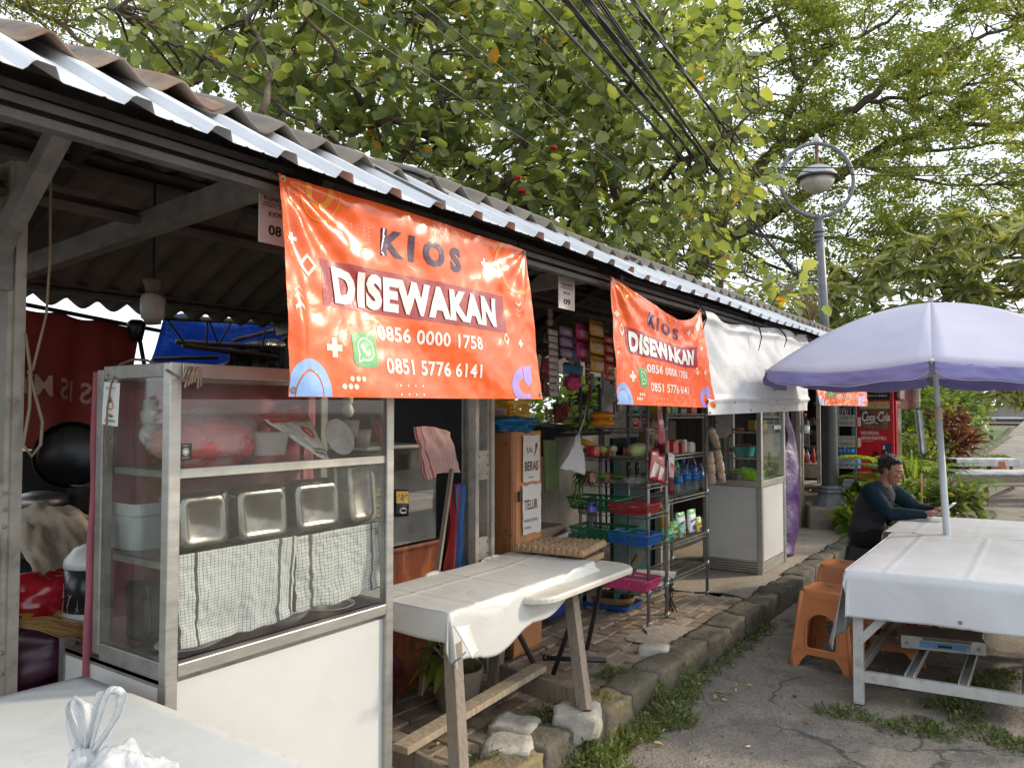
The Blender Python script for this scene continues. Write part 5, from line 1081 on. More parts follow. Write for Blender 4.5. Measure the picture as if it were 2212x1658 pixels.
B().tube([c + Vector((0, 0, .11)), c + Vector((0, 0, .5))], .005, 6).obj('cord', black_pl, lt)
bulb(at(1188, 690, X=-2.6), 'small unlit bulb hanging in the second kiosk left of the sachet strips', .8)
# wire racks of the second kiosk and their goods
wire = mat('chrome_wire', (.36, .35, .33), r=.35, m=.8, var=.2, dirt=((.15, .11, .08), .25, 20))
tube_m = mat('grey_rack_tube', (.27, .27, .27), r=.4, m=.5, var=.2, dirt=((.14, .12, .1), .2, 14))
def rack(label, x0, x1, y0, y1, zs, top, skip=()):
    t = thing('wire_rack', label, 'shelf rack', ((x0 + x1) / 2, (y0 + y1) / 2, .13))
    for x in (x0, x1):
        for y in (y0, y1):
            q = B(); q.tube([(x, y, .13), (x, y, top)], .012, 10)
            p = q.obj('post', tube_m, t, smooth=True); r_ = B()
            for z in zs: r_.lathe([(.0165, -.022), (.0175, .0), (.0165, .022)], (x, y, z), 10)
            r_.lathe([(.016, 0), (.018, .02), (.014, .03)], (x, y, .13), 10)
            r_.obj('collar', tube_m, p, smooth=True, kind='stuff')
    for z in zs:
        q = B(); n = max(6, int((y1 - y0 if y1 - y0 > x1 - x0 else x1 - x0) / .025))
        for a, b_ in (((x0, y0), (x1, y0)), ((x0, y1), (x1, y1)), ((x0, y0), (x0, y1)), ((x1, y0), (x1, y1))):
            A = Vector((a[0], a[1], z)); Bv = Vector((b_[0], b_[1], z)); q.tube([A, Bv], .003, 5); q.tube([A - Vector((0, 0, .026)), Bv - Vector((0, 0, .026))], .003, 5)
            k = int((Bv - A).length / .03); pts = [A + (Bv - A) * (i / (k)) - Vector((0, 0, .026 * (i % 2))) for i in range(k + 1)]; q.tube(pts, .002, 4)
        for i in range(1, n): 
            if y1 - y0 > x1 - x0: y = y0 + (y1 - y0) * i / n; q.tube([(x0, y, z), (x1, y, z)], .0016, 4, False)
            else: x = x0 + (x1 - x0) * i / n; q.tube([(x, y0, z), (x, y1, z)], .0016, 4, False)
        for f in (.3, .7):
            if y1 - y0 > x1 - x0: q.tube([(x0 + (x1 - x0) * f, y0, z), (x0 + (x1 - x0) * f, y1, z)], .0025, 4, False)
            else: q.tube([(x0, y0 + (y1 - y0) * f, z), (x1, y0 + (y1 - y0) * f, z)], .0025, 4, False)
        q.obj('wire_shelf', wire, t)
    return t
A_ = (-2.70, -2.187, 4.71, 5.0)
zsA = (.35, .655, .858, 1.056, 1.23, 1.425)
rack('wire rack standing end-on to the kerb, holding vegetables and plastic baskets', *A_, zsA, 1.72)
rack('wire rack along the kerb holding bottled water and refill pouches', -2.49, -2.20, 5.035, 5.80, (.37, .61, .92, 1.23, 1.525), 1.74)
B_ = tag(B().box((-2.44, 4.86, .362), (.48, .26, .01)).obj('shelf_board', white_panel), 'white board laid on the lowest shelf of the end-on rack', 'board')
basket('vegetable_basket', pm('green_plastic', (.01, .16, .07)), 'dark green plastic basket on the upper basket shelf of the end-on rack', (-2.60, 4.80, .865), .34, .22, .085, 0, 1.15, 14)
basket('vegetable_basket', pm('red_plastic', (.36, .02, .03)), 'red plastic basket beside the green one on the end-on rack', (-2.31, 4.76, .865), .26, .20, .07, 0, 1.15, 12)
basket('vegetable_basket', MC['green_plastic'], 'green plastic basket on the shelf below, left of the blue basket', (-2.56, 4.80, .662), .36, .24, .085, 0, 1.15, 14)
basket('vegetable_basket', pm('blue_plastic', (.02, .12, .42)), 'blue plastic basket of onions on the end-on rack', (-2.30, 4.74, .662), .27, .2, .075, 0, 1.15, 12)
basket('vegetable_basket', pm('pink_plastic', (.62, .06, .20)), 'bright pink plastic basket at the front of the lowest shelf of the end-on rack', (-2.33, 4.72, .372), .32, .2, .075, 0, 1.14, 14)
basket('vegetable_basket', MC['pink_plastic'], 'pink plastic basket half hidden behind the corner of the cream folding table', (-2.58, 4.76, .372), .26, .2, .07, 0, 1.14, 12)
bt = thing('shallow_tray', 'flat blue plastic tray on the bricks under the end-on rack', 'tray', tuple(at(1313, 1320, Z=.14)))
c = at(1316, 1305, Z=.14); q = B(); loft(q, [[c + Vector((x, y, z)) for x, y in rr2(w_, d_, .03, 4)] for z, w_, d_ in ((0, .40, .26), (.035, .43, .29), (.037, .44, .30), (.035, .41, .27), (.006, .39, .25))]); q.obj('tray_body', MC['blue_plastic'], bt, bevel=.002)
wv = mat('woven_rattan', (.30, .18, .08), r=.85, var=.25, bump=.8, bs=90, dirt=((.15, .08, .04), .3, 15))
q = B(); q.lathe([(.15, 0), (.175, .03), (.18, .06), (.172, .062), (.165, .03), (.14, .012), (0, .01)], c + Vector((0, .0, .015)), 30, 0, 1.1, .75); tag(q.obj('rattan_basket', wv, smooth=True), 'shallow woven rattan basket in the blue tray on the bricks', 'basket')
def prod(nm, c, r, col, label, seed=0, amp=.06, cat='vegetable', grp=None, rot=None, rgh=.5):
    q = B(); q.ball((0, 0, 0), r, 18, 12, amp, seed, 2); m_ = mat('skin_%02d%02d%02d' % tuple(int(x * 99) for x in col), col, r=rgh, var=.25, vs=25)
    o = q.obj(nm, m_, smooth=True); o.location = c
    if rot: o.rotation_euler = rot
    return tag(o, label, cat, grp)
prod('cabbage', at(1378, 972, X=-2.28), (.075, .085, .05), (.46, .52, .25), 'pale green cabbage on the second shelf of the end-on rack', 3, .12)
prod('corn_cob', at(1272, 960, X=-2.55), (.085, .024, .024), (.75, .42, .04), 'yellow corn cob on the second shelf of the end-on rack', 1, rot=(0, R(28), R(10)))
prod('yellow_mango', at(1250, 971, X=-2.6), (.03, .03, .028), (.6, .33, .04), 'small yellow fruit left of the corn cob', 2, cat='fruit')
prod('green_mango', at(1271, 972, X=-2.52), (.035, .035, .032), (.14, .16, .03), 'dark green fruit under the corn cob', 4, cat='fruit')
prod('pale_fruit', at(1300, 970, X=-2.48), (.04, .035, .028), (.36, .36, .10), 'olive fruit in the middle of the second shelf', 5, cat='fruit')
prod('pale_fruit', at(1325, 969, X=-2.44), (.03, .03, .026), (.5, .5, .22), 'pale yellow fruit beside the cabbage', 6, cat='fruit')
q = B()
for k in range(50): leafblade(q, at(1262, 1030, X=-2.6) + Vector((random.uniform(-.03, .06), random.uniform(-.05, .05), random.uniform(-.01, .03))), (random.uniform(-1, 1), random.uniform(-1, 1), random.uniform(0, .9)), random.uniform(.07, .13), .028, .8)
for k in range(14): p = at(1240 + k * 1.5, 1040, X=-2.6); q.tube([p, p + Vector((random.uniform(-.04, .01), 0, -.09)), p + Vector((random.uniform(-.06, .02), 0, -.15))], .0025, 4)
tag(q.obj('leafy_greens', leafmat('greens_leaf', [(0, (.06, .16, .02)), (.5, (.16, .28, .03)), (1, (.30, .42, .07))]), kind=None), 'bunch of leafy greens hanging over the third shelf of the end-on rack', 'greens')
q = B(); crumple(q, at(1376, 1037, X=-2.3), (.10, .09, .035), 12, .3); tag(q.obj('produce_bag', film, smooth=True), 'clear plastic bag of chopped greens on the third shelf', 'produce bag')
q = B()
for k in range(60): p = at(1376, 1040, X=-2.3) + Vector((random.uniform(-.08, .08), random.uniform(-.06, .06), random.uniform(-.025, .01))); leafblade(q, p, (random.uniform(-1, 1), random.uniform(-1, 1), .2), .03, .015)
tag(q.obj('chopped_greens', lf_g, kind='stuff'), 'chopped greens inside the clear bag on the third shelf', 'greens')
for k, (px, lb) in enumerate(((1298, 'left cucumber on the third shelf of the end-on rack'), (1330, 'right cucumber on the third shelf of the end-on rack'))):
    prod('cucumber', at(px, 1028, X=-2.5), (.06, .02, .018), (.12, .22, .04), lb, 7 + k)
oy = mat('orange_cracker_pack', (.80, .34, .02), r=.25, var=.2, wrinkle=.5, ws=30, bump=0, coat=.5)
for k, (py, lb) in enumerate(((898, 'upper orange bag of rusks on the top shelf of the end-on rack'), (914, 'lower orange bag of rusks on the top shelf of the end-on rack'))):
    a = at(1300 + 0 * k, py - 1, X=-2.48); q = B(); q.ball((0, 0, 0), (.10, .05, .028), 20, 12, .12, k * 3, 3); o = q.obj('rusk_bag', oy, smooth=True); o.location = a; tag(o, lb, 'snack bag', 'orange bags of rusks')
tag(crumple(B(), at(1294, 1240, X=-2.5), (.08, .08, .06), 15, .4).obj('empty_bag', film, smooth=True), 'crumpled clear bag behind the pink baskets', 'plastic bag')
cans = [(1375, 912, (.55, .05, .05), 'red and white noodle cup left on the top shelf'), (1396, 912, (.62, .06, .08), 'red and white noodle cup right on the top shelf'), (1375, 883, (.03, .28, .12), 'green noodle cup left in the top row'), (1396, 883, (.04, .3, .14), 'green noodle cup right in the top row')]
for k, (px, py, col, lb) in enumerate(cans):
    a = at(px, py, X=-2.25); w_ = .032
    packet([a + Vector(v) for v in ((-w_, .01, .042), (w_, -.01, .042), (w_, -.01, -.042), (-w_, .01, -.042))], mat('cup_%d' % k, col, r=.3), lb, k, .012, 'sachet', 'sachet', [(pk, [disc(.5, .62, .42, .26), rect(.05, .02, .95, .12)]), (mat('ink_blue', (.03, .06, .35)), [text2d('extra', .16, .56, .16, .68, .02)])], None, 8, 8, .3)
q = B(); q.lathe([(.0, 0), (.05, 0), (.052, .02), (.052, .12), (.04, .15), (.042, .17), (0, .17)], at(1395, 985, X=-2.3), 20, 4); tag(q.obj('biscuit_jar', mat('brown_jar', (.20, .09, .04), r=.3, alpha=.85), smooth=True), 'square brown jar of chocolate biscuits behind the cabbage', 'jar')
pet = glassmat('clear_pet', (.86, .92, .96), dust=.05); capb = mat('blue_cap', (.01, .08, .45), r=.4); lab_b = mat('blue_label', (.02, .18, .55), r=.3)
def bottle(c, label, h=.23, r=.03, cap=capb, lab=lab_b, body=None, group=None, cat='bottle'):
    t = thing('water_bottle' if not body else 'bottle', label, cat, tuple(c), group)
    k = h / .23; B().lathe([(0, 0), (r * .9, .002), (r, .012), (r * .95, .03 * k), (r, .05 * k), (r * .94, .09 * k), (r, .12 * k), (r, .155 * k), (r * .7, .19 * k), (r * .38, .205 * k), (r * .36, .215 * k)], c, 20).obj('bottle_body', body or pet, t, smooth=True)
    B().lathe([(r * .42, .21 * k), (r * .42, .23 * k), (0, .232 * k)], c, 14).obj('cap', cap, t, smooth=False)
    B().lathe([(r * 1.01, .095 * k), (r * 1.015, .15 * k)], c, 20).obj('label', lab, t, smooth=True) if lab else None
    return t
ws_ = [(1466, .20, 1055), (1476, .25, 1055), (1484, .22, 1048), (1495, .28, 1052), (1502, .20, 1046), (1513, .20, 1040)]
names = ['leftmost', 'second', 'third', 'tallest', 'fifth', 'rightmost']
for k, (px, h, py) in enumerate(ws_):
    c = at(px, 1050, X=-2.27 - .06 * (k % 2)); c.z = .925; bottle(c, '%s clear water bottle with blue cap on the kerb-side rack' % names[k], h, .031 if h < .25 else .038, group='water bottles on the rack')
for px, col, lb, cp in ((1446, (.25, .01, .02), 'dark red syrup bottle with a yellow cap, left on the rack', (.7, .45, .02)), (1453, (.22, .01, .02), 'second dark red syrup bottle with a yellow cap on the rack', (.7, .45, .02)), (1461, (.05, .3, .08), 'green-labelled bottle with a dark green cap on the rack', (.01, .12, .04))):
    c = at(px, 1050, X=-2.36); c.z = .925; bottle(c, lb, .27, .028, mat('cap%d' % px, cp), None, mat('drink%d' % px, col, r=.15, coat=.5))
for px, X_, lb in ((1358, -2.42, 'left small yellow-capped sauce bottle on the third shelf'), (1377, -2.40, 'right small yellow-capped sauce bottle on the third shelf')):
    c = at(px, 1020, X=X_); c.z = 1.06; bottle(c, lb, .15, .018, mat('cap1446', (.7, .45, .02)), None, mat('soy', (.05, .02, .01), r=.15))
pch = [(1447, 1134, .05, .10, (.10, .45, .15), 'small green refill pouch at the left end of the pouch shelf'), (1456, 1120, .052, .13, (.30, .55, .10), 'lime printed refill pouch on the pouch shelf'), (1470, 1108, .062, .17, (.70, .74, .74), 'white and green refill pouch in the middle of the pouch shelf'), (1473, 1128, .045, .10, (.2, .65, .42), 'mint green small pouch in front of the white one'),
       (1494, 1100, .062, .18, (.72, .75, .78), 'large white refill pouch at the right of the pouch shelf'), (1492, 1118, .03, .10, (.3, .32, .6), 'violet small pouch between the white pouches'), (1508, 1108, .035, .12, (.75, .55, .05), 'yellow pouch at the right end of the pouch shelf'), (1436, 1128, .04, .10, (.05, .35, .15), 'green pouch just behind the rack post')]
for k, (px, py, w_, h, col, lb) in enumerate(pch):
    c = at(px, py, X=-2.22 - .03 * (k % 3)); c.z = .62 + h / 2; a = Vector((.15, .98, 0)) * w_; up = Vector((-.08, .03, 1)) * h / 2
    packet([c - a + up, c + a + up, c + a * .9 - up, c - a * .9 - up], mat('pouch_%d' % k, col, r=.28, wrinkle=.4, ws=30, bump=0, coat=.5), lb, k, .02, 'pouch', 'refill_pouch', [(mat('green_top', (.05, .45, .08), r=.3), [poly([(.02, .98), (.98, .98), (.9, .84), (.1, .78)])]), (rdm if k % 2 else mat('ink_blue', (.03, .06, .35)), [poly([(.15, .45), (.8, .55), (.85, .64), (.2, .56)]), disc(.55, .25, .22, .12)])], 'refill pouches on the rack', 10, 10, .5)
bottle(at(1488, 1080, X=-2.4) * 0 + Vector((-2.40, 5.45, .62)), 'yellow cooking oil bottle with a green cap behind the pouches', .24, .035, mat('cap_green', (.03, .35, .05)), None, mat('oil', (.65, .42, .04), r=.1))
sm = [((.5, .04, .03), .045), ((.7, .12, .05), .05), ((.45, .05, .04), .045), ((.6, .1, .06), .05), ((.35, .06, .05), .04), ((.62, .6, .5), .05), ((.6, .58, .5), .04), ((.65, .5, .3), .035)]
for k, (col, h) in enumerate(sm):
    y = 5.09 + k * .082; tag(B().box((-2.25 - .02 * (k % 2), y, 1.235 + h), (.055, .06, h * 2), None, .97).obj('small_box', mat('carton_%d' % k, col, r=.4, var=.3, vs=40), bevel=.004), ('%s little carton in the row on the upper shelf of the kerb-side rack' % ['first', 'second', 'third', 'fourth', 'fifth', 'sixth', 'seventh', 'last'][k]), 'carton', 'row of little cartons')
for k, (y, h, col) in enumerate(((5.12, .05, (.6, .5, .05)), (5.25, .06, (.05, .35, .15)), (5.42, .04, (.35, .25, .18)), (5.62, .07, (.75, .15, .04)))):
    tag(B().box((-2.28, y, 1.53 + h / 2), (.12, .11, h)).obj('snack_box', mat('snack_%d' % k, col, r=.35), bevel=.006), ['yellow', 'green', 'brown', 'orange'][k] + ' snack pack on the top shelf of the kerb-side rack', 'snack pack')
tag(B().box((-2.44, 5.58, 1.36), (.03, .34, .22)).obj('cardboard_box', mat('brown_card', (.12, .075, .055), r=.8)), 'dull brown cardboard box on the upper shelf of the kerb-side rack', 'box')
tag(crumple(B(), (-2.4, 5.25, 1.38), (.04, .09, .11), 22, .35).obj('snack_bag', mat('tan_snack_film', (.45, .32, .18), r=.3, alpha=.8), smooth=True), 'tan snack bag hanging behind the red sachet string', 'snack bag')
for k, (px, py, lb) in enumerate(((1415, 1005, 'left red and white sachet hanging on the rack post'), (1428, 1010, 'middle red and white sachet hanging on the rack post'), (1450, 1000, 'right white sachet with red lettering hanging on the rack post'))):
    a = at(px - 8, py - 38 + 6 * k, X=-2.15); packet([a, at(px + 8, py - 36 + 6 * k, X=-2.15), at(px + 13 - 4 * k, py + 36, X=-2.13), at(px - 14 + 5 * k, py + 32, X=-2.13)], mat('coffee_sachet_%d' % k, (.52, .04, .04) if k < 2 else (.66, .6, .58), r=.3), lb, k, .006, 'sachet', 'sachet', [(pk if k < 2 else rdm, [poly([(.1, .1), (.5, .15), (.8, .5), (.3, .6)]), rect(.1, .8, .6, .86)])], 'sachets hung on the rack post', 8, 8)
packet([at(1417, 868 + 4, X=-2.17), at(1428, 868, X=-2.17), at(1440, 960, X=-2.17), at(1424, 962, X=-2.17)], mat('magenta_string', (.50, .03, .10), r=.3), 'long red-magenta sachet string hanging inside the kerb-side rack', 3, .006, 'sachet', 'sachet', [(pk, [disc(.5, .55, .35, .06)]), (yem, [rect(.1, .85, .9, .95)])])
ck = mat('beige_crackers', (.52, .38, .26), r=.4, var=.35, vs=30, wrinkle=.8, ws=35, bump=0, coat=.5)
t = thing('cracker_bags', 'bunch of long clear bags of beige crackers hanging beside the second cabinet', 'snack bags', tuple(at(1545, 960, X=-2.15)))
for k, (x0, y0, x1, y1, r_) in enumerate(((1532, 975, 1538, 1045, .035), (1548, 970, 1560, 1040, .036), (1534, 925, 1550, 965, .034))):
    a, b_ = at(x0, y0, X=-2.13), at(x1, y1, X=-2.13); q = B(); n = 14; pts = [a + (b_ - a) * (i / n) for i in range(n + 1)]; rs = [r_ * (.35 + .65 * math.sin(PI * min(1, .12 + .8 * i / n)) ** .5) * (1 + .12 * noise.noise(Vector((i * .9, k, 0)))) * (.82 if i in (5, 10) else 1) for i in range(n + 1)]
    q.tube(pts, rs, 14); q.obj('cracker_bag', ck, t, smooth=True)
B().tube([at(1532, 880, X=-2.16), at(1540, 930, X=-2.14)], .003, 5).obj('string', black_pl, t)
def strip(px0, py0, px1, py1, n, col, label, X, word=None, deco=(.7, .68, .65), group=None, wcol=ink, flip=False):
    a, b_ = at(px0, py0, X=X), at(px1, py0 + (px1 - px0) * .25, X=X); d = at(px0 + 3, py1, X=X); L_ = d - a; hh = 1 / n
    t = thing('sachet_strip', label, 'sachet strip', tuple(a), group)
    m_ = mat('strip_%d_%d' % (px0, py0), col, r=.3, var=.15, wrinkle=.4, ws=40, bump=0, coat=.4)
    for k in range(n):
        p0, p1 = a + L_ * (k * hh), a + L_ * ((k + .94) * hh); w_ = (b_ - a)
        dec = [(mat('deco_%d%d%d' % tuple(int(c * 99) for c in deco), deco, r=.4), [disc(.5, .35, .3, .2)])]
        if word: dec.append((wcol, [text2d(word, .08, .62, .2, .84, .02)] if not flip else [text2d(word, .15, .55, .25, .7, .02)]))
        o = packet([p0, p0 + w_, p1 + w_, p1], m_, None, k, .009, None, 'sachet', dec, None, 6, 6); o.parent = t; o.matrix_parent_inverse = t.matrix_basis.inverted()
    return t
XS = -2.45
strip(1184, 708, 1205, 856, 10, (.55, .50, .52), 'long pale grey double strip of small sachets hanging at the left', XS, None, (.5, .45, .46))
strip(1207, 700, 1237, 772, 3, (.26, .20, .32), 'short dark silver strip of three sachets beside the pale long strip', XS, None, (.4, .36, .42))
strip(1243, 692, 1271, 776, 2, (.66, .04, .16), 'bright pink detergent strip of two sachets', XS, 'Klin', (.7, .3, .42), None, mat('ink_blue', (.03, .06, .35)), True)
strip(1273, 686, 1304, 805, 3, (.78, .46, .04), 'yellow and orange EKONOMI detergent strip of three sachets', XS + .05, 'EKONOMI', (.7, .5, .35), None, mat('violet_ink', (.10, .03, .2)))
strip(1304, 720, 1325, 822, 5, (.55, .03, .03), 'red strip of five sachets next to the middle orange banner', XS + .02, None, (.55, .4, .2))
strip(1262, 760, 1274, 832, 4, (.2, .02, .08), 'narrow dark magenta strip behind the yellow EKONOMI strip', XS - .15, None, (.5, .3, .1))
bl = thing('sponge_bag', 'clear bag of pink scrubbers with a blue header card hanging in the kiosk', 'bag', tuple(at(1238, 810, X=-2.6)))
packet([at(1216, 785, X=-2.6), at(1260, 790, X=-2.6), at(1258, 812, X=-2.6), at(1216, 806, X=-2.6)], mat('blue_card', (.03, .2, .42), r=.4), None, 2, .004, None, 'header_card').parent = bl
bl.children[-1].matrix_parent_inverse = bl.matrix_basis.inverted()
crumple(B(), at(1236, 826, X=-2.6), (.05, .075, .055), 5, .3).obj('pink_scrubber', mat('hot_pink', (.68, .08, .24), r=.6), bl, smooth=True)
gs = random.Random(5); ccol = [(.5, .05, .05), (.6, .35, .05), (.1, .25, .12), (.12, .12, .4), (.45, .1, .25), (.5, .48, .42), (.2, .08, .04)]
for j in range(7):
    q = B()
    for k in range(9): c_ = at(gs.uniform(1175, 1335), gs.uniform(700, 905), X=gs.uniform(-3.9, -2.9)); q.box(c_, (.02, gs.uniform(.05, .12), gs.uniform(.06, .16)), Matrix.Rotation(gs.uniform(-.5, .5), 3, 'Z'), .9)
    for k in range(5): c_ = at(gs.uniform(1262, 1420), gs.choice((985, 1042, 1106)), X=gs.uniform(-2.66, -2.45)); c_.z += .035; q.box(c_, (gs.uniform(.04, .08), gs.uniform(.04, .09), .07), Matrix.Rotation(gs.uniform(-.5, .5), 3, 'Z'), .9)
    tag(q.obj('hanging_goods', mat('goods_col_%d' % j, ccol[j], r=.35, var=.9, vs=16, dirt=((.6, .58, .5), .25, 14)), kind='stuff', bevel=.008), ['red', 'amber', 'green', 'navy', 'magenta', 'cream', 'brown'][j] + ' small packets crowding the back of the second kiosk')
tag(B().box((-4.3, 6.9, 1.30), (.35, 2.0, .03)).obj('back_shelf', dark_in), 'dark shelf under the back opening of the second kiosk', 'shelf')
tag(crumple(B(), (-4.25, 6.6, 1.37), (.2, .6, .05), 8, .3).obj('stacked_covers', black_fab, smooth=True), 'dark folded covers piled on the back shelf of the second kiosk', 'covers')
hb_ = thing('hanging_bag', 'white plastic bag hanging from the end-on rack', 'plastic bag', tuple(at(1240, 990, X=-2.45)))
a = [at(1246, 940, X=-2.4), at(1252, 938, X=-2.4), at(1262, 1025, X=-2.4), at(1216, 1012, X=-2.4)]
def hb(u, v): 
    w_ = min(1, v * 1.3 + .08); p = (a[0] * (1 - u) + a[1] * u) * (1 - v) + (a[3] * (1 - u) + a[2] * u) * v; return p + Vector((.02 * math.sin(u * 12 + v * 4) * v, 0, .004 * math.sin(u * 30)))
drape('bag_body', film_w, hb_, hb, 24, 20, .012); B().tube([at(1249, 940, X=-2.4), at(1262, 905, X=-2.42), at(1266, 880, X=-2.45)], .004, 5).obj('bag_handle', film_w, hb_)
sc_ = thing('shop_scale', 'grey digital shop scale on a cardboard box in the second kiosk', 'scale', tuple(at(1205, 1150, X=-2.75)))
F = frame3(at(1208, 1150, X=-2.75), (.57, -.82, 0), (.75, .52, .35), (0, 0, 1)); 
q = B(); loft(q, [[F(x, y, z) for x, y in rr2(.24 * k, .12 * k, .012, 3)] for z, k in ((-.03, .95), (-.01, 1), (0, 1), (.004, .97))]); q.obj('scale_body', mat('scale_grey', (.42, .42, .42), r=.35), sc_)
for x, w_ in ((-.05, .10), (.065, .08)): q = B(); loft(q, [[F(x + a_, b_, z) for a_, b_ in rr2(w_, .09, .006, 3)] for z in (.0045, .007)]); q.obj('panel', black_pl, sc_)
tag(B().box((-2.95, 4.35, .62), (.4, .45, .30)).obj('cardboard_box', mat('pale_card', (.26, .19, .13), r=.85)), 'pale cardboard box under the digital scale', 'box')
tag(B().box((-2.85, 4.45, .33), (.38, .40, .26), None, 1.06).obj('blue_crate', mat('deep_blue_plastic', (.01, .04, .25), r=.4), bevel=.02), 'deep blue plastic crate on the floor behind the crossed table legs', 'crate')
tag(drape('apron', mat('green_apron', (.16, .22, .09), r=.85), None, lambda u, v: at(1172 + 26 * u + 4 * v, 950 + 110 * v, X=-2.8) + Vector((.02 * math.sin(u * 8), 0, 0)), 14, 20, .003), 'dull green apron hanging behind the door panel', 'apron')
tag(drape('dark_shirt', mat('black_shirt', (.012, .012, .012), r=.85), None, lambda u, v: at(1162 + 30 * u + 2 * v, 925 + 60 * v, X=-2.85) + Vector((.02 * math.sin(u * 8), 0, 0)), 14, 16, .003), 'black shirt hanging behind the papered door panel', 'shirt')
tag(B().box((-2.62, 5.4, .75), (.03, .75, 1.2)).obj('green_cabinet', mat('dark_teal_panel', (.006, .055, .055), r=.4)), 'dark teal panel behind the kerb-side rack', 'panel')
for k, (y, x) in enumerate(((4.95, -2.75), (5.15, -2.85))): tag(B().box((x, y, .5), (.05, .05, .8)).obj('timber_batten', mat('pale_batten', (.40, .37, .30), r=.7)), ['left', 'right'][k] + ' pale upright batten seen through the end-on rack', 'batten')
tag(B().bar(at(1330, 1285, X=-2.7), at(1385, 1195, X=-2.4), .07, .02).obj('loose_plank', wood_grey), 'loose grey plank leaning behind the pink baskets', 'plank')
tag(B().box((-2.34, 5.15, .383), (.28, .18, .012), Matrix.Rotation(.3, 3, 'Z')).obj('paper_stack', pk), 'white papers on the lowest shelf of the kerb-side rack', 'papers')
q = B()
for k in range(12): q.tube([(-2.22, 5.12, .36), (-2.22 + random.uniform(-.03, .03), 5.12 + random.uniform(-.03, .03), .25), (-2.2 + random.uniform(-.04, .04), 5.12 + random.uniform(-.05, .05), .14)], .004, 5)
tag(q.obj('cable_bundle', black_pl, kind='stuff'), 'bundle of black straps hanging under the kerb-side rack', 'straps')
# second, narrower display cabinet
c2 = thing('display_cabinet', 'narrow aluminium display cabinet with a white base beyond the wire racks', 'display cabinet', (-2.33, 7.35, .13))
x1, x0, y0, y1 = -2.08, -2.57, 6.77, 7.47; zr, zt = .91, 1.85
for x, y in ((x1, y0), (x1, y1), (x0, y0), (x0, y1)): B().box((x, y, (zt + .12) / 2), (.045, .045, zt - .12)).obj('corner_post', alu, c2, bevel=.004)
for z, h in ((zr, .055), (zt - .02, .04)):
    for x in (x0, x1): B().box((x, (y0 + y1) / 2, z), (.042, y1 - y0 - .047, h)).obj('rail', alu, c2, bevel=.003)
    for y in (y0, y1): B().box(((x0 + x1) / 2, y, z), (x1 - x0 - .047, .042, h)).obj('rail', alu, c2, bevel=.003)
B().box((x1 + .004, (y0 + y1) / 2, .56), (.008, y1 - y0 - .05, .64)).obj('base_panel', white_panel, c2); B().box(((x0 + x1) / 2, y0 - .004, .56), (x1 - x0 - .05, .008, .64)).obj('base_panel', white_panel, c2); B().box(((x0 + x1) / 2, y1, .56), (x1 - x0 - .05, .008, .64)).obj('base_panel', white_panel, c2)
for k in range(5):
    z = .145 + k * .022
    B().box((x1 + .006, (y0 + y1) / 2, z), (.014, y1 - y0 - .05, .018), None, 1).obj('skirting_strip', alu, c2, bevel=.003); B().box(((x0 + x1) / 2, y0 - .006, z), (x1 - x0 - .05, .014, .018)).obj('skirting_strip', alu, c2, bevel=.003)
B().box(((x0 + x1) / 2, y0, 1.38), (x1 - x0 - .05, .004, .85)).obj('glass_pane', glass2, c2); B().box((x1, (y0 + y1) / 2, 1.38), (.004, y1 - y0 - .05, .85)).obj('glass_pane', glass2, c2)
B().box(((x0 + x1) / 2, (y0 + y1) / 2, zr + .005), (x1 - x0 - .04, y1 - y0 - .04, .01)).obj('cabinet_floor', white_panel, c2)
for z in (1.14, 1.37): B().box(((x0 + x1) / 2, (y0 + y1) / 2, z), (x1 - x0 - .05, y1 - y0 - .05, .006)).obj('glass_shelf', glass2, c2); B().box(((x0 + x1) / 2, y0 + .03, z - .01), (x1 - x0 - .05, .012, .016)).obj('shelf_edge', alu, c2)
B().box((x0 + .01, (y0 + y1) / 2, 1.38), (.006, y1 - y0 - .06, .86)).obj('back_panel', mat('grey_lilac_panel', (.16, .14, .17), r=.6), c2)
cu = drape('grey_curtain', mat('grey_curtain_cloth', (.26, .26, .24), r=.85), None, lambda u, v: (x0 + .01 + .19 * u, y0 + .045 + .012 * math.sin(u * 22), 1.80 - .86 * v), 40, 6, .003); tag(cu, 'grey pleated curtain inside the left end of the narrow cabinet', 'curtain')
pay = tag(B().box((-2.40, y0 - .008, 1.42), (.15, .002, .22)).obj('payment_sign', mat('sign_grey', (.50, .47, .46), r=.4)), 'pale payment sign with red corner triangles stuck on the narrow cabinet', 'sign')
SP = lambda x, y: (Vector((-2.475 + x, y0 - .0095, 1.31 + y)), Vector((0, -1, 0)))
sprint('red_triangles', rdm, [poly([(.0, .12), (.022, .14), (.0, .16)]), poly([(.15, 0), (.15, .045), (.10, 0)])], pay, SP); sprint('fine_print', ink, [rect(.045, .19, .105, .193), rect(.05, .175, .1, .177), rect(.05, .045, .10, .048), rect(.035, .03, .09, .032)], pay, SP)
ln = tag(B().box((x1 + .006, 7.3, 1.40), (.002, .22, .035)).obj('notice_strip', pk), 'white notice strip on the street-side glass of the narrow cabinet', 'notice')
for k in range(9): pass
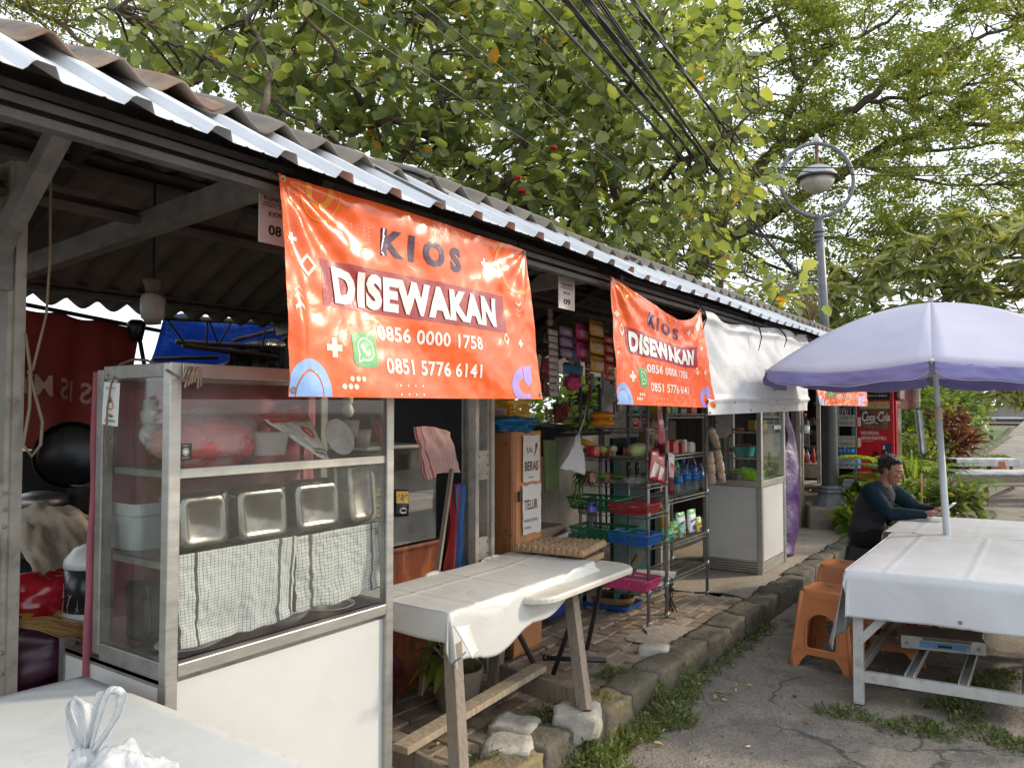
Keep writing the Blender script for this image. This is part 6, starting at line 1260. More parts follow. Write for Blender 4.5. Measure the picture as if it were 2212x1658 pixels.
for nm, px, py, w_, d, h, col, lb, X_ in (('food_box', 1625, 1000 - 20, .17, .14, .075, (.01, .42, .36), 'teal plastic food box on the lower glass shelf', -2.26), ('food_box', 1662, 985, .13, .13, .07, (.01, .42, .36), 'second teal food box further back on the lower glass shelf', -2.26), ('food_tray', 1650, 1030, .30, .2, .07, (.42, .70, .05), 'lime green tray of leaves on the cabinet floor', -2.3)):
    z = 1.147 if nm == 'food_box' else .925
    y = 6.90 if px == 1625 else 7.2 if px == 1662 else 7.08
    q = B(); loft(q, [[(X_ + x, y + yy, z + zz) for x, yy in rr2(w_ * k, d * k, .02, 3)] for zz, k in ((0, .85), (h, 1), (h + .006, 1.06), (h + .008, 1.0), (.01, .8))]); tag(q.obj(nm, mat('pl_%s_%d' % (nm, px), col, r=.3, tl=.2), bevel=.002), lb, 'food box')
q = B()
for k in range(14): leafblade(q, Vector((-2.3, 7.05 + random.uniform(-.1, .12), 1.0)), (random.uniform(-1, 1), random.uniform(-1, 1), .15), .16, .06, .2)
tag(q.obj('lettuce_leaves', leafmat('lettuce', [(0, (.10, .35, .02)), (1, (.35, .6, .06))])), 'bright green lettuce leaves over the lime tray', 'lettuce')
q = B()
for k in range(24): q.ball((-2.27 + random.uniform(-.07, .07), 6.92 + random.uniform(-.05, .05), 1.235 + random.uniform(-.01, .012)), (.02, .014, .01), 8, 5, .3, k)
tag(q.obj('fried_food', mat('brown_fried', (.20, .08, .03), r=.5), kind='stuff', smooth=True), 'heap of brown fried food in the front teal box', 'food')
for k, (y, col, w_) in enumerate(((6.98, (.55, .30, .05), .09), (7.25, (.75, .5, .04), .07))): tag(B().box((-2.2, y, 1.42 + .0), (.07, w_, .09)).obj('small_box', mat('ybox_%d' % k, col, r=.5), bevel=.004), ['orange', 'yellow'][k] + ' box on the top glass shelf of the narrow cabinet', 'box')
tag(B().box((-2.38, 6.95, 1.385), (.18, .12, .02)).obj('red_tray', rdm, bevel=.004), 'red flat tray lying on the top glass shelf of the narrow cabinet', 'lid'); tag(B().box((-2.42, 6.95, 1.20), (.14, .14, .04)).obj('red_tray', rdm, bevel=.006), 'red shallow tray left of the teal food box', 'tray')
tag(B().box((-2.40, 6.95, .95), (.2, .16, .06)).obj('grey_box', mat('grey_tub', (.10, .10, .11), r=.4), bevel=.01), 'dark grey tub at the back left of the cabinet floor', 'tub')
prp = mat('purple_vinyl', (.06, .016, .12), r=.45, wrinkle=.6, ws=10, bump=0, coat=.3, dirt=((.34, .12, .26), .22, 1.6))
def pv(u, v):
    p = at(1684 + 20 * u + (6 + 14 * v) * u + 2 * math.sin(v * 9), 870 + 328 * v, X=-2.14); p.x += .05 * math.sin(u * 5 + v * 6) + .03 * noise.noise(Vector((u * 4, v * 7, 0))); return p
pvb = drape('purple_banner', prp, None, pv, 24, 60, .012); tag(pvb, 'tall furled purple vinyl banner hanging beside the narrow cabinet', 'banner')
q = at(1739, 930, X=-1.95)
hbt = bottle(q + Vector((0, 0, -.16)), 'clear bottle with a red cap hanging upside of the kiosk front beside the lamp post', .33, .043, rdm, pk, None); B().tube([q + Vector((0, 0, .16)), q + Vector((0, 0, .8))], .002, 4).obj('string', black_pl, hbt)
# street lamp with a ring
lp = thing('street_lamp', 'grey street lamp with a saucer lantern inside a ring, on a concrete block', 'street lamp', (-2.24, 10.1, .1))
con = mat('stained_concrete', (.27, .225, .18), r=.9, var=.2, bump=.5, bs=30, dirt=((.12, .09, .07), .3, 5))
lx, ly = -2.24, 10.1; rot_ = Matrix.Rotation(.35, 3, 'Z')
q = B(); loft(q, [[Vector((lx, ly, z)) + rot_ @ Vector((x, y, 0)) for x, y in rr2(.56 * k, .56 * k, .03, 3)] for z, k in ((.10, 1.02), (.36, 1), (.39, .95))]); q.obj('concrete_block', con, lp)
iron = mat('blue_grey_painted_iron', (.17, .18, .20), r=.5, m=.2, var=.2, vs=14, dirt=[((.16, .075, .05), .25, 5), ((.30, .31, .32), .15, 9)])
dk = mat('dark_painted_pole', (.055, .055, .058), r=.45, m=.2, var=.25, dirt=((.12, .08, .06), .15, 8))
B().lathe([(.22, 0), (.215, .02), (.15, .13), (.14, .15), (.155, .17), (.155, .19), (.13, .20), (.14, .225), (.12, .25), (0, .25)], (lx, ly, .385), 12).obj('cast_base', iron, lp, bevel=.004)
B().tube([(lx, ly, .6), (lx, ly, 1.75), (lx, ly, 1.76), (lx, ly, 1.86)], [.098, .096, .112, .112], 20).obj('lower_pole', dk, lp, smooth=False)
top = at(1768, 468, d=9.75); pt_ = [Vector((lx, ly, 1.85)), (Vector((lx, ly, 1.85)) + top) / 2, top]
q = B(); q.tube(pt_, [.056, .054, .05], 16); q.obj('upper_pole', iron, lp, smooth=True)
q = B()
for k in range(3): q.tube([top - Vector((0, 0, .20 + k * .06)), top - Vector((0, 0, .165 + k * .06))], .075 - .004 * k, 14)
q.obj('collar_rings', iron, lp)
rc_ = at(1765, 389, d=9.75); Rg = .47; q = B(); pts = [rc_ + _r * (Rg * math.cos(a)) * .98 + Vector((0, 0, Rg * math.sin(a))) for a in [2 * PI * i / 48 - PI / 2 for i in range(49)]]; q.tube(pts, .024, 10, False); q.obj('ring', iron, lp, smooth=True)
B().tube([top, rc_ - Vector((0, 0, Rg))], .035, 10).obj('ring_socket', iron, lp)
B().tube([rc_ + Vector((0, 0, Rg)), rc_ + Vector((0, 0, .18))], .022, 8).obj('drop_rod', mat('rusted_iron', (.16, .08, .055), r=.7), lp)
B().lathe([(.035, 0), (.045, .02), (.04, .07), (.02, .09), (.018, .12), (0, .13)], rc_ + Vector((0, 0, Rg)), 14).obj('finial', mat('chalky_white', (.6, .6, .58), r=.6), lp, smooth=True)
lc = rc_ + Vector((0, 0, .02))
B().lathe([(.245, -.01), (.25, .01), (.24, .03), (.235, .045), (.215, .06), (.21, .075), (.17, .12), (.10, .155), (.03, .17), (0, .17)], lc, 32).obj('lantern_cap', mat('weathered_white_cap', (.42, .43, .45), r=.5, dirt=((.15, .15, .16), .3, 4)), lp, smooth=True)
B().lathe([(.252, -.012), (.262, -.005), (.262, .012), (.25, .02)], lc, 32).obj('lantern_rim', dk, lp, smooth=True)
B().lathe([(.0, -.19), (.06, -.185), (.13, -.155), (.19, -.09), (.215, -.01)], lc, 32).obj('diffuser', mat('dusty_opal_globe', (.52, .49, .42), r=.35, dirt=((.25, .21, .16), .3, 5)), lp, smooth=True)
# far kiosk beyond the lamp
fk = thing('far_kiosk', 'dim far kiosk beyond the street lamp with dark walls and a low dark roof', 'kiosk', (-4, 13.5, .1))
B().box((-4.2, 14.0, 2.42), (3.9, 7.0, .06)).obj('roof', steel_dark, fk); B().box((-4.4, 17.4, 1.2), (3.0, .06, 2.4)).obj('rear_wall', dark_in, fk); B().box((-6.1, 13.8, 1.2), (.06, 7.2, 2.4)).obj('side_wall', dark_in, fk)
B().box((-4.1, 13.6, .02), (3.9, 7.4, .1)).obj('floor', mat('dark_stall_floor', (.045, .037, .03)), fk)
B().tube([(-2.55, 10.9, .1), (-2.55, 10.9, 2.4)], .035, 4).obj('post', post_m, fk); B().box((-2.36, 10.8, 1.25), (.05, .05, 2.4)).obj('post', post_m, fk)
ct = thing('condiment_table', 'wooden table with sauces in the far kiosk, left of the street lamp', 'table', (-3.0, 11.3, .1))
a = at(1714, 1002, Y=11.2); zt_ = a.z
B().box((-3.02, 11.5, zt_), (.95, .6, .03)).obj('tabletop', mat('table_wood', (.28, .23, .16), r=.5), ct, bevel=.004); B().box((-3.02, 11.21, zt_ - .10), (.93, .02, .17)).obj('apron', mat('faded_board', (.30, .27, .20), r=.7), ct)
orw = mat('orange_wood', (.45, .19, .06), r=.5, var=.15)
for x in (-3.4, -2.62): B().box((x, 11.25, (zt_ - .18) / 2 + .05), (.06, .06, zt_ - .26)).obj('leg', orw, ct)
for k, (px, h, r_, col, cc, lb) in enumerate(((1718, .16, .04, (.62, .08, .02), None, 'orange-red sauce tub at the left of the condiment table'), (1728, .15, .035, (.30, .04, .08), (.75, .4, .03), 'dark jar with an orange top on the condiment table'), (1736, .2, .03, (.7, .35, .03), None, 'tall yellow bottle on the condiment table'), (1744, .18, .036, (.45, .12, .2), (.02, .2, .5), 'pink jar with a blue squeeze cap on the condiment table'), (1758, .2, .024, (.4, .03, .02), (.55, .02, .02), 'red chilli sauce bottle at the right of the condiment table'))):
    c = at(px, 1000, Y=11.35); c.z = zt_ + .015; q = thing('sauce_bottle', lb, 'sauce bottle', tuple(c), 'sauces on the condiment table')
    B().lathe([(0, 0), (r_, .0), (r_, h * .6), (r_ * .5, h * .75), (r_ * .4, h * .8)], c, 14).obj('bottle_body', mat('sauce%d' % k, col, r=.25), q, smooth=True); B().lathe([(r_ * .5, h * .78), (r_ * .5, h * .92), (.004, h)], c, 12).obj('cap', mat('scap%d' % k, cc or col, r=.4), q)
tag(B().box(at(1745, 1043, Y=10.9), (.45, .3, .02), Matrix.Rotation(.12, 3, 'X')).obj('white_board', mat('pinkish_board', (.42, .33, .30))), 'pale pinkish board lying below the condiment table top', 'board')
bn = thing('wooden_bench', 'grey weathered plank bench behind the street lamp base', 'bench', (-2.6, 11.0, .1))
a, b_ = at(1728, 1068, Z=.47), at(1842, 1062, Z=.47)
for k in range(3): B().bar(a + Vector((0, k * .16, 0)), b_ + Vector((0, k * .16, 0)), .15, .03, up=(0, 0, 1)).obj('seat_plank', wood_grey, bn)
B().bar(a + Vector((0, -.05, -.05)), b_ + Vector((0, -.05, -.05)), .03, .10, up=(0, 0, 1)).obj('side_board', wood_grey, bn)
for p in (a.lerp(b_, .08), a.lerp(b_, .92)): B().box((p.x, p.y + .05, .24), (.06, .06, .36)).obj('leg', wood_grey, bn)
tag(B().bar(at(1718, 1085, Y=11.0), at(1755, 1065, Y=11.0), .05, .12).obj('orange_seat', orw), 'orange wooden seat board left of the grey bench', 'bench')
for k, px in enumerate((1716, 1728)): tag(B().bar(at(px + 4, 1060, Y=10.75), at(px + 12, 1118, Y=10.75), .03, .05).obj('chair_leg', wood_grey) if 0 else B().tube([at(px, 1050, Y=10.6), at(px + 8, 1090, Y=10.6), at(px + 26, 1130, Y=10.4)], .012, 6).obj('pipe' if k else 'hose', mat('grey_hose', (.15, .13, .11))), ('thin' if k else 'thick') + ' grey hose curving down under the condiment table', 'hose')
cs = thing('crate_shelf', 'tall rack of wire baskets and blue water packs beside the red fridge', 'shelf rack', (-3.0, 13.0, .1))
for px in (1809, 1847):
    a, b_ = at(px, 1068, Y=13.0), at(px, 850, Y=13.0); B().bar(a, b_, .04, .04).obj('upright', mat('teal_upright', (.02, .12, .11), r=.5), cs)
crm_w = mat('cream_wire', (.42, .40, .34), r=.5)
for k, y in enumerate((897, 942, 988, 1035)):
    a, b_ = at(1811, y, Y=12.9), at(1846, y, Y=12.9); q = B()
    for z in (0, -.08, -.16): q.bar(a + Vector((0, 0, z)), b_ + Vector((0, 0, z)), .012, .012)
    for i in range(14): p = a.lerp(b_, i / 13); q.bar(p, p - Vector((0, 0, .16)), .006, .006)
    q.obj('wire_basket', crm_w, cs, kind='stuff')
    B().box((a + b_) / 2 + Vector((0, .2, -.1)), (.3, .26, .14)).obj('goods', [mat('g_a', (.16, .07, .07)), mat('g_b', (.20, .10, .07)), MC['blue_label'], mat('g_c', (.01, .12, .32))][k], cs)
for k in range(4):
    c = at(1816 + k * 8, 982, Y=12.98); c.z -= .08; bottle(c, '%s bottled water in the blue crate shelf' % ['first', 'second', 'third', 'fourth'][k], .26, .038, group='water bottles in the crate shelf')
q = B()
for k in range(26):
    p = at(random.uniform(1722, 1845), random.uniform(868, 985), Y=random.uniform(12.5, 15)); q.box(p, (random.uniform(.05, .16), .04, random.uniform(.06, .22)), Matrix.Rotation(random.uniform(-.3, .3), 3, 'Y'))
tag(q.obj('hanging_goods', mat('dim_goods', (.10, .06, .055), r=.4, var=.9, vs=7, dirt=[((.32, .30, .28), .25, 5), ((.05, .10, .14), .3, 4), ((.3, .04, .05), .2, 3)]), kind='stuff'), 'dim packets and sachets hanging inside the far kiosk', 'goods')
# red drinks fridge
fr = thing('drinks_fridge', 'tall red drinks fridge lettered Coca-Cola HIDUPKAN SEMANGATMU', 'fridge', (-2.74, 16.4, .1))
red = mat('fridge_red', (.60, .012, .022), r=.3, var=.05, bump=0, coat=.3); fx0, fx1, fy, fz = -3.07, -2.41, 16.1, 2.06
B().box(((fx0 + fx1) / 2, fy + .38, (fz + .14) / 2), (fx1 - fx0, .72, fz - .14)).obj('body', red, fr, bevel=.015)
B().box((fx1 + .05, fy + .42, fz - .16), (.10, .6, .28)).obj('header', mat('fridge_header', (.14, .03, .02), r=.3, dirt=((.4, .2, .1), .2, 6)), fr, bevel=.04)
B().box((fx1 + .02, fy + .40, .98), (.03, .58, 1.6)).obj('door_frame', red, fr, bevel=.01); B().box((fx1 + .038, fy + .40, 1.0), (.006, .42, 1.4)).obj('door_glass', mat('fridge_dark_glass', (.10, .09, .07), r=.1, dirt=((.4, .33, .2), .3, 9)), fr)
W = fx1 - fx0; SF = lambda x, y: (Vector((fx0 + x * W, fy + .015, .14 + y * (fz - .14))), Vector((0, -1, 0)))
def fpr(n_, m_, sh, off, par=fr):
    o = printed(n_, m_, par, sh, SF, off); o.matrix_parent_inverse = (fr.matrix_basis.inverted() if par is fr else Matrix.Identity(4)); return o
fpr('header_print', mat('print_black', (.02, .012, .012), r=.3), [rect(.1, .855, .9, .935)], .006); fpr('picture_print', mat('cola_picture', (.17, .06, .03), r=.35, var=.5, vs=6, dirt=((.45, .28, .12), .3, 4)), [rect(.1, .555, .9, .84)], .006); fpr('picture_print', mat('cola_foam', (.55, .40, .20), r=.4, var=.3, vs=20), [rect(.1, .765, .9, .835)], .008)
fw = mat('fridge_white_print', (.75, .70, .66), r=.35); fpr('lettering', fw, [text2d('SEMANGAT BARU!!', .22, .885, .018, .62, .02)], .010)
fpr('script_lettering', fw, [text2d('C', .14, .64, .10, .15, .03, shear=.3), text2d('oca', .27, .645, .075, .24, .03, shear=.3), text2d('-', .54, .66, .06, .06, .03), text2d('C', .57, .64, .10, .15, .03, shear=.3), text2d('ola', .70, .645, .075, .2, .03, shear=.3), poly([(.16, .625), (.30, .612), (.50, .625), (.60, .605), (.56, .625), (.48, .636), (.30, .624)])], .012)
fpr('lettering', fw, [text2d('HIDUPKAN', .13, .505, .034, .46, .02), text2d('SEMANGATMU', .13, .455, .034, .66, .02), rect(.13, .437, .45, .440)], .008)
fpr('bottle_print', mat('cola_bottle_print', (.10, .01, .01), r=.3, var=.5, vs=14), [poly([(.40, .08), (.62, .08), (.64, .16), (.60, .2), (.64, .26), (.56, .34), (.46, .34), (.38, .26), (.42, .2), (.38, .16)]), poly([(.62, .1), (.86, .1), (.86, .26), (.78, .36), (.76, .42), (.71, .42), (.69, .36), (.62, .26)])], .008); fpr('bottle_highlight', fw, [poly([(.70, .36), (.77, .36), (.755, .40), (.715, .40)]), text2d('Coca-Cola', .41, .21, .016, .21, .01, shear=.3)], .012)
fpr('badge_print', mat('badge_navy', (.03, .04, .14), r=.4), [rect(.72, .30, .93, .42)], .007)
po = tag(drape('paper_poster', mat('poster_white', (.55, .55, .52), r=.6, dirt=((.2, .2, .19), .3, 5)), None, lambda u, v: at(1946 + 42 * u, 816 + 68 * v - 3 * u, Y=17.6) + Vector((0, .06 * math.sin(u * 6), 0)), 16, 10, .004), 'pale printed poster hanging beyond the red fridge', 'poster')
tag(drape('white_cloth_strip', mat('grey_white_cloth', (.5, .5, .48), r=.8), None, lambda u, v: at(1975 + 16 * u + 10 * v, 885 + 95 * v, Y=15.5) + Vector((0, .05 * math.sin(u * 9), 0)), 10, 14, .006), 'whitish cloth hanging behind the palm right of the fridge', 'cloth')
tag(crumple(B(), at(1905, 826, Y=16.6), (.55, .3, .10), 5, .3).obj('rolled_mat', mat('straw_mat', (.26, .20, .13), r=.9), smooth=True), 'rolled straw mat on top of the red fridge', 'mat')
# parasol
ub = at(2045, 1157, d=5.26); ut = at(2010, 655, d=5.26); RU = 1.14; rz_ = 1.822; tz = ut.z
um = thing('parasol', 'violet market parasol with a deeper violet valance over the white-covered table', 'parasol', tuple(ub))
v_top = mat('faded_sunlit_lilac', (.62, .60, .73), r=.75, var=.07, vs=2, dirt=((.5, .48, .60), .15, 3), bump=.1, bs=250, tl=.3); v_val = mat('violet_valance', (.26, .24, .50), r=.7, var=.08, vs=3, bump=.1, bs=200, tl=.25, wrinkle=.3, ws=8)  # fading and low-sun sheen are both put into the paler top colour
_c2 = Vector((ut.x, ut.y, 0)); tocam = Vector((-ut.x, -ut.y, 0)).normalized(); a0 = math.atan2(tocam.y, tocam.x)
def dome(f): return tz - (tz - rz_) * (f ** 1.75)
tilt_ = (ut - ub); tilt_.z = 0
def upt(a, f):
    k = (a - a0) / (PI / 3); fr_ = k - math.floor(k); edge = math.cos(PI / 6) / math.cos((fr_ - .5) * PI / 3)
    r = RU * f * (edge * .985 + .015); sag = .035 * math.sin(PI * fr_) * f ** 2
    return Vector((ut.x + r * math.cos(a), ut.y + r * math.sin(a), dome(f) - sag))
for s in range(6):
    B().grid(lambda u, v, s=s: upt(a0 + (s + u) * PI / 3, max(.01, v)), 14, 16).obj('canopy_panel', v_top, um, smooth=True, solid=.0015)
    def val(u, v, s=s):
        a = a0 + (s + .012 + u * .976) * PI / 3; p = upt(a, 1); q_ = upt(a, .9); d = (p - q_).normalized(); d = Vector((d.x * .25, d.y * .25, -1)).normalized()
        h = .088 * (1 - .35 * max(0, 1 - min(u, 1 - u) * 14)) + .006 * math.sin(u * 16 + s)
        o_ = Vector((math.cos(a), math.sin(a), 0)) * (.012 * math.sin(u * 13 + s * 2) * v + .01 * noise.noise(Vector((u * 9, v * 3, s))))
        return p + d * (h * v) + o_ + Vector((math.cos(a), math.sin(a), 0)) * .004
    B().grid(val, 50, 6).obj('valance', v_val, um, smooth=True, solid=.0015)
    q = B()
    q.tube([val(i / 30, 1) for i in range(31)], .0022, 4); q.obj('hem_piping', mat('grey_piping', (.42, .42, .50), r=.7), um)
    a = a0 + s * PI / 3; pts = [upt(a, f) - Vector((0, 0, .012)) for f in (.04, .25, .5, .75, 1)]; B().tube(pts, .006, 6).obj('rib', mat('pale_rib', (.45, .46, .50), r=.4, m=.3), um)
    B().tube([upt(a, .52) - Vector((0, 0, .015)), Vector((ut.x, ut.y, tz - .42))], .005, 6).obj('strut', MC['pale_rib'], um)
    B().ball(upt(a, 1) + Vector((0, 0, .004)), .011, 10, 6).obj('rib_tip', white_panel, um)
    pp = upt(a, 1); rd = Vector((math.cos(a), math.sin(a), 0)); tg = Vector((-rd.y, rd.x, 0))
    q = B(); q.add([pp - tg * .035 - rd * .02, pp + tg * .035 - rd * .02, pp + tg * .02 - rd * .03 - Vector((0, 0, .075)), pp - tg * .02 - rd * .03 - Vector((0, 0, .075))], [(0, 1, 2, 3)]); q.obj('rib_pocket', mat('grey_pocket', (.22, .22, .26), r=.7), um, solid=.002)
pole_m = mat('white_pole', (.52, .57, .58), r=.35, var=.06)
B().tube([ub - Vector((0, 0, .55)) - tilt_ * .4, ub + (ut - ub) * .52], .0225, 16).obj('lower_pole', pole_m, um, smooth=True); B().tube([ub + (ut - ub) * .5, ut], .0175, 16).obj('upper_pole', pole_m, um, smooth=True)
B().tube([ub + (ut - ub) * .50, ub + (ut - ub) * .55], .026, 14).obj('joint_collar', mat('yellowed_plastic', (.50, .43, .26), r=.5), um)
B().tube([ut - Vector((0, 0, .01)), ut + Vector((0, 0, .035))], .018, 12).obj('finial', mat('grey_finial', (.30, .31, .33)), um); B().tube([Vector((ut.x, ut.y, tz - .44)), Vector((ut.x, ut.y, tz - .38))], .03, 12).obj('runner', white_panel, um)
# white-covered tables at the right
ZT3 = .70
gm = mat('white_painted_metal', (.46, .46, .44), r=.5, m=.1, var=.12, dirt=((.2, .17, .13), .25, 12))
wt = thing('metal_table', 'white metal-framed table under the near white cover, below the parasol', 'table', (-.4, 5.2, 0))
def sk_(x, y): return y + .10 * (x + .88)
for x, y in ((-.855, 4.46), (-.90, 5.88), (.12, 4.46), (.12, 5.88)): B().bar((x, sk_(x, y), .70), (x * 1.0 + .0, sk_(x, y) - .02, 0), .05, .04).obj('leg', gm, wt, bevel=.003)
for y in (4.46, 5.88): B().bar((-.86, sk_(-.86, y), .14), (.12, sk_(.12, y), .14), .03, .055, up=(0, 0, 1)).obj('lower_rail', gm, wt)
for y in (4.46, 5.88): B().bar((-.86, sk_(-.86, y), .665), (.12, sk_(.12, y), .665), .03, .05, up=(0, 0, 1)).obj('upper_rail', gm, wt)
for x in (-.875, .12): B().bar((x, 4.48, .14), (x, 5.9, .14), .03, .05, up=(0, 0, 1)).obj('side_rail', gm, wt)
for x in (-.62, -.38, -.12):
    q = B()
    for s in (-1, 1): q.bar((x + s * .02, sk_(x, 4.46), .165), (x + s * .02, sk_(x, 5.88), .165), .004, .035, up=(0, 0, 1))
    q.bar((x, sk_(x, 4.46), .15), (x, sk_(x, 5.88), .15), .04, .004, up=(0, 0, 1)); q.obj('channel_slat', gm, wt)
B().bar((-.855, 4.46, .32), (-.60, sk_(-.6, 4.46), .62), .03, .04).obj('corner_brace', gm, wt); B().bar((.12, sk_(.12, 4.46), .32), (-.16, sk_(-.16, 4.46), .62), .03, .04).obj('corner_brace', gm, wt)
B().box((-.37, 5.2, .683), (1.0, 1.42, .012)).obj('tabletop', plywood_d, wt)
def f1(u, v, p, e):
    d_ = ZT3 - p.z
    if e > 0 and p.y < 4.42:
        k = 1 + 1.1 * max(0, min(1, (p.x - .02) / .14)); p.z = ZT3 - d_ * k
    p.y = sk_(p.x, p.y); return p
c1 = cloth('white_table_cover', 'near white vinyl cover with a long drooping left flap, on the parasol table', -.90, .15, 4.42, 5.945, ZT3 + .003, (.05, .42, .25, 0), f1, white_cloth, 110, 150, 7, wr=.012)
def fl1(u, v):
    y = 4.405 + 1.54 * u; d_ = .435 * v * (1 - .25 * u); o_ = -.905 - .03 * v - .07 * v * math.sin(u * 5 + .9) ** 2 - .02 * math.sin(u * 23) * v
    return (o_, sk_(o_, y) - .02 * v * (1 - u) + .03 * v * v * (u < .2), ZT3 + .004 - d_)
drape('side_flap', white_cloth, c1, fl1, 70, 24, .0018).matrix_parent_inverse = Matrix.Identity(4)
q = B().lathe([(.004, 0), (.010, 0), (.010, .003), (.004, .003), (.004, 0)], (0, 0, 0), 12); M_ = Vector((0, -1, 0)).to_track_quat('Z', 'Y').to_matrix(); q.v = [tuple(Vector((-.38, 4.42, .50)) + M_ @ Vector(a)) for a in q.v]; o = q.obj('eyelet', eyelet_m, c1); o.matrix_parent_inverse = Matrix.Identity(4)
wt2 = thing('metal_table', 'far white-covered table where the seated man rests his arms', 'table', (-.4, 6.4, 0))
for x, y in ((-.93, 6.05), (-.95, 6.95), (.12, 6.05), (.12, 6.95)): B().bar((x, sk_(x, y), .68), (x, sk_(x, y), 0), .04, .04).obj('leg', gm, wt2)
B().box((-.40, 6.56, .683), (1.05, .95, .012)).obj('tabletop', plywood_d, wt2)
c2_ = cloth('white_table_cover', 'farther white vinyl cover under the seated man’s forearms', -.965, .15, 5.955, 7.02, ZT3 + .004, (.28, .3, 0, .3), lambda u, v, p, e: Vector((p.x, sk_(p.x, p.y), p.z)), white_cloth, 80, 80, 9, wr=.012)
c2_['label'] = 'farther white vinyl cover under the forearms of the seated man'
dv = thing('dvd_player', 'silver disc player with a blue panel lying on the frame under the parasol table', 'disc player', tuple(at(2036, 1400, Y=5.0)))
dc_ = at(2036, 1392, Y=4.95); dr_ = Matrix.Rotation(.22, 3, 'Z')
B().box(dc_ + dr_ @ Vector((0, .11, 0)), (.42, .24, .072), dr_).obj('case', mat('silver_case', (.45, .44, .41), r=.4, m=.3), dv, bevel=.004)
B().box(dc_ + dr_ @ Vector((.01, -.012, -.004)), (.25, .006, .034), dr_).obj('blue_panel', mat('blue_fascia', (.12, .28, .50), r=.35), dv); B().box(dc_ + dr_ @ Vector((.01, -.016, -.006)), (.07, .006, .014), dr_).obj('display', black_pl, dv); B().box(dc_ + dr_ @ Vector((.02, -.012, .026)), (.24, .006, .014), dr_).obj('disc_tray', mat('tray_dark', (.12, .11, .10)), dv)
for x in (-.18, .175, .12): B().tube([dc_ + dr_ @ Vector((x, -.008, -.005)), dc_ + dr_ @ Vector((x, -.022, -.005))], .007 if x < .1 else .011, 10).obj('knob', galv, dv)
# plastic stools
def panel2(outer, holes):
    loops = [[Vector((x, y, 0)) for x, y in outer]] + [[Vector((x, y, 0)) for x, y in h] for h in holes]
    tri = tessellate_polygon(loops); pts = [p for l in loops for p in l]; return [(p.x, p.y) for p in pts], [tuple(t) for t in tri]
def make_stool(m, label, H=.46, name='plastic_stool'):
    t = thing(name, label, 'stool', (0, 0, 0)); wt_, wb = .13, .185
    def side_w(z): return wb + (wt_ - wb) * (z / H)
    arch = [(.085 * math.cos(R(a)), .225 + .095 * math.sin(R(a))) for a in range(0, 181, 15)] + [(-.085, .125), (-.075, .115), (.075, .115), (.085, .125)]
    out_ = [(-1, 0), (-.72, 0)] ; z0 = .0
    outer = [(-side_w(0), 0), (-side_w(0) + .05, 0), (-.105, .05), (-.08, .075), (.08, .075), (.105, .05), (side_w(0) - .05, 0), (side_w(0), 0), (side_w(H - .02), H - .02), (-side_w(H - .02), H - .02)]
    vs, fs = panel2(outer, [arch])
    for k in range(4):
        rot = Matrix.Rotation(k * PI / 2, 3, 'Z'); q = B(); q.add([rot @ Vector((x, -side_w(z) - .003 * math.cos(z * 9), z)) for x, z in vs], fs); q.obj('side_panel', m, t, solid=.006)
        q = B(); pts = [rot @ Vector((x * 1.09, -side_w(z) - .005, z + .004 * (1 if z > .2 else -1))) for x, z in arch]; q.tube(pts + [pts[0]], .0075, 6, False); q.obj('arch_rib', m, t, smooth=True)
        rot2 = Matrix.Rotation(k * PI / 2 + PI / 4, 3, 'Z'); s2 = math.sqrt(2); q = B(); q.tube([rot2 @ Vector((-side_w(z) * s2 + .008, 0, z)) for z in (0, .1, .25, H - .02)], [.018, .016, .015, .014], 8); q.obj('leg', m, t, smooth=True)
        q = B(); q.bar(rot @ Vector((-side_w(.1) + .02, -side_w(.1) - .006, .092)), rot @ Vector((side_w(.1) - .02, -side_w(.1) - .006, .092)), .006, .03, up=(0, 0, 1)); q.obj('cross_band', m, t)
    q = B(); loft(q, [[(x, y, z) for x, y in rr2(2 * w_, 2 * w_, .045, 5)] for z, w_ in ((H - .05, side_w(H - .05) + .004), (H - .012, wt_ + .006), (H - .002, wt_), (H, wt_ - .012))], (0, 1)); q.obj('seat', m, t, bevel=.002)
    q = B()
    for i in range(13): q.box((-.10 + i * .0166, 0, H + .001), (.007, .21, .003))
    q.obj('seat_ribs', m, t, kind='stuff'); q = B().box((0, 0, H + .0012), (.045, .012, .005)); q.obj('hand_slot', black_pl, t)
    return t
def plas(name, c): return mat(name, c, r=.42, var=.08, vs=5, bump=.35, bs=75, bd=.003, dirt=((.20, .09, .05), .1, 9))
os_ = plas('terracotta_plastic', (.52, .185, .065)); s1 = make_stool(os_, 'near terracotta plastic stool with arched openings beside the white table cover')
s1.location = (-1.13, 5.06, 0); s1.rotation_euler = (0, 0, R(-6)); s1['group'] = 'terracotta plastic stools'
s2_ = dup(s1, (-1.24, 5.93, 0), R(5), 'second terracotta plastic stool farther back, half hidden by the near one'); s3_ = dup(s1, (-.86, 5.42, 0), R(10), 'terracotta stool pushed in under the parasol table, only its foot showing')
bs_ = make_stool(mat('black_stool_plastic', (.022, .022, .026), r=.5, bump=.2, bs=60), 'black stool under the seated man'); bs_.location = (-1.27, 6.93, 0); bs_.rotation_euler = (0, 0, R(10))
